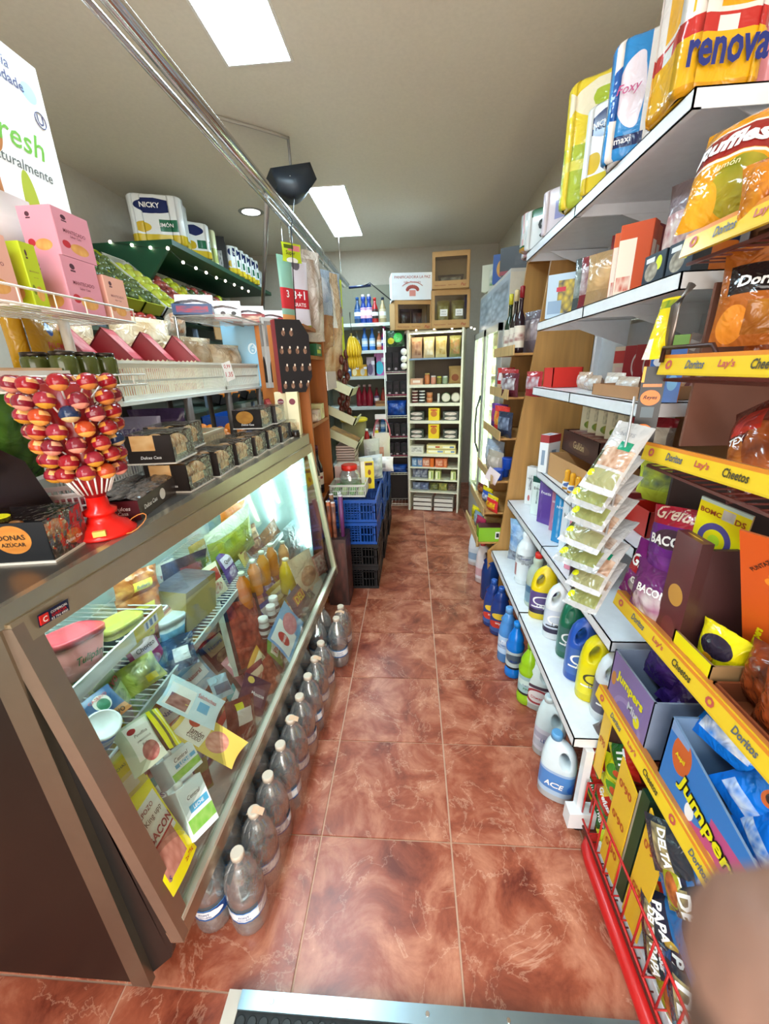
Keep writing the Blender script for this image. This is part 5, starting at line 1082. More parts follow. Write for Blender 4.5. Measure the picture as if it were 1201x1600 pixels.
BRD = [P('#c4a888', [('r', .1, .9, .05, .5, '#a8703c', '#e0c8a8', 5), ('r', .3, .6, .5, .9, '#e8e4e0')], .12, .9), P('#a8b8cc', [('r', .1, .9, 0, .45, '#c8986c', '#8c5c38', 4), ('e', .5, .75, .3, .15, '#5c7ca8', '#dce4ec', 4)], .12, .9), P('#c8bcb0', [('r', 0, 1, .1, .9, '#dcd4cc', '#8c7058', 4)], .12, .9)]
hang('bread_bag', 'white topped clear bag of bread hanging right of the socks', 'bag', 480, 392, -.62, .9, .17, .50, .12, BRD[2], (), 44, .8)
hang('bread_bag', 'clear bag of buns hanging in the middle of the rail', 'bag', 496, 420, -.62, .9, .2, .52, .14, BRD[1], (), 45, .8)
hang('bread_bag', 'clear bag of sliced round bread hanging low over the cabinet', 'bag', 506, 425, -.60, .9, .24, .72, .16, BRD[0], (), 46, .8)
hang('bread_bag', 'small blue printed clear bag hanging near the yellow vest', 'bag', 514, 425, -.60, .9, .2, .42, .10, BRD[1], (), 47, .8)
hang('safety_vest', 'neon yellow vest pack hanging at the far part of the rail', 'vest', 524, 436, -.62, 1.0, .14, .62, .03, P('#d8e83c', [('r', 0, 1, .55, .65, '#a8a8a0'), ('r', .4, .6, .7, 1, '#c8d438')], .6), (), 48, .2)
# bananas on hooks
def bananas(t, n=6):
    ym = P('#d8b81c', [('r', 0, 1, .85, 1, '#6c5c1c'), ('r', 0, 1, 0, .06, '#4c3c1c')], .4)
    for k in range(n):
        a = (k - n/2)*.32; g = G(); pts = []; rr = []
        for i in range(9):
            s_ = i/8; r_ = .055 + .0*s_; x = .02 + .06*math.sin(s_*2.2); pts.append((x*math.cos(a), x*math.sin(a), -.17*s_)); rr.append(.016*math.sin(PI*min(1, .12 + s_*.8))**.5 if s_ < 1 else .006)
        rr[0] = .006; g.tube(pts, rr, M('#d4b41c', .4), 8); g.link('banana', t)
    G().tube([(0, 0, -.01), (0, 0, .03)], .009, M('#7c6c24', .6), 8).link('stem', t)
for i, (px, py, l) in enumerate(((549, 536, 'upper bunch of bananas hanging on a hook before the back shelves'), (551, 562, 'lower bunch of bananas hanging on a hook before the back shelves'))):
    p = A(px, py - (0, 8)[i], x=-.42); p.z += .04; t = thing('banana_bunch', l, 'bananas', 'banana bunches', p, -.9); bananas(t); t.scale = (.78, .78, .78); t.location.z -= .0
    G().tube([(0, 0, .02), (.01, 0, .06), (0, 0, .12), (-.02 if i else 0, 0, .2 if i == 0 else .30)], .0025, BLACK, 5).link('hook', t)
t = thing('hanging_bar', 'dark blue bar with black cord reaching from the rail end to the boxes', 'arm', None, (-.615, 4.44, 2.32)); e0 = t.location.copy()
G().tube([(0, 0, 0), (.22, .0, .01)], .012, M('#1c2c54', .4), 8).link('bar', t)
e1 = A(612, 470, y=4.4); G().tube([(.12, .0, 0), tuple((e1 - e0)*.5 + Vector((0, 0, .10))), tuple(e1 - e0)], .006, BLACK, 6).link('cord', t)
# dried peppers / garlic strings hanging by the cabinet
t = thing('dried_pepper_string', 'string of dark red dried peppers hanging beside the cabinet', 'peppers', None, A(535, 580, x=-.52))
for k in range(22):
    a = k*2.4; z = -.02*k + .12; G().ball((.035*math.cos(a), .035*math.sin(a), z), .022, M('#5c2418', .3), 8, 1.6).link('pepper', t)
G().tube([(0, 0, .13), (0, 0, .35)], .003, M('#8c7c5c', .8), 5).link('string', t)

# corner rack of tilted wire baskets between cabinet and back shelves
t = thing('basket_rack', 'rack of tilted wire baskets with vegetables beside the orange cabinet', 'rack', None, (-.56, 3.2, 0)); BR = t
CRM = M('#c8c8a0', .5)
for i, (z, cnt) in enumerate(((1.44, '#8ca45c'), (1.22, '#4c5c3c'), (1.02, '#c88c1c'))):
    g = G(); T = Matrix.Translation((0, -.12 + .1*i, z)) @ Matrix.Rotation(.45, 4, 'Y')
    for k in range(9): g.tube([tuple(T @ Vector((-.15, -.14 + .035*k, 0))), tuple(T @ Vector((.13, -.14 + .035*k, 0)))], .002, CRM, 4)
    for k in range(7): g.tube([tuple(T @ Vector((-.15 + .046*k, -.14, 0))), tuple(T @ Vector((-.15 + .046*k, .14, 0)))], .002, CRM, 4)
    g.box(.13, .14, -.15, .15, -.01, .05, CRM, T=T); g.box(-.15, .14, -.15, -.143, -.01, .05, CRM, T=T); g.link('wire_basket', t)
    if i != 1: g = G(); g.box(-.13, .12, -.12, .12, .005, .035, P(cnt, [('r', 0, 1, 0, 1, cnt, '#e8e4d8' if i == 0 else '#5c3c14', 4)], .4), T=T); g.link('produce', t)
for y in (-.2, .2): G().tube([(-.14, y, 0), (-.14, y, 1.7)], .008, DKS, 8).link('post', t)
_pq = Q('price_sheet', 'x', 'paper', (510, 590), (524, 580), (538, 602), -.42, (.6, -.8, 0), lambda t, w_, h_: G().box(-w_/2, w_/2, -.001, .001, 0, h_, M('#ece4e0', .6)).link('sheet', t))
for k_ in ('label', 'category'): del _pq[k_]
_m = kids(_pq)[0]; _w = _pq.matrix_world.copy(); _m.parent = BR; _m.matrix_local = Matrix.Translation(-BR.location) @ _w; _m.name = 'price_sheet'; bpy.data.objects.remove(_pq)
#

# ================================================================== CRATE STACKS
def crate_mesh(w_, d_, h_, mat):
    """vented plastic crate: rims, corner posts, lattice bars with a diamond lattice panel"""
    g = G(); th = .008
    g.box(-w_/2, w_/2, -d_/2, d_/2, 0, .006, mat)
    for ax, L, W in ((0, w_, d_), (1, d_, w_)):
        for s in (-1, 1):
            def bx(u0, u1, z0, z1, o=0):
                a, b = (s*(W/2) - (th if s > 0 else 0) , s*(W/2) + (0 if s > 0 else th)); a, b = min(a, b) - (o if s < 0 else -0), max(a, b) + (o if s > 0 else 0)
                if ax == 0: g.box(u0, u1, a, b, z0, z1, mat)
                else: g.box(a, b, u0, u1, z0, z1, mat)
            bx(-L/2, L/2, h_*.86, h_, .004); bx(-L/2, L/2, 0, h_*.12, .002); bx(-L/2, L/2, h_*.76, h_*.79)
            bx(-L/2, -L/2 + .03, 0, h_); bx(L/2 - .03, L/2, 0, h_)
            bx(-L*.16, -L*.14, h_*.12, h_*.86); bx(L*.14, L*.16, h_*.12, h_*.86); bx(-L/2, L/2, h_*.43, h_*.47)
            n = int(L/.022)
            for k in range(1, n):
                u = -L/2 + L*k/n
                bx(u - .0022, u + .0022, h_*.12, h_*.86)
            for z in (.22, .33, .56, .67): bx(-L*.15, L*.15, h_*z, h_*(z+.035))
    return g.mesh('crate_body')
CW, CD, CH = .34, .50, .165
mb = crate_mesh(CW, CD, CH, M('#1650a8', .35)); mk = crate_mesh(CW, CD, .18, M('#1a1a1c', .4))
for col in range(3):
    cx = -.425 + .012*col; cyy = 2.60 + CD/2 + (CD + .01)*col
    for lv in range(4):
        bk = lv < 2; z = .182*lv if bk else .364 + .17*(lv-2)
        if col == 2 and lv == 3: pass
        l = '%s crate, %s of the %s stack along the aisle' % ('black' if bk else 'blue', ('bottom one', 'second from the floor', 'third from the floor', 'topmost')[lv], ('near', 'middle', 'far')[col])
        t = thing('plastic_crate', l, 'crate', 'stacked vented plastic crates', (cx + (.004 if lv % 2 else 0), cyy, z)); link(mk if bk else mb, 'crate_body', t)
CZ = .364 + .17 + .167
def onz(px, py, z, **k): return A(px, py, z=z)
# basket with sweet jar and yellow snack box on the crates
t = thing('sweets_basket', 'white slotted basket of green sweets on the near crate stack', 'basket', None, (-.455, 2.76, CZ + .001)); vbasket(t, .25, .20, .09, M('#dcdcd0', .35))
for i in range(16): G().ball((-.09 + .06*(i % 4), -.07 + .045*(i//4), .03), .026, M(('#4c9c3c', '#a8c87c')[i % 2], .3), 8).link('sweet', t)
t = thing('sweet_jar', 'clear round jar with red lid standing in the white basket', 'jar', None, (-.455, 2.80, CZ + .02)); bottle(t, [(.06, 0), (.075, .02), (.075, .11), (.055, .145), (.05, .15)], PET, None, n=24)
G().lathe([(.056, .148), (.058, .15), (.058, .182), (.05, .186)], M('#d82c20', .3), 24).link('lid', t); G().lathe([(.055, .005), (.07, .02), (.068, .06)], M('#5c9c4c', .4, kind='food'), 20).link('sweets', t)
t = thing('snack_box', 'yellow printed snack box standing behind the red lid jar', 'box', None, (-.345, 2.93, CZ + .002), .2); carton(t, .10, .14, .21, P('#e8cc14', [('r', 0, .3, 0, 1, '#e8e4d0'), ('e', .65, .3, .15, .12, '#5c3414'), ('e', .65, .6, .12, .1, '#8c4c14'), ('r', .35, .9, .85, .95, '#5c3414')], .4), P('#e8dcb0', rough=.4), M('#f0ecd0', .5))
t = thing('tissue_bag', 'glossy clear bag of white packs behind the yellow snack box', 'bag', None, (-.33, 3.12, CZ + .002), .6); bag(t, .22, .20, .12, P('#d0d8dc', [('r', .1, .9, .1, .9, '#f0f4f4', '#8c9ca4', 4)], .1, .8), None, (), 61, .7)
t = thing('storage_box', 'flat pinkish carton behind the sweet jar', 'box', None, (-.50, 3.06, CZ + .001), 0); carton(t, .2, .16, .15, P('#d8b4a8', rough=.5), None, P('#ece4d8', rough=.5))
t = thing('egg_tray_stack', 'tall stack of striped grey egg trays on the crates by the cabinet', 'egg trays', None, (-.545, 3.32, CZ + .001), 0)
for k in range(13): G().box(-.075 - .003*(k % 2), .075 + .003*(k % 2), -.12, .12, k*.021, k*.021 + .014, M('#cfb8ac', .8)).link('egg_tray', t)
t = thing('tall_tub', 'tall translucent tub with yellow lid at the back of the crates', 'tub', None, (-.56, 3.90, CZ + .001)); bottle(t, [(.11, 0), (.12, .38)], M('#8c845c', .3), None, n=24)
G().lathe([(.13, .38), (.135, .40), (.12, .41), (1e-5, .41)], M('#d8c41c', .35), 24).link('lid', t)
for i, (x, y, z, w_, h_, c_, l) in enumerate(((-.36, 3.55, 0, .16, .26, '#d0d0cc', 'white carrier bag with grey folds standing on the crates'), (-.28, 3.62, 0, .17, .30, '#dcd4c4', 'cream paper bag with pink handle on the crates'), (-.24, 3.40, 0, .16, .13, '#f0ece8', 'white crumpled packet lying before the paper bags'))):
    t = thing('paper_bag', l, 'bag', 'bags on the crate stacks', (x, y, CZ + .002), .5 - .3*i); bag(t, w_, h_, .09, P(c_, [('r', .2, .6, .3, .6, '#c88c70' if i == 1 else '#a8a8a4')], .3, .5), None, (), 70+i, .6)
t = thing('skipping_handle', 'pink arched handle rising from the cream paper bag', 'handle', None, (-.27, 3.60, CZ + .28))
G().tube([(.075*math.cos(a/10*PI), 0, .16*math.sin(a/10*PI)) for a in range(11)], .006, M('#d86c7c', .4), 8).link('arch', t)
G().box(-.055, .04, -.02, .02, .15, .19, M('#e8e4e4', .4)).link('label_tag', t)
for i, (x, y, c_) in enumerate(((-.42, 3.72, '#b01c1c'), (-.33, 3.76, '#e8d41c'))):
    t = thing('small_bottle', ('red' if i == 0 else 'yellow') + ' small bottle standing behind the paper bags on the crates', 'bottle', None, (x, y, CZ + .002)); bottle(t, [(.02, 0), (.024, .006), (.024, .26), (.012, .31)], M(c_, .3), WHITE, .014, .02, n=12)
# patterned carton with purple and copper wrapping rolls before the crates
t = thing('patterned_carton', 'dark carton with reddish pattern on the floor between case and crates', 'carton', None, (-.51, 2.47, 0)); carton(t, .14, .20, .50, P('#4a3430', [('r', .05, .95, .05, .95, '#6a4038', '#3a2a28', 6)], .5), P('#4c3632', [('r', .05, .95, .05, .95, '#7c4c44', '#3a2a28', 7)], .5), M('#3a2c2a', .4))
for i, (dx, dy, c_, nm) in enumerate(((-.035, -.06, '#b0562c', 'copper'), (-.005, -.055, '#a86c54', 'brown printed'), (.045, -.04, '#6c3468', 'purple'), (.025, .03, '#b8b4b0', 'silver'), (-.03, .03, '#8c5c3c', 'bronze'))):
    t = thing('wrapping_roll', '%s gift wrap roll standing on the dark patterned carton' % nm, 'roll', 'gift wrap rolls', (-.51 + dx, 2.47 + dy, .502)); h_ = (.25, .24, .28, .28, .27)[i]
    G().lathe([(.014, 0), (.014, h_)], P(c_, [('r', 0, 1, .1, .9, c_, '#3a2020', 4)] if i != 2 else (), .3), 14).link('paper', t); G().lathe([(.0145, h_), (.0145, h_ + .004), (.006, h_ + .004), (.006, h_)], M('#e8e0e0', .5), 14).link('end_cap', t)

# ================================================================== BACK WALL SHELVES
t = thing('back_shelving', 'grey shelving with cleaning bottles against the back wall', 'shelving', None, (-.55, 5.0, 0)); BS = t
BZ = [.40, .80, 1.12, 1.475, 1.76, 2.05]
for z in BZ: G().box(-.50, .36, -.02, .40, z - .035, z, M('#d4dcd4', .4)).link('shelf_board', t)
G().box(-.50, .36, .40, .42, 0, 2.5, M('#7c7a66', .6)).link('back_panel', t)
for x in (-.51, .36): G().box(x, x + .02, -.02, .42, 0, 2.3, M('#98a098', .5)).link('upright', t)
CB = [(.032, 0), (.036, .008), (.036, .12), (.026, .16), (.014, .19), (.013, .22)]
SPR = [(.03, 0), (.034, .008), (.034, .13), (.02, .18), (.016, .20), (.022, .215), (.022, .24)]
def cleaner(px, z, c_, cap, l, k=1., pf=CB, lab=None, cat='bottle', gp='bottles on the back shelves'):
    p = A(px, 500, y=5.06); x = p.x; x = p.x; t = thing('cleaning_bottle', l, cat, gp, (x, 5.08, z + .001)); bottle(t, [(r*k, h*k) for r, h in pf], M(c_, .25), M(cap, .35), .016*k, .025*k, P(lab, [('r', .3, .7, .3, .7, '#f0f0f0')], .4) if lab else None, (.2, .6), n=14); return t
rows = [(2.05, [(559, '#24446c', '#2c5c9c', 'dark blue jug on the top back shelf', 1.15, '#3c5c8c'), (568, '#1c3c8c', '#d8d0d8', 'first blue spray bottle with pink label on the top back shelf', 1.15, '#d8a8b8'), (577, '#1c3c8c', '#d8d0d8', 'second blue spray bottle with pink label on the top back shelf', 1.15, '#d8a8b8'), (586, '#a81c1c', '#c02c20', 'red slim bottle on the top back shelf', 1.1, '#1c1c1c'), (598, '#a8946c', '#1c2c44', 'beige wide bottle with dark cap on the top back shelf', 1.1, '#c8b898')]),
 (1.76, [(556, '#5c5c54', '#8c7c5c', 'grey bottle left on the second back shelf', .9, '#b8b8ac'), (568, '#3c7cd0', '#2c5cc0', 'light blue bottle with striped label on the second back shelf', 1.0, '#a8ccec'), (580, '#3c7cd0', '#2c5cc0', 'twin light blue bottle beside the striped one on the second back shelf', 1.0, '#a8ccec'), (591, '#c8784c', '#c8c8c8', 'orange bottle on the second back shelf', .85, '#e8c8a8'), (599, '#b02c6c', '#c02c74', 'magenta bottle on the second back shelf', 1.05, '#3c3c7c'), (611, '#2c7ca8', '#2c6c94', 'teal bottle at the right of the second back shelf', .95, None)]),
 (1.12, [(555, '#8c1c2c', '#d8b8b8', 'dark red cleaner bottle on the fourth back shelf', 1.05, None), (564, '#8c1c2c', '#d8b8b8', 'dark red cleaner bottle second on the fourth back shelf', 1.05, None), (573, '#9c2434', '#d8b8b8', 'dark red cleaner bottle third on the fourth back shelf', 1.05, None), (584, '#7c1c28', '#5c2c2c', 'maroon bottle beside the dark red cleaners', .9, '#6c5c7c'), (595, '#9c3424', '#7c3424', 'rust red bottle on the fourth back shelf', .9, None), (604, '#8c2c20', '#7c3424', 'brown red bottle at the right of the fourth back shelf', .9, None)]),
 (.80, [(583, '#b87478', '#5c3c2c', 'pink bottle on the low back shelf', .9, '#d89ca0'), (593, '#4c7cb8', '#2c3c5c', 'pale blue bottle on the low back shelf', .9, '#8cb0d8'), (603, '#c8d0c8', '#dce4dc', 'white bottle on the low back shelf', 1.1, '#8c9c9c')])]
for z, r_ in rows:
    for px, c_, cap, l, k, lb in r_: cleaner(px, z, c_, cap, l, k, SPR if 'spray' in l else CB, lb)
for px, w_, h_, c_, c2, l in ((540, .07, .10, '#2c5c8c', '#4c7ca8', 'blue small box on the third back shelf'), (552, .10, .13, '#c8941c', '#e8d8a8', 'orange dishwasher box on the third back shelf'), (565, .10, .13, '#c8941c', '#b8b0a0', 'orange dishwasher box beside the first on the third back shelf'), (578, .12, .21, '#a89cac', '#5c4c6c', 'mauve detergent box on the third back shelf'), (594, .17, .25, '#b0589c', '#2cb8cc', 'pink and turquoise detergent box on the third back shelf'), (608, .11, .19, '#2c2c9c', '#c8a8d8', 'dark violet detergent pack on the third back shelf')):
    t = thing('detergent_box', l, 'box', 'detergent boxes on the third back shelf', (A(px, 500, y=5.06).x, 5.08, 1.476)); carton(t, w_, .10, h_, P(c_, [('e', .35, .35, .28, .3, c2), ('r', .5, .9, .6, .8, '#e8e8f0')], .4), P(c_, rough=.4))
t = thing('brown_sponges', 'low pile of brown packets on the fourth back shelf', 'packet', None, (-.33, 5.05, 1.121)); carton(t, .22, .12, .06, P('#b8844c', [('r', 0, 1, .5, 1, '#8c5c34')], .6))
# light string on back shelf and boxes
ld = thing('fairy_lights', 'string of small warm lights hanging along the boxes and freezer at the back', 'string lights')
pts = [A(564, 507, y=4.96), A(590, 507, y=4.96), A(618, 514, y=4.33), A(650, 516, y=4.33), A(678, 514, y=4.33), A(706, 513, y=4.33), A(736, 512, y=4.33), A(741, 514, y=4.30)]
G().tube(pts, .002, M('#5c6c50', .6), 4).link('cord', ld)
for p in pts: G().ball(tuple(p), .009, LEDW, 8).link('bulb', ld)
# ================================================================== BLACK WIRE RACK (white tubes) LEFT OF THE WHITE SHELF
t = thing('wire_stand', 'narrow white wire stand with dark packets left of the white shelf', 'stand', None, (-.16, 4.50, 0)); W_, D_ = .235, .25
for x in (-W_/2, W_/2):
    for y in (-D_/2, D_/2): G().tube([(x, y, .0), (x, y, 1.93)], .006, W0, 8).link('post', t)
RZ = [.05, .42, .62, .83, 1.05, 1.27, 1.50]
for z in RZ:
    g = G(); g.tube([(-W_/2, -D_/2, z), (W_/2, -D_/2, z), (W_/2, D_/2, z), (-W_/2, D_/2, z)], .004, W0, 6, True)
    for k in range(7): x = -W_/2 + W_*k/6; g.tube([(x, -D_/2, z), (x, D_/2, z)], .0018, W0, 4)
    g.tube([(-W_/2, -D_/2 - .002, z + .02), (W_/2, -D_/2 - .002, z + .02)], .004, M('#c8506c' if z in (.62, .83, 1.50 - .23) else '#e8e4dc', .4), 6); g.link('wire_shelf', t)
G().box(-W_/2, W_/2, D_/2, D_/2 + .006, .03, 1.93, M('#2a2220', .6)).link('back_panel', t)
for i, z in enumerate(RZ[1:]):
    for k in range(3):
        l = '%s dark hair care packet on level %s of the white wire stand' % (('left', 'middle', 'right')[k], ('one', 'two', 'three', 'four', 'five', 'six')[i])
        x = -.16 - .072 + .072*k; c_ = ('#120c10', '#180c10', '#0c0c12')[k]
        if i in (0, 3):
            if k: continue
            t2 = thing('blue_bag', ('light blue packets on the lowest loaded level of the white wire stand', 'large crumpled blue bag on the white wire stand')[i > 0], 'bag', None, (-.16, 4.42, z + .007)); bag(t2, .21, .10 if i == 0 else .17, .14, P('#2c5c94' if i == 0 else '#1c449c', [('r', 0, 1, 0, 1, '#2454b0', '#102c6c', 4)], .25, .7), None, (), 80+i, .8); continue
        t2 = thing('hair_dye_box', l, 'box', 'dark boxes on the white wire stand', (x, 4.42, z + .007)); carton(t2, .066, .10, .15 if z < 1.4 else .2, P(c_, [('e', .5, .2, .22, .06, '#a898a0'), ('r', .2, .8, .5, .75, '#34202c', c_, 7), ('r', 0, 1, 0, .05, '#6c2c3c')], .75))
t = thing('toy_pack', 'green and yellow toy pack hanging at the top of the white wire stand', 'toy', None, (-.16, 4.37, 1.76)); bag(t, .19, .15, .04, P('#2c4c34', [('e', .65, .55, .25, .3, '#3cd05c'), ('e', .25, .35, .18, .2, '#d8d02c')], .2, .5), None, (), 90, .5)
t = thing('tennis_balls', 'clear tube of white balls hanging on the white wire stand', 'balls', None, (-.075, 4.34, 1.53))
for k in range(3): G().ball((0, 0, .04 + .068*k), .034, WHITE, 14).link('ball', t)

# ================================================================== WHITE SHELF UNIT AT THE END OF THE AISLE
ISO = Vector((.265, 4.44, 0)); IR = -.20
t = thing('white_shelf_unit', 'white lit shelf unit at the end of the aisle full of food', 'shelf unit', None, ISO, IR); IS = t
IW, ID, IH = .56, .30, 1.905; CRW = M('#ece8d4', .4)
for x in (-IW/2, IW/2 - .018): G().box(x, x + .018, -ID/2, ID/2, 0, IH, CRW).link('side_panel', t)
G().box(-IW/2 + .018, IW/2 - .018, ID/2 - .01, ID/2, .2, IH, M('#5c4a38', .6)).link('back_panel', t)
IZ = [.22, .39, .545, .70, .885, 1.045, 1.225, 1.40, 1.585, IH - .02]
IZ = [.235, .375, .515, .665, .83, 1.02, 1.20, 1.385, 1.64, IH - .02]
for i, z in enumerate(IZ):
    G().box(-IW/2 + .018, IW/2 - .018, -ID/2 - .004, ID/2 - .01, z - .03 if i in (3, 5, 6, 7) else z - .014, z, CRW if i != 8 else M('#8ca4c0', .4)).link('shelf_board', t)
G().box(-IW/2 + .03, IW/2 - .03, -ID/2 + .01, -ID/2 + .03, IH - .036, IH - .021, M('#fff2cc', .4, emit=TUBE_E)).link('light_strip', t)
IM = Matrix.Translation(ISO) @ Matrix.Rotation(IR, 4, 'Z')
def ison(x, y, z): return IM @ Vector((x, y, z))
def ibox(x, i, w_, h_, c_, sh, l, d_=.12, dz=0, cat='packet', nm='food_packet', txt=()):
    t = thing(nm, l, cat, 'food on the white shelf unit', ison(x, -ID/2 + d_/2 + .012, (IZ[i] if i >= 0 else 0) + .001 + dz), IR); carton(t, w_, d_, h_, P(c_, sh, .35), P(c_, rough=.4), None, txt)
for k, (x, c_, c2) in enumerate(((-.20, '#c8a080', '#8c5c44'), (-.075, '#d8c08c', '#f0e8d0'), (.05, '#dcc888', '#b89448'), (.19, '#8c8c54', '#b87c4c'))):
    t = thing('pasta_bag', ('bag of brownish snacks', 'bag of pale shells', 'bag of yellow pasta curls', 'olive green bag of snacks')[k] + ' on the top level of the white shelf unit', 'bag', 'bags on the top of the white shelf unit', ison(x, -.06, IZ[8] + .001), IR); bag(t, .115, .20, .07, P(c_, [('r', .1, .9, .15, .8, c2, c_, 4)], .15, .5), None, (), 100+k, .5)
ibox(-.19, 7, .13, .06, '#d8a888', [('r', .2, .8, .3, .7, '#f0e0d0')], 'pinkish packet left on the second level of the white shelf unit')
jp = [(.024, 0), (.027, .006), (.027, .055), (.022, .065)]
for k, (x, c_, cp, hh) in enumerate(((-.085, '#c87848', '#c8a860', 1.5), (-.02, '#d08c74', '#e8e0d8', 1.1), (.04, '#7c7434', '#c8c44c', 1.0), (.10, '#94a484', '#e0e8dc', 1.0))):
    t = thing('food_jar', ('tall amber jar', 'pink lidded jar', 'olive jar with yellow lid', 'pale green jar with white lid')[k] + ' on the second level of the white shelf unit', 'jar', 'jars on the white shelf unit', ison(x, -.09, IZ[7] + .001), IR); bottle(t, [(r, h*hh) for r, h in jp], M(c_, .15), M(cp, .3), .024, .014, n=14)
t = thing('paper_bag', 'brown paper bag with round logo on the second level of the white shelf unit', 'bag', None, ison(.20, -.05, IZ[7] + .001), IR); bag(t, .14, .17, .07, P('#b08c54', [('e', .5, .35, .28, .2, '#8c4c2c')], .7, .3), None, (), 110, .4)
for col_, (x, c_, cp) in enumerate(((-.215, '#5c1c20', '#d8c8c0'), (-.14, '#2c2c30', '#e8e8e4'), (-.06, '#c8784c', '#d89c70'))):
    for k in range(4 if col_ < 2 else 2):
        t = thing('tin', '%s tin, %s in its column on level three of the white shelf unit' % (('maroon', 'black', 'orange')[col_], ('lowest', 'second', 'third', 'topmost')[k] if col_ < 2 else ('lower', 'upper')[k]), 'tin', 'tins on the white shelf unit', ison(x, -.09, IZ[6] + .001 + .031*k*(1 if col_ < 2 else 1.7)), IR); hh = .030 if col_ < 2 else .05
        G().lathe([(.032, 0), (.032, hh)], P(c_, [('r', 0, 1, .6, 1, cp)], .3), 16).link('body', t)
t = thing('spice_tube', 'slim white tube on the third level of the white shelf unit', 'tube', None, ison(.035, -.09, IZ[6] + .001), IR); G().lathe([(.012, 0), (.012, .09)], WHITE, 10).link('body', t)
for k, (x, c_) in enumerate(((.115, '#3c5c3c'), (.215, '#8c8474'))):
    t = thing('round_tin', ('green round tin standing on edge', 'grey round tin standing on edge')[k] + ' on the third level of the white shelf unit', 'tin', None, ison(x, -.10, IZ[6] + .052), IR); T_ = Matrix.Rotation(PI/2, 4, 'X'); G().lathe([(1e-5, -.014), (.048, -.014), (.05, 0), (.05, .014), (.034, .017), (1e-5, .017)], M(c_, .3), 24, T=T_).link('body', t)
    G().lathe([(.044, .0145), (.044, .018), (.030, .019)], M('#e4dccc', .4), 24, T=T_).link('label_ring', t)
for i in (5, 4):
    for k, x in enumerate((-.19, .17)):
        for s_ in range(2): ibox(x, i, .16 if i == 5 else .15, .045, '#39423a', [('e', .5, .5, .4, .36, '#e8e4dc', '#b09088', 4)], '%s dark tray of white packets, %s on the %s of the white shelf unit' % (('left', 'right')[k], ('lower', 'upper')[s_], ('fifth level', 'fourth level')[i == 5]), dz=.046*s_, cat='tray', nm='food_tray')
    ibox(-.005, i, .115, .125 if i == 5 else .15, '#e8c814', [('e', .5, .55, .3, .25, '#c8741c'), ('r', .2, .8, .8, .9, '#c8301c')], 'yellow box in the middle of the %s of the white shelf unit' % ('fourth level' if i == 5 else 'fifth level'), cat='box', nm='soup_box')
ibox(-.19, 3, .15, .08, '#e0dcd0', [('r', .1, .9, .2, .8, '#f0ece4', '#8c8c80', 5)], 'white mixed packets left on the sixth level of the white shelf unit')
for k, (x, w_, dz) in enumerate(((.02, .20, 0), (.17, .13, 0), (-.0, .16, .05), (.155, .15, .05))): ibox(x, 3, w_, .045, '#e8d898', [('r', .1, .9, .3, .7, '#f4f0dc'), ('r', .6, .9, .3, .7, '#b84c2c' if k == 2 else '#6c8cb8')], ('long cream biscuit box lower left', 'cream biscuit box lower right', 'cream biscuit box upper left', 'cream biscuit box upper right')[k] + ' on the sixth level of the white shelf unit', dz=dz, nm='biscuit_box', cat='box')
for k, (x, w_, c_, c2) in enumerate(((-.215, .055, '#5c84b0', '#d8e4ec'), (-.155, .055, '#5c84b0', '#e8c8b8'), (-.085, .08, '#c87454', '#f0d8c4'), (-.02, .04, '#e06c1c', '#e0702c'), (.06, .09, '#c85c34', '#f0c0a0'), (.125, .035, '#d8703c', '#e8a070'))): ibox(x, 2, w_, .095, c_, [('r', .1, .9, .2, .8, c2, c_, 4)], ('pale blue packet at far left', 'second blue packet', 'salmon coloured packet', 'plain orange packet', 'wide red orange packet', 'slim orange packet at right')[k] + ' on the seventh level of the white shelf unit')
for k, (x, c_) in enumerate(((-.2, '#6c7c9c'), (-.12, '#8c94b0'))):
    t = thing('napkin_bag', ('left', 'right')[k] + ' grey blue crumpled bag on the eighth level of the white shelf unit', 'bag', None, ison(x, -.08, IZ[1] + .001), IR); bag(t, .10, .10, .08, P(c_, [('r', 0, 1, 0, 1, '#b8bccc', '#4c5470', 4)], .2, .7), None, (), 120+k, .8)
for k, x in enumerate((-.03, .045, .215)): ibox(x, 1, .055, .095, '#d8dc94', [('r', .15, .45, .1, .9, '#f0f0dc'), ('r', .55, .8, .1, .9, '#8cac5c')], ('first', 'second', 'separate right hand')[k] + ' pale green carton on the eighth level of the white shelf unit', nm='small_carton', cat='carton')
for k, (x, c_, c2) in enumerate(((-.20, '#5c6c8c', '#a8b0c4'), (-.11, '#54648c', '#8c94b4'), (0, '#8c8c4c', '#2c3c34'), (.10, '#7c8c5c', '#c8b84c'), (.2, '#8c7464', '#3c3c3c'))):
    t = thing('net_bag', ('first', 'second', 'third', 'fourth', 'fifth')[k] + ' bag from the left on the ninth level of the white shelf unit', 'bag', 'bags on the ninth level', ison(x, -.08, IZ[0] + .001), IR); bag(t, .10, .085, .08, P(c_, [('r', 0, 1, 0, 1, c2, c_, 4)], .25, .6), None, (), 130+k, .8)
for k in range(2):
    for j in range(3): ibox(-.125 + .24*k, -1, .21, .05, '#e4e0d8', [('r', 0, 1, .75, 1, '#3c2c24')], '%s white flour pack, %s on the floor level of the white shelf unit' % (('left', 'right')[k], ('lowest', 'middle', 'topmost')[j]), d_=.2, dz=.008 + .052*j, nm='flour_pack')
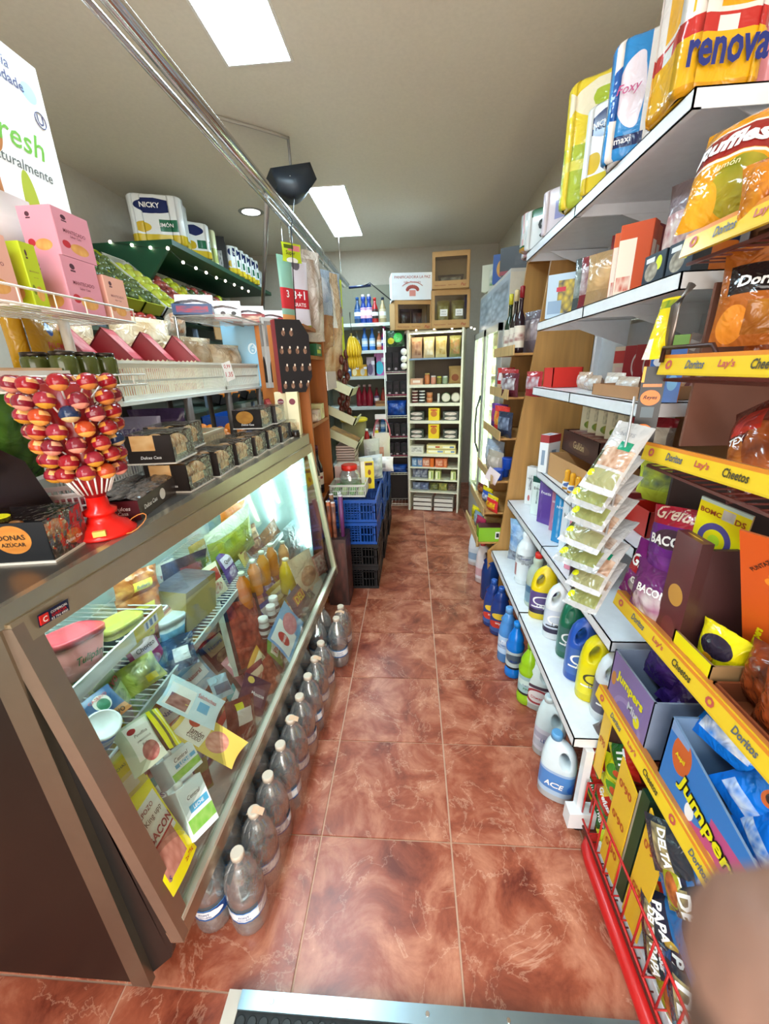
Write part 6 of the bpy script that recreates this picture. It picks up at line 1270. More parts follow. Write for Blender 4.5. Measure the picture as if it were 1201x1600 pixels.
# boxes on top
def winbox(label, M4, w_, d_, h_, inner, sq=.14, white=False, texts=()):
    t = thing('window_carton', label, 'carton', 'window cartons on top of the white shelf unit', M4=M4)
    g = G(); th = .006; K = M('#c49a64', .75); kx, kz0, kz1 = w_*.5 - w_*sq*.6, h_*.22, h_*.86
    g.box(-w_/2, w_/2, d_/2 - th, d_/2, 0, h_, K); g.box(-w_/2, -w_/2 + th, -d_/2, d_/2, 0, h_, K); g.box(w_/2 - th, w_/2, -d_/2, d_/2, 0, h_, K); g.box(-w_/2, w_/2, -d_/2, d_/2, h_ - th, h_, K); g.box(-w_/2, w_/2, -d_/2, d_/2, 0, th, K)
    g.box(-w_/2, -kx, -d_/2, -d_/2 + th, 0, h_, K); g.box(kx, w_/2, -d_/2, -d_/2 + th, 0, h_, K); g.box(-kx, kx, -d_/2, -d_/2 + th, 0, kz0, K); g.box(-kx, kx, -d_/2, -d_/2 + th, kz1, h_, K); g.link('box', t)
    G().box(-kx, kx, -d_/2 + .007, -d_/2 + .008, kz0, kz1, CLEAR).link('window_film', t)
    for x, bw, bh, c1, c2 in inner: b_ = thing('x', '', ''); bag(b_, bw, bh, .07, P(c1, [('r', .1, .9, .1, .8, c2, c1, 5)], .2, .5), None, (), int(x*100), .5); o = kids(b_)[0]; o.parent = t; o.name = 'food_bag'; o.location = (x, -d_/2 + .06, .008); bpy.data.objects.remove(b_)
    lettering(t, texts or [('Pastas artesanas', w_*.3, M('#8c2c24', .6), -w_*.28, h_*.10), ('PURO TRIGO', w_*.22, M('#8c2c24', .6), w_*.05, h_*.10), ('Paz', w_*.14, M('#a82c24', .6), w_*.34, h_*.10, {'s': .3})], lambda a, c: (a, -d_/2 - .001, c)); return t
def atop(tl, tr, br, yy, n=(.0, -1, 0)): return frame(tl, tr, br, Vector((0, yy, 0)), n)
TZ = IH + .002
n_ = (-.12, -1, 0)
M1, w1, h1 = atop((611, 464), (672, 464), (672, 510), 4.32, n_); M2, w2_, h2 = atop((673, 452), (734, 450), (733, 510), 4.30, n_); M3, w3, h3 = atop((677, 394), (737, 390), (738, 449), 4.30, n_)
M1.translation.z = TZ + .0; M2.translation.z = TZ; M3.translation.z = TZ + h2 + .002
for M_ in (M1, M2, M3): M_.translation += Vector((0, .13, 0))
G().box(-.40, .0, -.06, .14, IH - .02, IH, CRW).link('top_board', IS)
winbox('low kraft window carton with dark cakes under the white lettered carton', M1, w1, .26, h1, [(-w1*.2, w1*.3, h1*.7, '#2c1814', '#4c2c20'), (w1*.1, w1*.3, h1*.7, '#2c1814', '#6c3c24')])
winbox('kraft window carton with bags of pasta at the right, lower of two', M2, w2_, .30, h2, [(-w2_*.18, w2_*.34, h2*.72, '#a8884c', '#d8c480'), (w2_*.2, w2_*.34, h2*.72, '#a88c54', '#d0b870')])
for k, x in enumerate((-w2_*.18, w2_*.22)): g = G(); g.box(x - .035, x + .035, -.148, -.146, h2*.32, h2*.5, WHITE); g.text('PASTA', .04, TXK, x, h2*.44, y=-.1485); g.text('ARTESANA', .05, TXK, x, h2*.37, y=-.1485); g.link('label', bpy.data.objects['window_carton.001'])
winbox('kraft window carton with pale cookies, topmost at the right', M3, w3, .30, h3, [(0, w3*.7, h3*.38, '#5c4430', '#b0a080')])
M5, w5, h5 = atop((608, 421), (674, 420), (674, 463), 4.31, n_); M5.translation = M1.translation + Vector((0, -.0, h1 + .002)); t = thing('white_carton', 'white lettered pastry carton at the upper left on top of the boxes', 'carton', M4=M5)
carton(t, w5, .26, h5, P('#dfe8f0', rough=.5), M('#dfe6ec', .5), M('#e4eaf0', .5), [('PANIFICADORA LA PAZ', w5*.86, M('#a8403c', .6), 0, h5*.84), ('Lalín - Pontevedra', w5*.4, M('#a8403c', .6), 0, h5*.66)])
g = G(); bk = M('#c06058', .6)
for k in range(9): a = PI*(k+.5)/9; g.lathe([(.016, 0), (.016, .001)], bk, 10, T=Matrix.Translation((.05*math.cos(a), -.1312, h5*.36 + .03*math.sin(a))) @ Matrix.Rotation(PI/2, 4, 'X'))
g.tube([(w5*.30*math.cos(PI*.2 + PI*.6*k/10), -.132, h5*.30 + h5*.36*math.sin(PI*.2 + PI*.6*k/10)) for k in range(11)], .003, bk, 5)
g.box(-.03, .03, -.132, -.1305, h5*.14, h5*.36, M('#d89088', .6)); g.link('bread_basket_print', t)
# ================================================================== RIGHT: upright fridge
t = thing('upright_fridge', 'tall two door glass fridge glowing inside at the far right', 'fridge', None, (.82, 3.69, 0)); FR = t
def rp_(g, n, par): o = par.location; g.v = [tuple(Vector(p) - o) for p in g.v]; return g.link(n, par)
FW = M('#c9c9c0', .35); fy0, fy1 = 3.06, 4.28
for b_, n in (((.64, 1.02, fy0, fy0+.03, 0, 1.84), 'side_panel'), ((.64, 1.02, fy1-.03, fy1, 0, 1.84), 'side_panel'), ((1.0, 1.02, fy0, fy1, 0, 1.84), 'back_panel'), ((.63, 1.02, fy0, fy1, 0.02, .32), 'base'), ((.66, 1.02, fy0, fy1, 2.13, 2.15), 'top_panel')): rp_(G().box(*b_, FW), n, t)
rp_(G().box(.66, 1.02, fy0, fy1, 1.84, 2.13, M('#d8d2c0', .4), left=P('#9cacb8', [('r', .04, .48, .12, .88, '#c8d4dc', '#5c7484', 7), ('r', .52, .96, .12, .88, '#b8c8d4', '#4c6474', 8)], .3)), 'header', t)
rp_(G().box(.632, .634, fy0 + .1, fy1 - .2, .06, .28, M('#9cb0b8', .4)), 'vent_panel', t)
for a, b in ((fy0 + .03, 3.665), (3.675, fy1 - .03)):
    d = G(); F_ = M('#b4b8b4', .3, .3)
    for bx_ in ((.615, .64, a, a+.045, .33, 1.83), (.615, .64, b-.045, b, .33, 1.83), (.615, .64, a, b, .33, .38), (.615, .64, a, b, 1.78, 1.83)): d.box(*bx_, F_)
    rp_(d, 'door_frame', t); rp_(G().box(.622, .628, a+.045, b-.045, .38, 1.78, GLASS), 'door_glass', t)
    h = G(); yh = 3.72 if a > 3.6 else 3.62
    if a > 3.6: h.tube([(.612, yh, 1.30), (.585, yh, 1.2), (.578, yh, 1.05), (.585, yh, .88), (.612, yh, .80)], .009, M('#4c5450', .3), 8); rp_(h, 'handle', t)
for y in (fy0 + .09, 3.62, 3.72, fy1 - .09): rp_(G().tube([(.66, y, .40), (.66, y, 1.80)], .012, M('#fbffd8', .4, emit=TUBE_E), 8), 'glow_tube', t)
can = G(); can.lathe([(.03, 0), (.033, .008), (.033, .17), (.02, .20), (.014, .22)], M('#ffffff', .3), 8)
cm_ = []
for c_ in ('#c8d4a8', '#dce4b8', '#b8b890', '#a0b890', '#d8ccac'):
    g = G(); g.lathe([(.03, 0), (.033, .008), (.033, .17), (.018, .20), (.014, .23)], P(c_, [('r', 0, 1, .3, .6, '#f0f0dc')], .3), 8); cm_.append(g.mesh('drink'))
for k, z in enumerate((.36, .64, .92, 1.20, 1.48)):
    rp_(G().box(.68, 1.0, fy0 + .03, fy1 - .03, z - .012, z - .002, WHITE), 'shelf_board', t)
    for j in range(14):
        if .46 < (j+.5)/14 < .5: continue
        y = fy0 + .08 + (fy1 - fy0 - .16)*(j + .5)/14; link(cm_[(j*3 + k*2) % 5], 'drink', t, Matrix.Translation((.74 - .82, y - 3.69, z)))
for x, y, w_, h_, c_, sh, l in ((.74, 3.95, .22, .20, '#c8ccb8', [('r', .3, .7, .2, .8, '#4c8c4c', '#e8e8dc', 5)], 'pale box with green print on the fridge roof'), (.76, 3.62, .2, .20, '#1c4c9c', [('e', .35, .5, .2, .3, '#e0b83c', '#c8742c', 5)], 'blue box with yellow picture on the fridge roof'), (.78, 3.30, .26, .17, '#1c1618', [('r', 0, 1, 0, .15, '#8c1c2c'), ('r', .4, .9, .3, .7, '#3c3034', '#1c1618', 6)], 'black carton with red edge on the fridge roof')):
    t2 = thing('carton_box', l, 'box', None, (x, y, 2.152), -.5); carton(t2, w_, .14, h_, P(c_, sh, .35))

# ================================================================== pine sweets unit with stepped trays
t = thing('pine_sweets_unit', 'pine unit with stepped sweets trays between fridge and white shelving', 'shelf unit', None, (.75, 2.7, 0)); PU = t
prof = [(.52, 0), (.50, .38), (.57, .45), (.62, 1.05), (.70, 1.72), (.74, 2.15), (1.0, 2.15), (1.0, 0)]
for y in (2.44, 2.96):
    g = G(); g.v = [(x, y, z) for x, z in prof] + [(x, y + .02, z) for x, z in prof]
    g.face(range(8), PINE); g.face([15, 14, 13, 12, 11, 10, 9, 8], PINE)
    for i in range(8): j = (i+1) % 8; g.face((i, i+8, j+8, j), PINE)
    rp_(g, 'side_panel', t)
rp_(G().box(.98, 1.0, 2.46, 2.96, 0, 2.15, M('#8c5c2c', .6, kind='wood')), 'back_panel', t)
rp_(G().box(.74, 1.0, 2.44, 2.98, 2.15, 2.17, PINE), 'top_board', t)
TR = [(.575, 1.60), (.56, 1.36), (.53, 1.12), (.50, .85), (.46, .64), (.43, .43)]
PIL = M('#e0b878', .45, kind='wood')
for x, z in TR:
    rp_(G().box(x, .98, 2.462, 2.955, z, z + .012, PINE), 'tray_board', t); rp_(G().box(x - .008, x, 2.43, 2.985, z, z + .055, PIL), 'tray_lip', t)
SW = [(0, .66, 2.52, 'wine'), ]
for k, (y, c1, c2, l) in enumerate(((2.54, '#2c1c24', '#8c1c24', 'dark miniature bottle with red top on the top sweets tray'), (2.66, '#2c2420', '#d8c48c', 'dark miniature bottle with cream neck on the top sweets tray'), (2.80, '#1c3420', '#d8d43c', 'green cider bottle with yellow foil on the top sweets tray'))):
    t2 = thing('small_bottle', l, 'bottle', 'bottles on the top sweets tray', (.62, y, 1.613)); bottle(t2, [(r*.8, z*.95) for r, z in WBP], M(c1, .1), M(c2, .35), .0135, .06, P('#e0d8c8', [('r', .2, .8, .3, .7, '#8c3c3c', '#e8e0d0', 6)], .4), (.1, .5), n=14)
def sbag(x, y, z, w_, h_, c1, c2, l, rz=-1.2, th=.05, sd=0, sh=None, tx=()):
    t2 = thing('sweets_bag', l, 'bag', None, (x, y, z), rz); bag(t2, w_, h_, th, P(c1, sh or [('r', .1, .9, .3, .8, c2, c1, 5)], .18, .45), None, tx, sd, .45, (10, 12)); return t2
sbag(.70, 2.56, 1.613, .16, .22, '#6c6068', '#c8b8b8', 'grey mixed sweets bag on the top sweets tray', sd=1)
sbag(.63, 2.86, 1.373, .2, .16, '#c8242c', '#e8e0d8', 'red snack bag on the second sweets tray', sd=2, sh=[('r', .0, 1, 0, .35, '#e8c8a0'), ('r', .2, .8, .5, .8, '#f0e4e4')])
sbag(.61, 2.66, 1.373, .18, .15, '#b83c40', '#f0e8e0', 'red and white snack bag in the middle of the second tray', sd=3)
sbag(.58, 2.50, 1.373, .17, .13, '#5c2430', '#d8dce0', 'maroon and silver bag at the near end of the second tray', sd=4)
sbag(.60, 2.84, 1.133, .2, .17, '#6c3c8c', '#d83c6c', 'purple and pink sweets bag on the third sweets tray', sd=5)
sbag(.58, 2.66, 1.133, .17, .17, '#d83c34', '#f0c83c', 'red and yellow sweets bag on the third sweets tray', sd=6)
sbag(.57, 2.51, 1.133, .15, .15, '#2c3448', '#8c9cb8', 'dark blue striped bag at the near end of the third tray', sd=7)
sbag(.58, 2.80, .863, .22, .20, '#9ca8b8', '#e0e4e8', 'pale blue marshmallow bag on the fourth sweets tray', sd=8, th=.09)
sbag(.55, 2.62, .863, .18, .16, '#a89c8c', '#dcd0c4', 'brownish clear sweets bag on the fourth sweets tray', sd=9, th=.08)
for k, (x, y, z) in enumerate(((.60, 2.58, .863), (.545, 2.50, .863), (.60, 2.50, .933))):
    t2 = thing('sweets_tub', 'bright blue plastic tub, %s on the fourth sweets tray' % ('rear', 'front', 'upper near')[k], 'tub', 'blue tubs on the sweets tray', (x, y, z if k < 2 else z + .001)); G().lathe([(.03, 0), (.034, .062), (.036, .064), (.036, .068)], M('#1c54c8', .3), 18).link('body', t2)
t2 = thing('price_sheet', 'white price sheet taped at the fourth sweets tray', 'paper', None, (.49, 2.47, .86), -.8); G().box(-.045, .045, -.0012, 0, 0, .085, M('#ece0e4', .6), T=Matrix.Rotation(.45, 4, 'Y')).link('sheet', t2)
for k, (y, c1, c2, nm) in enumerate(((2.86, '#5c2020', '#c87c3c', 'dark red'), (2.76, '#e0c41c', '#4c4c1c', 'yellow and black'), (2.66, '#2c4c9c', '#e8e8f0', 'blue'), (2.57, '#e0c41c', '#e8e4dc', 'yellow and white'), (2.49, '#c8242c', '#e8d41c', 'red twisted'))):
    sbag(.52 + .02*(k % 2), y, .653, .13, .08, c1, c2, '%s sweets packet on the fifth sweets tray' % nm, sd=20+k, th=.05)
for k, (y, c1, c2, nm) in enumerate(((2.84, '#d8c41c', '#4c4c30', 'yellow upright'), (2.72, '#7c8c98', '#c8d0d8', 'grey'), (2.62, '#a83050', '#4c2c4c', 'pink'))):
    sbag(.48, y, .443, .12, .12, c1, c2, '%s sweets packet on the lowest sweets tray' % nm, sd=30+k, th=.05)
t2 = thing('sweets_carton', 'bright green open carton at the near end of the lowest sweets tray', 'carton', None, (.515, 2.51, .443), 0); G().box(-.075, .075, -.045, .045, 0, .10, M('#7cb41c', .4), front=P('#84bc20', [('r', .72, .92, .2, .7, '#e8e8e8'), ('r', .76, .88, .3, .6, '#1c1c1c')], .4), top=M('#5c2c2c', .6)).link('body', t2)
# ================================================================== white wall shelving
t = thing('metal_shelving', 'white metal wall shelving along the right side of the aisle', 'shelving', None, (.8, 1.7, 0)); WS = t
SH = [(.52, .40, 1.0, 2.42), (.60, .75, 1.04, 2.42), (.66, 1.025, 1.12, 2.10), (.60, 1.445, 1.125, 2.10), (.60, 1.735, 1.05, 2.12), (.60, 2.09, 1.13, 2.43)]
SW_ = M('#edf0f4', .3)
for i, (x, z, y0, y1) in enumerate(SH):
    ym_ = (y0 + y1)/2
    for a, b in ((y0, ym_ - .002), (ym_ + .002, y1)):
        g = G(); g.box(x, 1.02, a, b, z - .003, z, SW_); g.box(x, x + .004, a, b, z - .038, z, SW_); g.box(x, x + .02, a, b, z - .038, z - .035, SW_); g.box(x, 1.02, a, a + .003, z - .038, z, SW_); g.box(x, 1.02, b - .003, b, z - .038, z, SW_)
        rp_(g, 'shelf_board', t)
    for y in (y0 + .05, ym_, y1 - .05):
        g = G(); g.v = [(x + .10, y - .002, z - .006), (1.0, y - .002, z - .006), (1.0, y - .002, z - .12), (x + .16, y - .002, z - .035), (x + .10, y + .002, z - .006), (1.0, y + .002, z - .006), (1.0, y + .002, z - .12), (x + .16, y + .002, z - .035)]
        g.face((0, 1, 2, 3), SW_); g.face((7, 6, 5, 4), SW_)
        for k in range(4): g.face((k, k+4, (k+1) % 4 + 4, (k+1) % 4), SW_)
        rp_(g, 'bracket', t)
for y in (1.08, 1.72, 2.38): rp_(G().box(.985, 1.02, y - .015, y + .015, 0, 2.2, SW_), 'upright', t)
for k, (z0, z1) in enumerate(((.42, .73), (.77, 1.0), (1.04, 1.42), (1.46, 1.71), (1.75, 2.06))): rp_(G().box(1.012, 1.018, 1.05, 2.42, z0, z1, M('#a87850', .6) if k in (2,) else M('#c8ccd0', .4)), 'back_panel', t)
rp_(G().box(.56, .585, .985, 1.01, 0, .36, SW_), 'front_foot', t); rp_(G().box(.53, .62, .96, 1.005, .03, .10, SW_), 'foot_block', t)
rp_(G().lathe([(.022, -.01), (.022, .012)], BLACK, 14, T=Matrix.Translation((.575, .985, .022)) @ Matrix.Rotation(PI/2, 4, 'X')), 'foot_wheel', t)
for px, py in ((867, 408), (880, 402)): pass
# --- bottles on the floor
BW = M('#c8dce4', .3); LBL = lambda c, c2='#ffffff': P(c, [('r', 0, 1, .0, .12, c2), ('e', .5, .6, .2, .22, c2), ('r', .3, .7, .2, .3, c2)], .3)
def mkjug(l, px, py, z, w_, d_, h_, body, cap, lab, tx=(), rz=-.5, hd=1, x=None):
    p = A(px, py, z=z); t2 = thing('bleach_jug', l, 'bottle', 'cleaning jugs', (p.x + w_*.25 if x is None else x, p.y + d_*.4, z + .001), rz); return jug(t2, w_, d_, h_, M(body, .3), M(cap, .35), lab, tx, hd)
mkjug('white bleach jug with blue label standing nearest on the floor', 857, 1250, 0, .125, .085, .27, '#d4e4ec', '#5c9cd0', P('#4c84c8', [('r', 0, 1, .0, .2, '#a8c4e0'), ('e', .8, .4, .2, .3, '#2c6cc8'), ('r', 0, 1, .9, 1, '#9cb8dc')], .3), [('ACE', .07, TXW, -.005, .085, {'b': .05, 's': .2})])
mkjug('white jug with pale text label second nearest on the floor', 847, 1185, 0, .12, .085, .27, '#d0e0e4', '#c8d8dc', P('#c8c8d4', [('r', .2, .8, .55, .8, '#a8a8bc'), ('r', .2, .8, .15, .45, '#b4b8c4')], .35), [('LEJÍA', .05, TXB, 0, .09)])
mkjug('white jug with red oval label third nearest on the floor', 832, 1110, 0, .12, .085, .27, '#d8e8e8', '#d8e0e4', P('#d8dcdc', [('e', .5, .45, .14, .38, '#a83c44'), ('e', .5, .45, .10, .28, '#e8e4e4'), ('r', 0, 1, .85, 1, '#4c3c4c')], .35), [('Dixan', .05, TXR, 0, .08)])
WV = [(.036, 0), (.042, .006), (.042, .035), (.040, .04), (.040, .15), (.043, .165), (.044, .18), (.036, .195), (.038, .21), (.036, .225), (.028, .245), (.016, .27), (.014, .285)]
def fb(l, px, py, c_, cap, lab, pf, k=1., tx=(), lz=(.2, .55), z=0., sx=1., rz=0, r=.042, nm='floor_cleaner_bottle'):
    p = A(px, py, z=z); t2 = thing(nm, l, 'bottle', 'cleaning bottles', (p.x + r*k*.6, p.y + r*k*.8, z + .001), rz - .3); return bottle(t2, [(a*k, b*k) for a, b in pf], M(c_, .22), M(cap, .3), .017*k, .028*k, lab, lz, sx, 1, tx, 20)
fb('lime green floor cleaner bottle with black band on the floor', 815, 1102, '#98c820', '#8cbc1c', P('#9cc0c4', [('r', 0, 1, 0, .12, '#20282c'), ('r', .2, .8, .5, .8, '#c8e0dc')], .3), WV, 1.08, [('Fregasuelos', .05, TXB, 0, .12), ('PINO', .04, TXG, 0, .10)])
fb('vivid blue floor cleaner bottle beside the lime one', 795, 1060, '#0c78d8', '#1c88e0', P('#b8c8cc', [('r', 0, 1, 0, .12, '#141c24'), ('e', .5, .6, .2, .25, '#4c5c6c')], .3), WV, 1.05, [('MAR', .04, TXB, 0, .11)])
TLB = [(.036, 0), (.040, .006), (.040, .16), (.034, .20), (.030, .215), (.034, .225), (.018, .25), (.016, .265)]
fb('pale translucent blue softener bottle on the floor', 783, 1036, '#4c90d4', '#6ca8e0', P('#b8d4f0', [('r', .2, .8, .3, .7, '#3c6cb0', '#dce8f4', 7)], .25), TLB, 1.15, [('Flota', .05, TXW, 0, .14)])
for k, (px, py) in enumerate(((773, 994), (762, 980))): fb('dark blue detergent bottle with yellow flash, %s of the pair on the floor' % ('near one', 'far one')[k], px, py, '#1c3c84', '#2c5cb0', P('#24427c', [('e', .5, .75, .14, .14, '#e8c43c'), ('e', .5, .35, .2, .18, '#c83c30'), ('e', .5, .1, .3, .1, '#3c5c9c')], .25), TLB, 1.1, [('Wipp', .04, TXW, 0, .09, {'s': .2})], (.1, .6), sx=1.25)
fb('tall navy detergent bottle beyond the pair on the floor', 758, 940, '#183c7c', '#1c4488', None, TLB, 1.3, sx=1.2)
fb('second tall navy bottle behind the first on the floor', 764, 922, '#1c3464', '#1c4488', None, TLB, 1.2, sx=1.2)
mkjug('pinkish white jug with handle far along the floor', 750, 912, 0, .13, .10, .30, '#e4d8d8', '#c84c4c', P('#e0d4d8', [('r', .2, .8, .2, .7, '#d8a8b0')], .3))
mkjug('white handled jug farthest along the floor under the sweets unit', 738, 884, 0, .12, .10, .28, '#e0e6ec', '#dce0e4', P('#d0d8e0', [('r', .2, .8, .2, .7, '#8ca8c4')], .3))
# --- bottles on the lowest shelf
z = .40
SN = [(.040, 0), (.044, .006), (.044, .15), (.040, .18), (.028, .205), (.020, .215), (.024, .235), (.020, .25)]
fb('opaque white cleaner bottle with black printing on the lowest shelf', 812, 914, '#e4ebf0', '#dfe8ee', P('#e2e9ee', [('r', .3, .7, .55, .8, '#3c4454', '#dfe6ec', 12), ('r', .25, .35, .1, .5, '#a86c6c'), ('r', .55, .7, .15, .5, '#4c5c7c', '#e0e8f0', 14)], .3), SN, 1.2, [('Sanytol', .05, TXB, 0, .16), ('sin lejía', .04, TXK, 0, .13)], (.1, .72), z)
fb('clear vinegar bottle with a red cap on the lowest shelf', 828, 950, '#b8c4b4', '#d83028', P('#7c9cb0', [('r', 0, 1, .6, 1, '#4c7494')], .3), SN, 1.05, (), (.1, .45), z)
fb('clear blue liquid bottle behind the white printed one', 822, 905, '#9cb0a0', '#2c4c8c', None, SN, 1.0, (), z=z)
LOW = [('yellow jug with purple label beside the red capped bottle on the lowest shelf', 838, 968, '#e8cc10', '#b8ccd4', '#5c4c84'), ('white bleach jug with violet label in the middle of the lowest shelf', 861, 1000, '#e6eaf0', '#a8c4d4', '#c8d0e0'), ('dark green cleaner jug on the lowest shelf', 882, 1030, '#14684c', '#14543c', '#3c6c64'), ('royal blue cleaner jug with yellow cap on the lowest shelf', 897, 1066, '#2454b4', '#d8d070', '#3c64b0'), ('bright yellow cleaner jug near the end of the lowest shelf', 917, 1098, '#e8d80c', '#4c4c54', '#e0d420'), ('white jug with dark label at the near end of the lowest shelf', 942, 1130, '#e8ecf2', '#dfe4ea', '#5c5868')]
for k, (l, px, py, c_, cp, lb) in enumerate(LOW):
    mkjug(l, px, py, z, .115 if k != 2 else .10, .085, .275, c_, cp, P(lb, [('r', 0, 1, 0, .2, '#2c2440' if k in (0, 1) else lb), ('e', .5, .6, .13, .2, '#f0f0f0' if k != 4 else '#3c3c2c'), ('e', .5, .6, .10, .15, lb), ('r', .35, .65, .28, .34, '#e8e8e8' if k != 1 else '#2c2c3c')], .3), [('Lejía' if k in (0, 1, 5) else ('Pino', 'Azul', 'Limón')[k-2], .05, TXK if k in (1, 4) else TXW, 0, .075)], rz=-.25, hd=-1)
t2 = thing('sponge_bag', 'clear bag of blue sponges at the far end of the lowest shelf', 'bag', None, (.68, 2.25, z + .002), -.6); bag(t2, .20, .27, .12, P('#8cb4d8', [('r', .0, 1, .3, .9, '#3c84d0', '#c8dcec', 4), ('r', 0, 1, 0, .3, '#5c5c6c', '#a8b0c0', 8)], .12, .7), None, (), 55, .7)
t2 = thing('cleaner_carton', 'black box of scouring pads between the yellow and white jugs', 'box', None, (.80, 1.62, z + .002), -PI/2); carton(t2, .12, .1, .2, P('#7c8478', [('r', 0, 1, .3, .9, '#8c9488', '#4c5450', 5)], .3))
# --- toiletries on the second shelf
z = .75
CT_ = lambda w_, d_, h_, c_, sh, tx=(), sd=None: (w_, d_, h_, c_, sh, tx, sd)
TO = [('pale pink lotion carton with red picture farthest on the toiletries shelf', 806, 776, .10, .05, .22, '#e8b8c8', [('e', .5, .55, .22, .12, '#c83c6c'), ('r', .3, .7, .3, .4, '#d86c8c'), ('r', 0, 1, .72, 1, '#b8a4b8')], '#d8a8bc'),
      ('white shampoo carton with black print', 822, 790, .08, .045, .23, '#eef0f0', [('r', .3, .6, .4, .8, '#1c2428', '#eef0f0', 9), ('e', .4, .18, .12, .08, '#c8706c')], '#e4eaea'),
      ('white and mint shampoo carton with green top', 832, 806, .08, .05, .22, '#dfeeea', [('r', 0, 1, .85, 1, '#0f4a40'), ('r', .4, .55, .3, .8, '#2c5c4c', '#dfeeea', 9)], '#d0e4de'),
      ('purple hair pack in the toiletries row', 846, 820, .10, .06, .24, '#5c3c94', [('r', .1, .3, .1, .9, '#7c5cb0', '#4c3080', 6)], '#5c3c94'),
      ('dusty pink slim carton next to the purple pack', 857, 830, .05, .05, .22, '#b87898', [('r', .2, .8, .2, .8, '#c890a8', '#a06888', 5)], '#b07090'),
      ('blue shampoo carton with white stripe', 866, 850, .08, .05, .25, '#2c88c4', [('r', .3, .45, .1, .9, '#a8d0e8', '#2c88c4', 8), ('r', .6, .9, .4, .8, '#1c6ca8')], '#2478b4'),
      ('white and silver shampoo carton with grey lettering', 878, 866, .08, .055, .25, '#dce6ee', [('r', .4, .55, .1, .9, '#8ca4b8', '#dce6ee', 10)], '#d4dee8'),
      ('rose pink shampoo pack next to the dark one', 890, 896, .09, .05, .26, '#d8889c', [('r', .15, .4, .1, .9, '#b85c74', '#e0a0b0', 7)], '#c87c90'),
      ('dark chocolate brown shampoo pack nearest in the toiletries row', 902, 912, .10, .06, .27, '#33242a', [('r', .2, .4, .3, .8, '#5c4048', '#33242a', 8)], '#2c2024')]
for k, (l, px, py, w_, d_, h_, c_, sh, sd) in enumerate(TO):
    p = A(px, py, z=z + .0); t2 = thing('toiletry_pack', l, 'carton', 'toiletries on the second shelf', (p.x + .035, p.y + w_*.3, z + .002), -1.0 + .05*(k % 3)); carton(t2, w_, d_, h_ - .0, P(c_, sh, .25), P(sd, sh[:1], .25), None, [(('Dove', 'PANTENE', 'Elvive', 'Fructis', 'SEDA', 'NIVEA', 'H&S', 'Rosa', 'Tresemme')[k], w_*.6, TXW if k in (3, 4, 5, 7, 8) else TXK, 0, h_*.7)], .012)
# --- third shelf (trays, biscuit boxes)
z = 1.025
def tray(l, loc, rz, w_, d_, h_, c_, front=None, back=None, fill=None, nm='display_carton', bk=0, tx=()):
    t2 = thing(nm, l, 'carton', None, loc, rz); g = G(); m = M(c_, .75); th = .004
    g.box(-w_/2, w_/2, -d_/2, d_/2, 0, th, m); g.box(-w_/2, w_/2, -d_/2, -d_/2+th, th, h_, m, front=front or m); g.box(-w_/2, w_/2, d_/2-th, d_/2, th, h_ + bk, m, front=back or m)
    for s in (-1, 1): a, b = (s*w_/2, s*(w_/2 - th)); g.box(min(a, b), max(a, b), -d_/2, d_/2, th, h_, m, left=front or m if s < 0 else m, right=front or m if s > 0 else m)
    g.link('tray', t2)
    if fill:
        for k in range(fill[0]):
            g = G(); w1 = w_*.9/fill[0]; x = -w_*.45 + w1*(k + .5); g.box(x - w1*.45, x + w1*.45, -d_*.42, d_*.42, th, h_*fill[1], fill[2]); g.link('packet', t2)
    if tx: lettering(t2, tx, lambda a, c: (a, -d_/2 - .001, c))
    return t2
p = A(822, 730, z=z + .02)
tray('large open kraft carton lying on the third white shelf', (.80, 1.80, z + .002), -PI/2 + .05, .40, .22, .11, '#c49460', P('#c49460', rough=.7), None)
tray('dark brown biscuit carton with gold outline lettering behind the kraft carton', (.86, 1.86, z + .115), -PI/2, .40, .20, .10, '#4a2c24', P('#4a2c24', [('e', .5, .4, .3, .25, '#5c3c2c')], .5), None, (5, .98, P('#c8484c', [('r', 0, 1, 0, 1, '#e8e0d8', '#b83c44', 5)], .3)), tx=[('Gullón', .12, M('#c8a878', .5), 0, .05)])
t2 = thing('leaflet_carton', 'white carton edge with red corner at the far end of the kraft carton', 'carton', None, (.70, 2.06, z + .002), -.9); carton(t2, .05, .10, .19, P('#e8ecf0', [('r', 0, 1, .8, 1, '#a83438'), ('r', .3, .7, .2, .6, '#8ca0b8')], .4))
for k in range(5):
    t2 = thing('soup_packet', '%s cream noodle packet with red top in the row above the brown carton' % ordw(k, 5), 'packet', 'cream packets above the brown carton', (.86, 1.62 + .085*k, z + .222), -PI/2 + .8); carton(t2, .11, .05, .15, P('#e4e0c4', [('r', 0, 1, .8, 1, '#b02434'), ('r', .2, .8, .35, .7, '#4c4c3c', '#e4e0c4', 8), ('e', .4, .18, .25, .12, '#c8b83c', '#5c8c3c', 5)], .35))
t2 = thing('coffee_bag', 'crumpled grey bag with red roofed print on the brown carton', 'bag', None, (.84, 1.46, z + .19), -.9); bag(t2, .15, .15, .07, P('#8c8078', [('r', .2, .9, .3, .8, '#e0d8c8'), ('r', 0, 1, .8, 1, '#9c2430')], .15, .6), None, (), 77, .7)
t2 = tray('bright red open carton of chocolate wafers on the third white shelf', (.745, 1.42, z + .002), -PI/2, .22, .15, .085, '#c8281c', P('#d02c1c', [('r', .35, .5, .3, .9, '#f0e8e4'), ('r', .5, .65, .5, .7, '#f0e8e4')], .35), None, (4, 1.25, P('#7c3034', [('r', .2, .8, .2, .8, '#d8b0a8', '#7c3034', 6)], .3)))
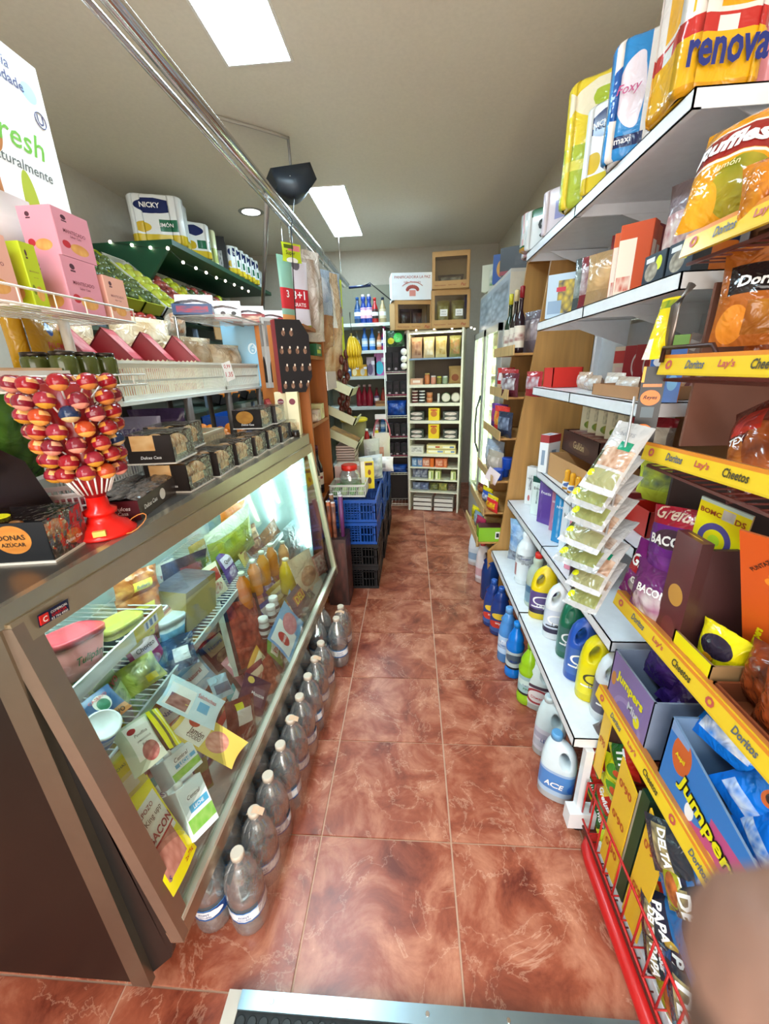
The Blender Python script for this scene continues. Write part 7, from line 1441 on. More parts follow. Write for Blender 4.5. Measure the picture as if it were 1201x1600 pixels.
for k in range(3):
    t2 = thing('toy_bottle', '%s yellow giraffe patterned toothbrush cup hanging before the kraft carton' % ordw(k, 3), 'toy', 'yellow toy cups', (.68, 1.62 + .06*k, z + .002)); G().lathe([(.016, 0), (.018, .02), (.010, .05), (.012, .075), (.008, .085)], P('#e4a41c', [('r', 0, 1, .1, .4, '#e8ecf4'), ('e', .5, .25, .2, .1, '#4c6cb0')], .3), 12).link('body', t2)
sbag(.80, 1.28, z + .09, .16, .14, '#b8c43c', '#3c4c5c', 'lime green packet of nuts beside the red carton', -1.0, .04, 78)
tray('open pinkish red carton under the nuts packet', (.80, 1.27, z + .002), -PI/2, .16, .15, .085, '#b83430', P('#b8342c', rough=.5))
# --- fourth shelf
z = 1.445
t2 = tray('long kraft tray on the fourth white shelf', (.72, 1.32, z + .002), -PI/2, .30, .20, .035, '#b08058')
for k in range(4):
    sbag(.70 + .02*(k % 2), 1.40 + .13*k, z + .003, .14, .055 + .01*(k % 2), ('#c8b4a0', '#d0c0b0', '#b8a08c', '#c8a890')[k], '#e8e8e8', '%s flat clear packet of mixed nuts on the front of the fourth shelf' % ordw(k, 4), -PI/2, .045, 80+k)
tray('bright red plastic basket at the far end of the fourth shelf', (.70, 2.0, z + .002), -PI/2, .13, .13, .085, '#d8281c', nm='red_basket')
sbag(.62, 2.16, z - .05, .15, .12, '#a82c34', '#c8ccd4', 'red and silver packet hanging over the far end of the fourth shelf', -1.3, .04, 85)
RB = P('#a8202c', [('e', .5, .55, .2, .28, '#e8d8d4'), ('e', .5, .55, .15, .21, '#a8202c'), ('r', .2, .8, .08, .2, '#e8d8d4')], .35)
for k in range(4):
    t2 = thing('biscuit_box', '%s upright box in the red group at the back of the fourth shelf' % ordw(k, 4), 'box', 'upright red boxes', (.90, 1.56 + .085*k, z + .002), -PI/2 + .55); carton(t2, .11, .05, .16, RB if k < 3 else P('#e8dcc8', [('r', 0, 1, .6, .9, '#c83c3c'), ('r', .1, .9, .1, .5, '#e8c8c0')], .35), M('#981c28', .35) if k < 3 else None)
for k in range(5):
    t2 = thing('cured_meat_packet', '%s slanted slim packet leaning on the fourth shelf' % ordw(k, 5), 'packet', 'slanted slim packets', (.80 + .012*k, 1.18 + .075*k, z + .002), -1.0); bag(t2, .07, .24 - .02*k, .02, P(('#8c7470', '#6c3c3c', '#b8a8a8', '#a8a0a4', '#b0b0b8')[k], [('r', .2, .8, .1, .6, '#e0d4d0', '#8c3c38', 5), ('r', .1, .9, .75, .9, '#e8e8ec')], .15, .4), None, (), 90+k, .3); t2.rotation_euler = (0, .38, -1.0)
t2 = thing('cookie_carton', 'tall blue and green chocolate cookie carton at the near end of the fourth shelf', 'carton', None, (.655, 1.13, z + .002), -.55); carton(t2, .075, .05, .16, P('#2c6cc0', [('r', 0, 1, .82, 1, '#6ca42c'), ('e', .5, .62, .42, .1, '#dfe8f4'), ('e', .3, .25, .22, .16, '#1c3c8c'), ('e', .75, .3, .15, .12, '#6cb0e0'), ('e', .3, .75, .12, .05, '#e8e030')], .35), M('#d88448', .4), None, [('OREO', .045, TXW, .0, .105, {'b': .04})])
# --- fifth shelf
z = 1.735
DK = P('#1c2c3c', [('e', .72, .66, .14, .22, '#e0e41c'), ('e', .4, .45, .3, .3, '#c8bca8', '#6c6050', 6), ('r', .1, .5, .75, .9, '#e8e8e8')], .35)
for k, y in enumerate((1.13, 1.24)):
    t2 = thing('cat_food_box', '%s dark blue box with picture and yellow sticker on the fifth shelf' % ('near', 'second')[k], 'box', 'dark blue boxes on the fifth shelf', (.665, y, z + .002), -PI/2); carton(t2, .10, .06, .075, DK, M('#14202c', .4))
for k, (x, y, c_, h_) in enumerate(((.70, 1.10, '#1c3054', .20), (.74, 1.16, '#1c3054', .19), (.78, 1.07, '#6c4c34', .22))):
    t2 = thing('crisps_tube', ('dark blue crisps tube with orange base at the near end of the fifth shelf', 'second dark blue crisps tube behind the first', 'brown gift tube at the near end of the fifth shelf')[k], 'tube', None, (x, y, z + .002), -.6); G().lathe([(.034, 0), (.034, h_)], P(c_, [('r', 0, 1, 0, .28, '#c8702c' if k < 2 else '#4c3424'), ('r', 0, 1, .8, 1, '#8cb4b4' if k < 2 else '#7c5c40'), ('e', .5, .7, .08, .06, '#e89c3c')], .3), 20).link('body', t2); lettering(t2, [('RUFIN', .05, TXW, 0, .09, {'b': .03})], lambda a, c: (.0355*math.sin(a/.034), -.0355*math.cos(a/.034), c))
sbag(.78, 1.32, z + .002, .20, .27, '#8c7c80', '#5c2c34', 'tall clear bag of pink wafer sticks on the fifth shelf', -1.1, .12, 91, [('r', .0, 1, .05, .7, '#b87c80', '#e8d8d0', 12)])
for k, (y, c_, c2, l) in enumerate(((1.44, '#c84c20', '#f0dcc8', 'slim orange pancake mix box on the fifth shelf'), (1.51, '#d8602c', '#f0e4d4', 'wide orange and white mix box on the fifth shelf'))):
    t2 = thing('mix_box', l, 'box', None, (.69 + .03*k, y + .02, z + .002), -.75); carton(t2, .09 + .03*k, .05, .20, P(c_, [('r', .0, .55, 0, .8, c2), ('r', .05, .5, .1, .3, '#c83c1c', c2, 8)], .35), P(c_, [('r', .15, .85, .35, .75, c2), ('r', .2, .8, .08, .25, '#d8d0c4')], .35))
for k, (y, c_, c2, l) in enumerate(((1.62, '#a88860', '#d8b07c', 'clear bag of golden pastries on the fifth shelf'), (1.74, '#7c2c34', '#d8d0d0', 'maroon bag with silver window on the fifth shelf'), (1.86, '#4c5454', '#b8c0b8', 'dark mixed packet behind the maroon bag'))): sbag(.68 + .02*k, y, z + .002, .16, .17 + .02*k, c_, c2, l, -1.0, .07, 95+k)
t2 = thing('puzzle_box', 'white blue box with colourful picture at the far end of the fifth shelf', 'box', None, (.66, 1.98, z + .002), -.6); carton(t2, .13, .05, .17, P('#b8ccdc', [('r', .35, .95, .1, .85, '#e0c048', '#4c4c54', 7), ('r', .05, .5, .1, .4, '#8ca4bc'), ('r', .3, .6, .6, .7, '#c83c50')], .35))
t2 = thing('pot_lid_stack', 'maroon box leaning high behind the golden pastries', 'box', None, (.84, 1.75, z + .002), -.9); carton(t2, .16, .12, .25, P('#8c1c28', rough=.3))
# --- top shelf paper packs
z = 2.092
def rpk(l, x, y, rz, nx, ny, r, h_, f, s_, tp, tx=(), nz=1, g_='paper packs on the top right shelf'):
    t2 = thing('paper_roll_pack', l, 'roll pack', g_, (x, y, z), rz); return rollpack(t2, nx, ny, r, h_, f, s_, tp, tx, nz)
NV = P('#e0a81c', [('r', 0, 1, .36, .47, '#b8302c'), ('r', 0, 1, .47, 1, '#e8dcd4'), ('r', .3, .85, .50, .80, '#e8a828'), ('r', .3, .6, .36, .45, '#dcdcd8'), ('r', 0, 1, 0, .06, '#c88c14')], .18, .25)
rpk('large golden household roll pack with blue lettering at the near end of the top shelf', .665, 1.235, -.06, 2, 2, .044, .27, NV, NV, M('#dcd0c8', .3), [('renova', .155, M('#1a2a78', .4), 0, .060, {'b': .05, 'h': .045}), ('EXTRA', .08, TXK, .01, .19, {'b': .04}), ('XXL', .075, M('#d84414', .4), .012, .155, {'b': .06, 'h': .03})])
rpk('pink toilet roll pack at the right edge above the golden pack', .845, 1.26, -.1, 2, 2, .04, .25, P('#d89098', [('r', 0, 1, .5, 1, '#e4dcdc'), ('r', 0, 1, 0, .1, '#7cb42c')], .2), P('#d89098', rough=.2), M('#e0d8d8', .3))
BP = P('#e8e4e0', [('r', 0, .55, 0, 1, '#2c88cc'), ('e', .35, .55, .2, .3, '#e8e0ec'), ('e', 1.0, .55, .3, .22, '#1c54a0'), ('r', .1, .6, .1, .2, '#1c2c5c')], .18, .25)
rpk('tall blue and white toilet roll pack next to the golden pack', .665, 1.50, -.55, 2, 2, .044, .27, BP, BP, M('#dcd8d4', .3), [('Foxy', .06, M('#c04c84', .4), -.03, .15, {'s': .3}), ('maxi', .04, TXW, -.03, .04)])
YP = P('#e4cc3c', [('e', .55, .82, .4, .14, '#e8e0c4'), ('e', .6, .82, .2, .06, '#a8bc3c'), ('r', 0, .35, 0, .5, '#a8b83c'), ('r', 0, 1, .3, .38, '#d8d060')], .18, .25)
rpk('tall yellow and lime roll pack in the middle of the top shelf', .68, 1.86, -.6, 2, 2, .050, .37, YP, YP, M('#e0dcb8', .3))
rpk('lemon kitchen roll pack with yellow foot on the top shelf', .655, 1.68, -.9, 2, 1, .038, .24, *NK(), [('NICKY', .06, TXW, -.01, .18, {'b': .04}), ('LIMÓN', .04, TXW, .02, .09)])
rpk('pale lilac roll pack toward the far end of the top shelf', .68, 2.12, -.9, 2, 1, .05, .17, P('#d8ccd4', [('r', .3, .7, .3, .7, '#8c8cb8')], .2), P('#d4c8d0', rough=.2), M('#dcd8dc', .3))
rpk('clear white roll pack with number nine near the far end of the top shelf', .68, 2.36, -.8, 2, 1, .055, .17, P('#d8dcdc', [('r', 0, 1, .8, 1, '#3c6c4c')], .2), P('#d0d4d4', rough=.2), M('#dcdcdc', .3), [('9', .05, TXK, .0, .08, {'b': .03})])
z = 2.172
PP = P('#e0a8b0', [('r', 0, .32, .1, .95, '#eef0f0'), ('r', 0, 1, 0, .08, '#d8a040'), ('r', 0, 1, .08, .13, '#2c6c44'), ('r', .6, .95, .3, .45, '#e8dcdc')], .2)
rpk('pink toilet roll pack with a large 7 on top of the pine unit', .82, 2.74, -.25, 3, 1, .062, .19, PP, PP, M('#e8c4cc', .3), [('7', .045, TXK, -.125, .10, {'b': .06}), ('+', .02, TXK, -.095, .09), ('ROLLOS', .055, TXK, -.125, .155), ('GRATIS', .055, TXK, -.125, .05), ('Papel', .07, TXR, .06, .11, {'s': .3})])
rpk('second pink and white roll pack behind the pack with the 7', .80, 2.92, -.2, 2, 1, .055, .17, P('#e0b8bc', [('r', 0, .3, 0, 1, '#e8ecec')], .2), P('#dcb0b8', rough=.2), M('#e4c8cc', .3))

# ================================================================== SNACK RACK (right foreground)
RX = .57
t = thing('snack_rack', 'dark snack rack with yellow price strips in the right foreground', 'rack', None, (.76, .45, 0)); SR = t
RW = M('#3a1c18', .4); BRN = M('#5a4038', .45); YS = P('#e4c02c', [('r', 0, 1, .82, 1, '#d8842c'), ('r', 0, 1, 0, .1, '#d8b428')], .25)
YA_, YB_ = .05, 1.0
def strip(z, y0=YA_, y1=YB_, dz=0., h=.042, logos=()):
    g = G(); T = Matrix.Translation((RX, y1, z)) @ Matrix.Rotation(math.atan2(dz, y1 - y0), 4, 'X') @ Matrix.Rotation(-PI/2, 4, 'Z') @ Matrix.Rotation(-.18, 4, 'X')
    L = y1 - y0; g.box(0, L, -.003, .003, -h, 0, YS, front=YS); g.box(0, L, .003, .02, -.006, 0, M('#c87c3c', .4))
    o = rp_(G(), 'x', SR) if 0 else None
    o = g.link('price_strip', SR, Matrix.Translation(-SR.location) @ T)
    if logos:
        for x, s, w_, mt, kw in logos: G().text(s, w_, mt, x, -h*.5, y=-.0045, **kw).link('lettering', o)
    return o
LG = M('#5c6470', .4); LR = M('#c8584c', .4); LO = M('#e8c45c', .4)
def logos(offs): 
    out = []
    for k, x in enumerate(offs):
        kk = k % 4; out.append((x, ("o", 'Doritos', "Lay's", 'Cheetos')[kk], (.022, .055, .04, .06)[kk], (LR, LG, LR, M('#4c4424', .4))[kk], dict(bold=.05, h=.017 if kk else .02, shear=.15 if kk == 1 else 0)))
    return out
for z_, dz in ((1.79, 0), (1.56, 0), (1.365, .04), (.955, 0), (.625, 0)): strip(z_, dz=-dz, logos=logos([.035 + .085*k for k in range(10)]))
for z_ in (1.75, 1.52, 1.32, .915, .585, .06):
    rp_(wireshelf(RX + .01, .95, YA_, YB_, z_ - .012, '', M('#5c241c', .4), .03), 'wire_shelf', t)
for z0, z1 in ((1.56, 1.74), (1.36, 1.50), (.97, 1.31), (.64, .90), (.08, .57)): rp_(G().box(.94, .95, YA_, YB_, z0, z1, BRN), 'back_panel', t)
for z0, z1 in ((1.54, 1.70), (1.355, 1.51)): rp_(G().box(.64, .94, YB_ - .012, YB_ - .004, z0, z1, M('#7c5040', .5)), 'side_panel', t)
rp_(G().box(.64, .94, YB_ - .012, YB_ - .004, .96, 1.31, M('#2c1c1a', .5)), 'side_panel', t)
for y in (YB_ - .02, YA_): rp_(G().tube([(.93, y, 0), (.93, y, 1.9)], .012, RW, 8), 'post', t)
rp_(G().tube([(.60, YB_ + .004, 1.70), (.575, YB_ + .004, 1.66), (.575, YB_ + .004, 1.55)], .009, M('#8c8078', .3, .8), 8), 'hook_post', t)
rp_(G().tube([(RX - .01, YB_ - .01, 1.545), (RX - .01, YB_ - .01, 1.575), (RX + .005, .86, 1.575), (RX + .01, .84, 1.545)], .005, RW, 6), 'loop', t)
redm = M('#c01c1c', .3)
rp_(G().tube([(.93, .93, .012+.014), (.62, .93, .026), (.592, .92, .026), (.575, .90, .026), (.57, .86, .026), (.57, YA_, .026)], .022, redm, 12), 'base_tube', t)
rp_(G().box(.60, .625, YA_, .90, .03, .07, M('#eef0f4', .3)), 'base_board', t)
g = G()
for z_ in (.08, .24): g.tube([(.93, .97, z_), (.575, .97, z_), (.575, YA_, z_)], .004, redm, 6)
for k in range(17): y = .97 - .055*k; g.tube([(.575, y, .08), (.575, y, .24)], .003, redm, 5); g.tube([(.575, y, .08), (.80, y, .08)], .0025, redm, 4)
for k in range(6): x = .6 + .06*k; g.tube([(x, .97, .08), (x, .97, .24)], .003, redm, 5)
rp_(g, 'front_basket', t)
rp_(G().box(.63, .94, YA_, .96, .072, .078, M('#b89468', .8)), 'cardboard_base', t)
# boxes on the z .625 level
z5 = .578
def rackbox(l, y0, y1, zb, hf, d_, col, front, side=None, back=None, bh=0, tx=(), x0=RX + .014, nm='display_carton', sl=0):
    w_ = y1 - y0; t2 = thing(nm, l, 'carton', None, (x0 + d_/2, (y0+y1)/2, zb), -PI/2); g = G(); m = M(col, .6); th = .005
    b0 = len(g.v); g.v += [(x, y, z) for y in (-d_/2, -d_/2 + th) for x, z in ((-w_/2, 0), (w_/2, 0), (w_/2, hf - sl), (-w_/2, hf))]
    g.face((b0, b0+1, b0+2, b0+3), front, [(0, 0), (1, 0), (1, (hf - sl)/hf), (0, 1)]); g.face((b0+7, b0+6, b0+5, b0+4), m); g.face((b0+3, b0+2, b0+6, b0+7), m); g.box(-w_/2, w_/2, d_/2-th, d_/2, 0, hf + bh, m, front=back or m); g.box(-w_/2, w_/2, -d_/2, d_/2, 0, th, m)
    for s in (-1, 1): a, b = s*w_/2, s*(w_/2-th); g.box(min(a, b), max(a, b), -d_/2, d_/2, 0, hf + bh*.8 - (sl if s > 0 else 0), m, right=side or m)
    g.link('carton', t2)
    if tx: lettering(t2, tx, lambda a, c: (a, -d_/2 - .0012, c))
    return t2
JY = M('#e8e010', .35)
rackbox('mauve display carton with yellow lettering at the far end of the fourth level', .785, .985, z5, .19, .26, '#8c94a4', P('#7c6ca0', [('e', .55, .2, .35, .3, '#8c7cb0'), ('e', .55, .2, .28, .22, '#7464a0'), ('e', .1, .55, .06, .12, '#b87c3c'), ('e', .75, .4, .07, .1, '#d8d020')], .4), M('#7f8ca4', .6), tx=[('Jumpers', .13, JY, -.0, .13, {'b': .07, 'r': .0}), ('Mix', .05, M('#c8ccd8', .4), .03, .09, {'b': .05})])
rackbox('blue and pink display carton with big yellow lettering on the fourth level', .40, .725, z5, .215, .28, '#6c88a8', P('#2474c0', [('r', .34, 1, 0, .55, '#b84c80'), ('e', .36, .5, .12, .25, '#2474c0'), ('e', .33, .30, .04, .1, '#e8e8f0'), ('e', .16, .72, .09, .22, '#c8602c'), ('r', 0, .2, .86, 1, '#7c9cc8'), ('e', .55, .08, .09, .14, '#e0d010')], .4), tx=[('Jumpers', .185, TXK, -.01, .088, {'b': .12, 'h': .055, 'r': -.2}), ('GUSTO', .04, M('#3c3440', .5), .07, .035, {'b': .03}), ('MANTEQUILLA', .07, M('#3c3440', .5), .09, .02, {'b': .02})], sl=.085)
lettering(bpy.data.objects['display_carton.%03d' % max(int(o.name.split('.')[1]) for o in COL.objects if o.name.startswith('display_carton.'))], [('Jumpers', .18, JY, -.01, .088, {'b': .05, 'h': .048, 'r': -.2}), ('Aspil', .03, JY, -.11, .15, {'b': .05})], lambda a, c: (a, -.1432, c), name='front_lettering')
BB = lambda k: P('#1470d0', [('e', .5, .6, .14, .12, '#c8642c'), ('e', .5, .6, .09, .07, '#3c2c2c'), ('r', .1, .9, .15, .35, '#2c84e0', '#e8eef4', 6 + k)], .12, .5)
for k, (x, y, z_, rz, ry) in enumerate(((.65, .67, .80, -1.2, .2), (.71, .64, .76, -1.8, -.3), (.65, .60, .72, -1.3, .9), (.72, .56, .75, -1.0, -.2), (.645, .54, .69, -1.7, .5), (.71, .50, .74, -1.3, 1.1), (.645, .47, .68, -1.4, -.4), (.76, .60, .78, -1.5, .3))):
    t2 = thing('snack_bag', '%s shiny blue snack bag in the heap inside the blue and pink carton' % ordw(k, 8), 'bag', 'blue snack bags', (x, y, z_ - .045), rz); bag(t2, .13, .15, .06, BB(k), None, (), 200+k, .6, (12, 14)); t2.rotation_euler = (-.5, ry*.5, rz)
PB = P('#3c2470', [('r', .1, .9, .2, .7, '#2c1c54', '#5c3c94', 5)], .1, .6)
for k, (x, y, z_) in enumerate(((.68, .93, .70), (.70, .86, .66), (.74, .90, .60), (.67, .82, .63))): t2 = thing('snack_bag', '%s dark violet snack bag in the mauve carton' % ordw(k, 4), 'bag', 'violet snack bags', (x, y, z_), -1.4 + .3*k); bag(t2, .13, .16, .07, PB, None, (), 210+k, .6); t2.rotation_euler = (-.4, .2*k, -1.4 + .3*k)
# z .955 level
z4 = .908
t2 = rackbox('maroon display carton with gold seal on the third level', .795, .915, z4, .03, .27, '#5a2428', P('#5a2428', rough=.35), nm='display_carton')
t2 = thing('carton_divider', 'tall dark maroon carton wall with round gold seal', 'carton', None, (.60, .81, z4 + .002), -PI/2); g = G(); g.box(-.045, .035, -.012, .012, 0, .285, P('#5c282c', [('e', .5, .5, .3, .09, '#c08c3c'), ('e', .5, .2, .28, .10, '#6c3034')], .3), right=P('#3c1c1c', rough=.4)); g.box(.025, .035, .012, .26, 0, .27, M('#3c1c1c', .5)); g.link('carton', t2)
GP = P('#6c2484', [('r', 0, 1, .78, 1, '#a81c30'), ('e', .5, .62, .3, .12, '#4c3040'), ('r', .1, .9, .1, .4, '#8c3ca0', '#541c6c', 4)], .15, .5)
GF = P('#7c2474', [('r', 0, 1, .5, .75, '#b01c28'), ('e', .5, .3, .3, .15, '#e0dcdc', '#4c3c44', 5)], .15, .5)
for k, (x, y, z_, mt, tx, l) in enumerate(((.63, .895, 1.02, GP, [('Grefusa', .13, M('#e8c8b0', .4), 0, .185, {'b': .03}), ('BACON', .11, TXW, .0, .12, {'b': .06})], 'purple bacon snack bag with red top, upper one'), (.61, .955, .935, GF, [('Grefusa', .13, TXW, 0, .115, {'b': .05}), ('GRIJOS', .08, TXW, 0, .06, {'b': .05})], 'purple snack bag with red band at the far end of the third level'), (.60, .88, .915, P('#6c2c6c', [('e', .5, .4, .35, .25, '#d8d4d4', '#8c3c6c', 5)], .12, .6), [('BACON', .09, TXW, 0, .1, {'b': .05})], 'lower purple snack bag beside the maroon carton wall'))):
    t2 = thing('snack_bag', l, 'bag', 'purple snack bags', (x, y, z_), -1.25); bag(t2, .16, .20 if k == 0 else .165, .07, mt, None, tx, 220+k, .35); t2.rotation_euler = (-.15, (-.15, .1, -.1)[k], -1.25)
YBX = P('#e8dc14', [('e', .42, .40, .30, .25, '#4c4484'), ('e', .75, .25, .25, .3, '#4c4484'), ('e', .40, .62, .09, .08, '#f0b8a8'), ('e', .56, .62, .09, .08, '#f0b8a8'), ('e', .3, .42, .14, .08, '#b8d82c'), ('r', 0, 1, .95, 1, '#b8d0cc')], .35)
YBX = P('#e8dc14', [('r', 0, 1, .95, 1, '#b8d0cc'), ('e', .45, .42, .34, .27, '#544c8c'), ('e', .45, .42, .22, .17, '#e8dc14'), ('e', .45, .42, .12, .09, '#b8d82c'), ('e', .82, .2, .22, .2, '#544c8c'), ('r', .48, .72, .78, .93, '#dcdcdc', '#a8a8a8', 5)], .35)
rackbox('bright yellow display carton with brown heading on the third level', .665, .785, z4, .075, .27, '#8c6c44', P('#e8dc14', [('r', .1, .9, .3, .6, '#4c4424', '#e8dc14', 9)], .35), P('#8c6c44', rough=.7), YBX, 0, tx=[('MUCHO UNTO', .09, M('#4c4424', .5), 0, .035, {'b': .04})])
t2 = thing('display_header', 'yellow header board with brown letters and violet blob standing in the yellow carton', 'sign', None, (.66, .745, 1.06), -1.25)
M4, w_, h_ = frame((1097, 775), (1178, 808), (1143, 905), A(1130, 840, x=.655), (-.80, -.6, .1)); t2.matrix_world = M4
G().box(-w_/2, w_/2, 0, .004, 0, h_, M('#a88c5c', .7), front=YBX, top=M('#b8d0cc', .4)).link('board', t2); lettering(t2, [('BOMC', w_*.42, M('#9c441c', .5), -w_*.24, h_*.83, {'b': .05}), ('DS', w_*.2, M('#9c441c', .5), w_*.34, h_*.83, {'b': .05})], lambda a, c: (a, -.0012, c))
OBX = P('#c8541c', [('e', 1.0, .52, .42, .36, '#3c2c1c'), ('e', 1.0, .52, .39, .33, '#e0e020'), ('r', .62, 1, .0, .42, '#a8602c', '#4c2c18', 6), ('e', .5, .75, .12, .03, '#e08c2c'), ('e', .45, .71, .12, .03, '#e08c2c')], .35)
t2 = thing('display_header', 'orange red header board with black and yellow lettering at the right edge', 'sign')
M4, w_, h_ = frame((1155, 828), (1290, 868), (1270, 1085), A(1200, 930, x=.64), (-.85, -.5, .1)); t2.matrix_world = M4
G().box(-w_/2, w_/2, 0, .004, 0, h_, M('#a8501c', .7), front=OBX).link('board', t2); lettering(t2, [('PUNTAZOS', w_*.50, TXK, -w_*.18, h_*.82, {'b': .03, 'r': .85}), ('Jumpers', w_*.55, JY, -w_*.28, h_*.24, {'b': .09, 'r': 1.35})], lambda a, c: (a, -.0012, c))
rackbox('orange brown open carton below the orange header board', .42, .655, z4, .05, .27, '#7c3c1c', P('#8c3c1c', [('r', 0, 1, .6, 1, '#5c2414')], .4), M('#6c3418', .6))
for k, (x, y, z_, c_, c2) in enumerate(((.64, .72, .95, '#e0d010', '#2c2434'), (.66, .76, .93, '#d8cc1c', '#3c3448'))): t2 = thing('snack_bag', '%s yellow and black snack bag low in the yellow carton' % ('near', 'far')[k], 'bag', None, (x, y, z_ - .02), -1.3); bag(t2, .10, .10, .05, P(c_, [('e', .5, .6, .35, .25, c2), ('e', .4, .3, .12, .1, '#e89c1c')], .12, .5), None, (), 230+k, .5)
for k, (x, y) in enumerate(((.66, .61), (.64, .54), (.68, .48), (.76, .56))): t2 = thing('snack_bag', '%s copper brown glossy snack bag at the right edge' % ordw(k, 4), 'bag', 'copper snack bags', (x, y, z4 + .012), -1.4 + .2*k); bag(t2, .13, .13, .07, P('#7c3018', [('r', 0, 1, 0, 1, '#a8481c', '#3c1810', 5)], .1, .6), None, (), 235+k, .6)
# z 1.345 level: one bag ; 1.56 level: copper corn chips bags ; 1.79 level: ridged crisps bags
NZ = (-.85, -.5, .15)
Q('snack_bag', 'maroon and orange taco snack bag lying low at the right edge', 'bag', (1150, 648), (1240, 610), (1225, 770), .66, NZ, flat(P('#5c2018', [('e', .3, .35, .3, .25, '#c8742c', '#5c2018', 4), ('e', .8, .4, .25, .3, '#a85424', '#3c140c', 4), ('r', .2, .8, .62, .85, '#a82c20'), ('r', .45, .8, .05, .15, '#d8b8c0')], .12, .5), .08, [('TEX', .35, TXW, -.1, .55, {'b': .05})], 240, .4))
Q('snack_bag', 'copper corn chips bag with black triangle logo on the second level', 'bag', (1135, 392), (1262, 372), (1222, 536), .66, (-.75, -.65, .15), flat(P('#a85c24', [('r', .1, 1, .48, .78, '#241c1c'), ('e', .25, .2, .2, .18, '#d8842c'), ('r', .4, .9, .1, .4, '#b8782c', '#7c3c18', 3)], .1, .5), .09, [('Doritos', .75, TXW, .08, .60, {'b': .06, 's': .2})], 241, .35))
Q('snack_bag', 'second copper corn chips bag behind at the right edge of the second level', 'bag', (1180, 440), (1280, 430), (1260, 545), .74, (-.75, -.65, .15), flat(P('#8c4018', [('r', .1, .9, .4, .8, '#2c1814')], .1, .5), .08, (), 242))
Q('snack_bag', 'large golden ridged crisps bag on the topmost level', 'bag', (1108, 215), (1262, 140), (1195, 322), .63, (-.72, -.68, .15), flat(P('#dc9418', [('r', 0, 1, .46, .72, '#8c2420'), ('r', 0, 1, .43, .455, '#e8dcd0'), ('r', 0, 1, .72, .74, '#e8dcd0'), ('e', .75, .2, .35, .22, '#6c7418', '#b8a02c', 3), ('e', .3, .15, .2, .15, '#e8a428')], .1, .5), .10, [('Ruffles', .85, TXW, 0, .59, {'b': .07, 's': .2}), ('Jamón', .3, M('#e8dca8', .4), .05, .36, {'s': .2})], 243, .35))
Q('snack_bag', 'second golden crisps bag overlapping the first at the right edge', 'bag', (1160, 262), (1290, 215), (1270, 325), .60, (-.72, -.68, .15), flat(P('#c8781c', [('r', .1, .9, .1, .5, '#8c3418', '#d8902c', 4)], .1, .6), .08, (), 244))
t2 = thing('crisps_pile', 'dark wire grid of the top level seen from below with packets', 'tray', None, (.76, .55, 1.742))
G().box(-.16, .16, -.3, .3, .0, .012, M('#3c1814', .5)).link('sheet', t2)
Q('candy_bag', 'long yellow candy bag hanging at the far end of the second level', 'bag', (1036, 468), (1070, 462), (1034, 560), .57, (-.5, -.85, .1), flat(P('#e0c81c', [('r', 0, 1, .8, .95, '#c8b41c', '#4c7c2c', 5), ('r', .2, .8, .3, .6, '#e8d83c', '#d8a81c', 5), ('r', 0, .4, 0, .3, '#e8dcc8')], .12, .5), .03, (), 245))
t2 = thing('dealer_strip', 'black card strip with two orange flame logos hanging from the second level', 'sign'); M4, w_, h_ = frame((1006, 572), (1044, 572), (1022, 692), A(1020, 620, x=.575), (-.45, -.9, 0)); t2.matrix_world = M4
G().box(-w_/2, w_/2, 0, .003, 0, h_, M('#14100f', .4), front=P('#171211', [('e', .5, .60, .42, .10, '#e8781c'), ('e', .42, .15, .42, .10, '#e8781c'), ('r', .2, .75, .34, .48, '#4c5c64'), ('r', .1, .9, .74, .78, '#c87c3c'), ('r', .0, .12, .8, 1, '#e8a82c')], .35)).link('board', t2)
lettering(t2, [('Reyes', w_*.6, TXK, 0, h_*.60, {'s': .3, 'b': .03}), ('Reyes', w_*.6, TXK, -w_*.08, h_*.15, {'s': .3, 'b': .03})], lambda a, c: (a, -.0008, c))
# bottom level cartons and heaps
z1_ = .081
def gbag(l, px, py, x, w_, h_, mt, tx, roll, sd, group):
    p = A(px, py, x=x); M_ = pose(p, -1.25, -.25, roll); t2 = thing('snack_bag', l, 'bag', group, M4=M_ @ Matrix.Translation((0, 0, -h_/2))); bag(t2, w_, h_, .035, mt, None, tx, sd, .4, (10, 12)); return t2
GB = P('#2c6c2c', [('r', 0, 1, .70, 1, '#c8281c'), ('r', 0, 1, 0, .15, '#c8c41c')], .12, .5)
RBg = P('#c83020', [('r', 0, 1, 0, .25, '#3c8c2c'), ('r', .1, .4, .5, .9, '#e8c43c')], .12, .5)
YG = P('#c8d01c', [('e', .5, .5, .3, .25, '#4c8c2c'), ('e', .6, .45, .15, .12, '#c8502c')], .12, .5)
for k, (px, py, mt, tx, r_) in enumerate(((926, 1222, GB, 'TWISTITS', .5), (940, 1190, RBg, 'Grefusa', .7), (958, 1168, GB, 'TWISTITS', .9), (965, 1205, YG, '', -.5), (948, 1250, RBg, 'Grefusa', .6), (942, 1282, GB, 'TWISTITS', .7), (962, 1230, YG, '', .4), (975, 1190, GB, 'TITS', .8), (962, 1300, GB, 'TWISTITS', .5), (950, 1150, P('#4c3028', rough=.2), '', .4), (955, 1325, YG, '', .6))):
    gbag('%s, %s snack bag in the far heap of the floor level' % (ordw(k, 11), {GB.name: 'green', RBg.name: 'red', YG.name: 'yellow'}.get(mt.name, 'brown')), px, py, .625 + .008*(k % 3), .10, .085, mt, [(tx, .075, TXW, 0, .05, {'b': .06})] if tx else (), r_, 250+k, 'far heap of snack bags')
cardY = P('#e0b424', rough=.4)
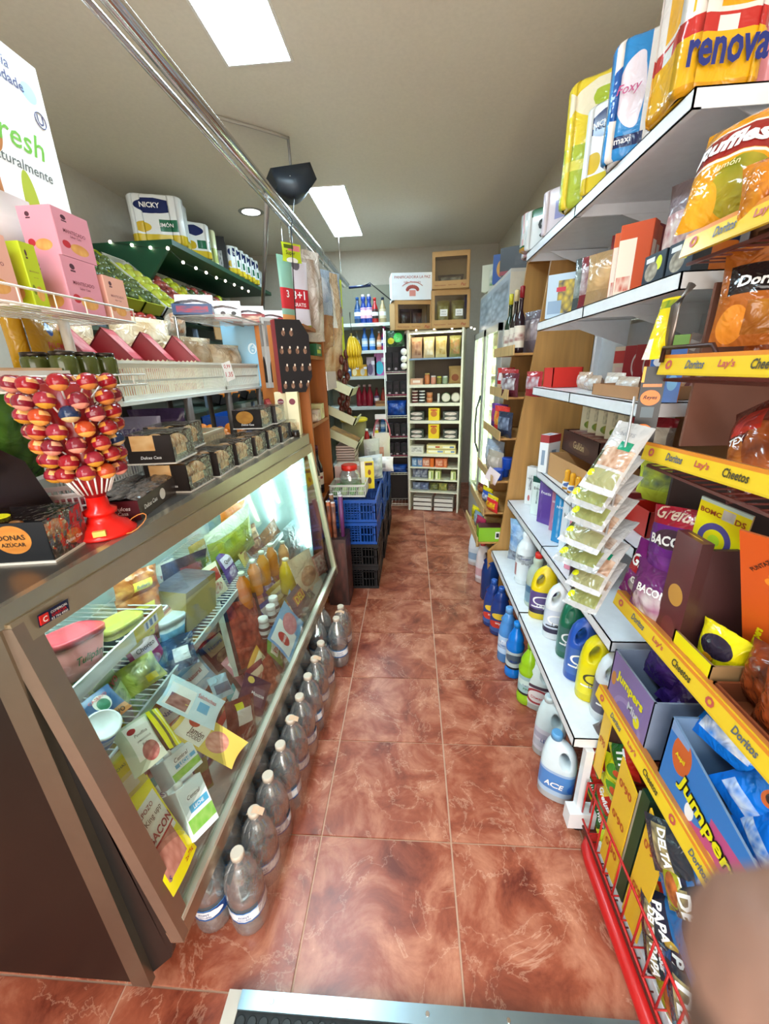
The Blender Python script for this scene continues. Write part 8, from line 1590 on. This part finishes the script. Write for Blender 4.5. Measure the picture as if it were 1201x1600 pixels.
def pcard(l, y0, y1, z0, z1, tx, sl=.0):
    t2 = thing('price_board', l, 'sign', 'yellow price cartons', (.588, (y0+y1)/2, z0), -PI/2); w_, h_ = y1 - y0, z1 - z0
    g = G(); g.v = [(-w_/2, 0, 0), (w_/2, 0, 0), (w_/2, 0, h_ - sl), (-w_/2, 0, h_), (-w_/2, .004, 0), (w_/2, .004, 0), (w_/2, .004, h_ - sl), (-w_/2, .004, h_)]
    for f_ in ((0, 1, 2, 3), (7, 6, 5, 4), (0, 4, 5, 1), (1, 5, 6, 2), (2, 6, 7, 3), (3, 7, 4, 0)): g.face(f_, cardY)
    g.link('board', t2)
    for s_, cx, cz, rr in tx: G().text(s_, w_*.75, M('#b8501c', .5), cx*w_, cz*h_, bold=.06, rot=rr, h=.028).link('price', t2)
    return t2
pcard('yellow price board at the far corner of the floor level', .94, .985, .30, .57, [("0'90", 0, .5, 0)])
pcard('yellow carton front with repeated price under the far heap', .775, .86, .085, .50, [("0'90", .0, .82, .1), ("0'90", .0, .52, .1), ("0'90", .0, .22, .1)], .03)
pcard('yellow carton corner with prices beside the dark green wall', .645, .72, .085, .50, [("0'90", .0, .75, .1), ("0'90", .0, .35, .1)], .05)
t2 = thing('green_carton', 'dark green carton wall between the two heaps of snack bags', 'carton', None, (.755, .765, z1_), -PI/2); G().box(-.004, .03, -.16, .15, 0, .42, M('#0f3420', .5), front=M('#12401f', .5)).link('panel', t2)
G().box(-.012, -.004, -.16, .12, 0, .40, M('#b8b0a0', .6)).link('inner_panel', t2)
DL = P('#1c5c94', [('r', 0, 1, .3, .7, '#24283c'), ('e', .85, .5, .12, .25, '#c8a83c')], .12, .5); RL = P('#c82c20', [('r', .0, .12, 0, 1, '#2c8cc8'), ('e', .3, .75, .2, .14, '#e8b83c')], .12, .5); BK = P('#8c8c1c', [('e', .5, .5, .35, .25, '#5c3424', '#b8642c', 5)], .12, .5); BLK = P('#2c3038', [('r', .1, .9, .2, .6, '#c8b47c', '#2c3038', 5)], .12, .5)
for k, (px, py, mt, tx, r_, w_, h_) in enumerate(((1045, 1325, BLK, 'DELTA', .9, .12, .10), (1062, 1362, DL, 'DELTA', .9, .13, .11), (1018, 1395, RL, 'Grefusa', .9, .10, .08), (1056, 1388, BK, '', .9, .10, .055), (1040, 1440, DL, 'PAPA', .8, .12, .10), (1045, 1480, RL, 'Grefusa', 1.15, .17, .075), (1025, 1440, BLK, 'DELTA', 1.1, .10, .08), (1085, 1430, BLK, 'DEL', .7, .11, .09), (1070, 1530, DL, 'PAPA', 1.0, .13, .10), (1080, 1580, BLK, 'DEL', 1.0, .13, .10), (1030, 1500, BLK, 'PAPA', 1.0, .10, .08), (1060, 1575, BK, '', .9, .12, .10), (1100, 1500, DL, '', .7, .12, .11))):
    gbag('%s, %s snack bag in the near heap of the floor level' % (ordw(k, 13), {DL.name: 'blue', RL.name: 'red', BK.name: 'olive', BLK.name: 'black'}[mt.name]), px, py, .60 + .012*(k % 3), w_, h_, mt, [(tx, w_*.7, TXW, 0, h_*.5, {'b': .06})] if tx else (), r_, 270+k, 'near heap of snack bags')
rp_(G().box(.72, .94, YA_, .72, .08, .42, P('#2c4c74', [('r', 0, 1, 0, 1, '#1c3c5c', '#8c7c3c', 6)], .3)), 'filler_carton', SR)
# clip strip of nut packets hanging in front of the shelf ends
cs = thing('clip_strip_rail', 'thin vertical clip strip carrying the nut packets', 'rail', None, A(985, 655, x=.50))
G().tube([(0, 0, .05), (0, -.0, -.02), (.0, .04, -.55)], .003, M('#b8bcc0', .3, .5), 5).link('strip', cs)
NUT = P('#b4b2b0', [('r', 0, 1, 0, .08, '#c0c0c4'), ('r', .12, .92, .08, .30, '#96966c'), ('r', .1, .95, .34, .62, '#94684c', '#c8b09c', 9), ('r', 0, .14, .25, .55, '#4c4c34'), ('r', .45, .8, .60, .72, '#148464'), ('e', .12, .22, .11, .05, '#e4ec1c')], .14, .5)
NUT2 = P('#b0b0b0', [('r', .12, .92, .08, .34, '#90965c'), ('r', .1, .95, .42, .6, '#80604c', '#bcb0a4', 9), ('r', 0, .14, .25, .6, '#3c3c2c'), ('e', .12, .18, .11, .06, '#e4ec1c')], .14, .5)
CS = [((930, 668), (1020, 690), (975, 835)), ((925, 752), (1000, 772), (950, 880)), ((928, 800), (1010, 825), (944, 905)), ((915, 835), (990, 858), (935, 935)), ((915, 868), (982, 892), (925, 960)), ((912, 895), (978, 925), (938, 985)), ((915, 925), (972, 952), (930, 1010)), ((922, 960), (965, 985), (935, 1035))]
CS = [((966, 657), (1024, 670), (956, 778)), ((948, 700), (1012, 715), (940, 803)), ((943, 730), (1006, 746), (940, 832)), ((933, 765), (1000, 783), (932, 868)), ((927, 800), (1000, 817), (929, 898)), ((930, 835), (986, 852), (936, 933)), ((926, 865), (980, 882), (930, 962))]
for k, (a, b, c) in enumerate(CS):
    M4, w_, h_ = frame(a, b, c, A((a[0]+c[0])/2, (a[1]+c[1])/2, x=.485 + .004*k), (-.5, -.7, .45)); M4.translation.y += 0.0
    t2 = thing('nut_packet', ('topmost', 'second', 'third', 'fourth', 'fifth', 'sixth', 'lowest')[k] + ' silver packet of nuts on the hanging clip strip', 'packet', 'silver nut packets', M4=M4)
    bag(t2, w_, h_, .028, NUT if k in (0, 3, 5) else NUT2, P('#d0d0d4', rough=.2), [('NUTS', w_*.4, M('#8c8c90', .4), -.0, h_*.82)], 300+k, .35)

# ================================================================== FINGER at the lower right edge, close to the lens
p0, p1, p2 = A(1196, 1372, y=.0), None, None
def near(px, py, dist): return Vector((0, 0, CAM_H)) + ray(px + 112, py + 34).normalized() * dist
t = thing('finger', 'blurred fingertip of the photographer at the lower right edge', 'finger', None, near(1215, 1640, .058))
o_ = t.location; ch = [near(1204, 1388, .056), near(1204, 1430, .056), near(1206, 1500, .056), near(1210, 1570, .057), near(1222, 1680, .060), near(1250, 1850, .066), near(1290, 2100, .078)]
rd = [.0052, .0078, .0091, .0095, .0098, .0104, .0112]
g = G(); pts = [ch[0] + (ch[0] - ch[1]).normalized()*.0035] + [p for p in ch]; rr = [.0012] + rd
g.tube([tuple(p - o_) for p in pts], rr, M('#8c6452', .55, bump=.15, scale=600), 24); g.link('skin', t)
up = (ch[0] - ch[2]).normalized(); vw_ = (Vector((0, 0, CAM_H)) - ch[1]).normalized(); n_ = -vw_; sd = up.cross(n_).normalized(); nl = G()
nl.grid(8, 8, lambda u, v: (ch[1] - o_) + up*(-.012 + .012*v) + sd*((u - .5)*.010) + n_*(.0084 - .0045*(2*(u-.5))**2 - .0012*v), M('#b08070', .25)); nl.link('nail', t)
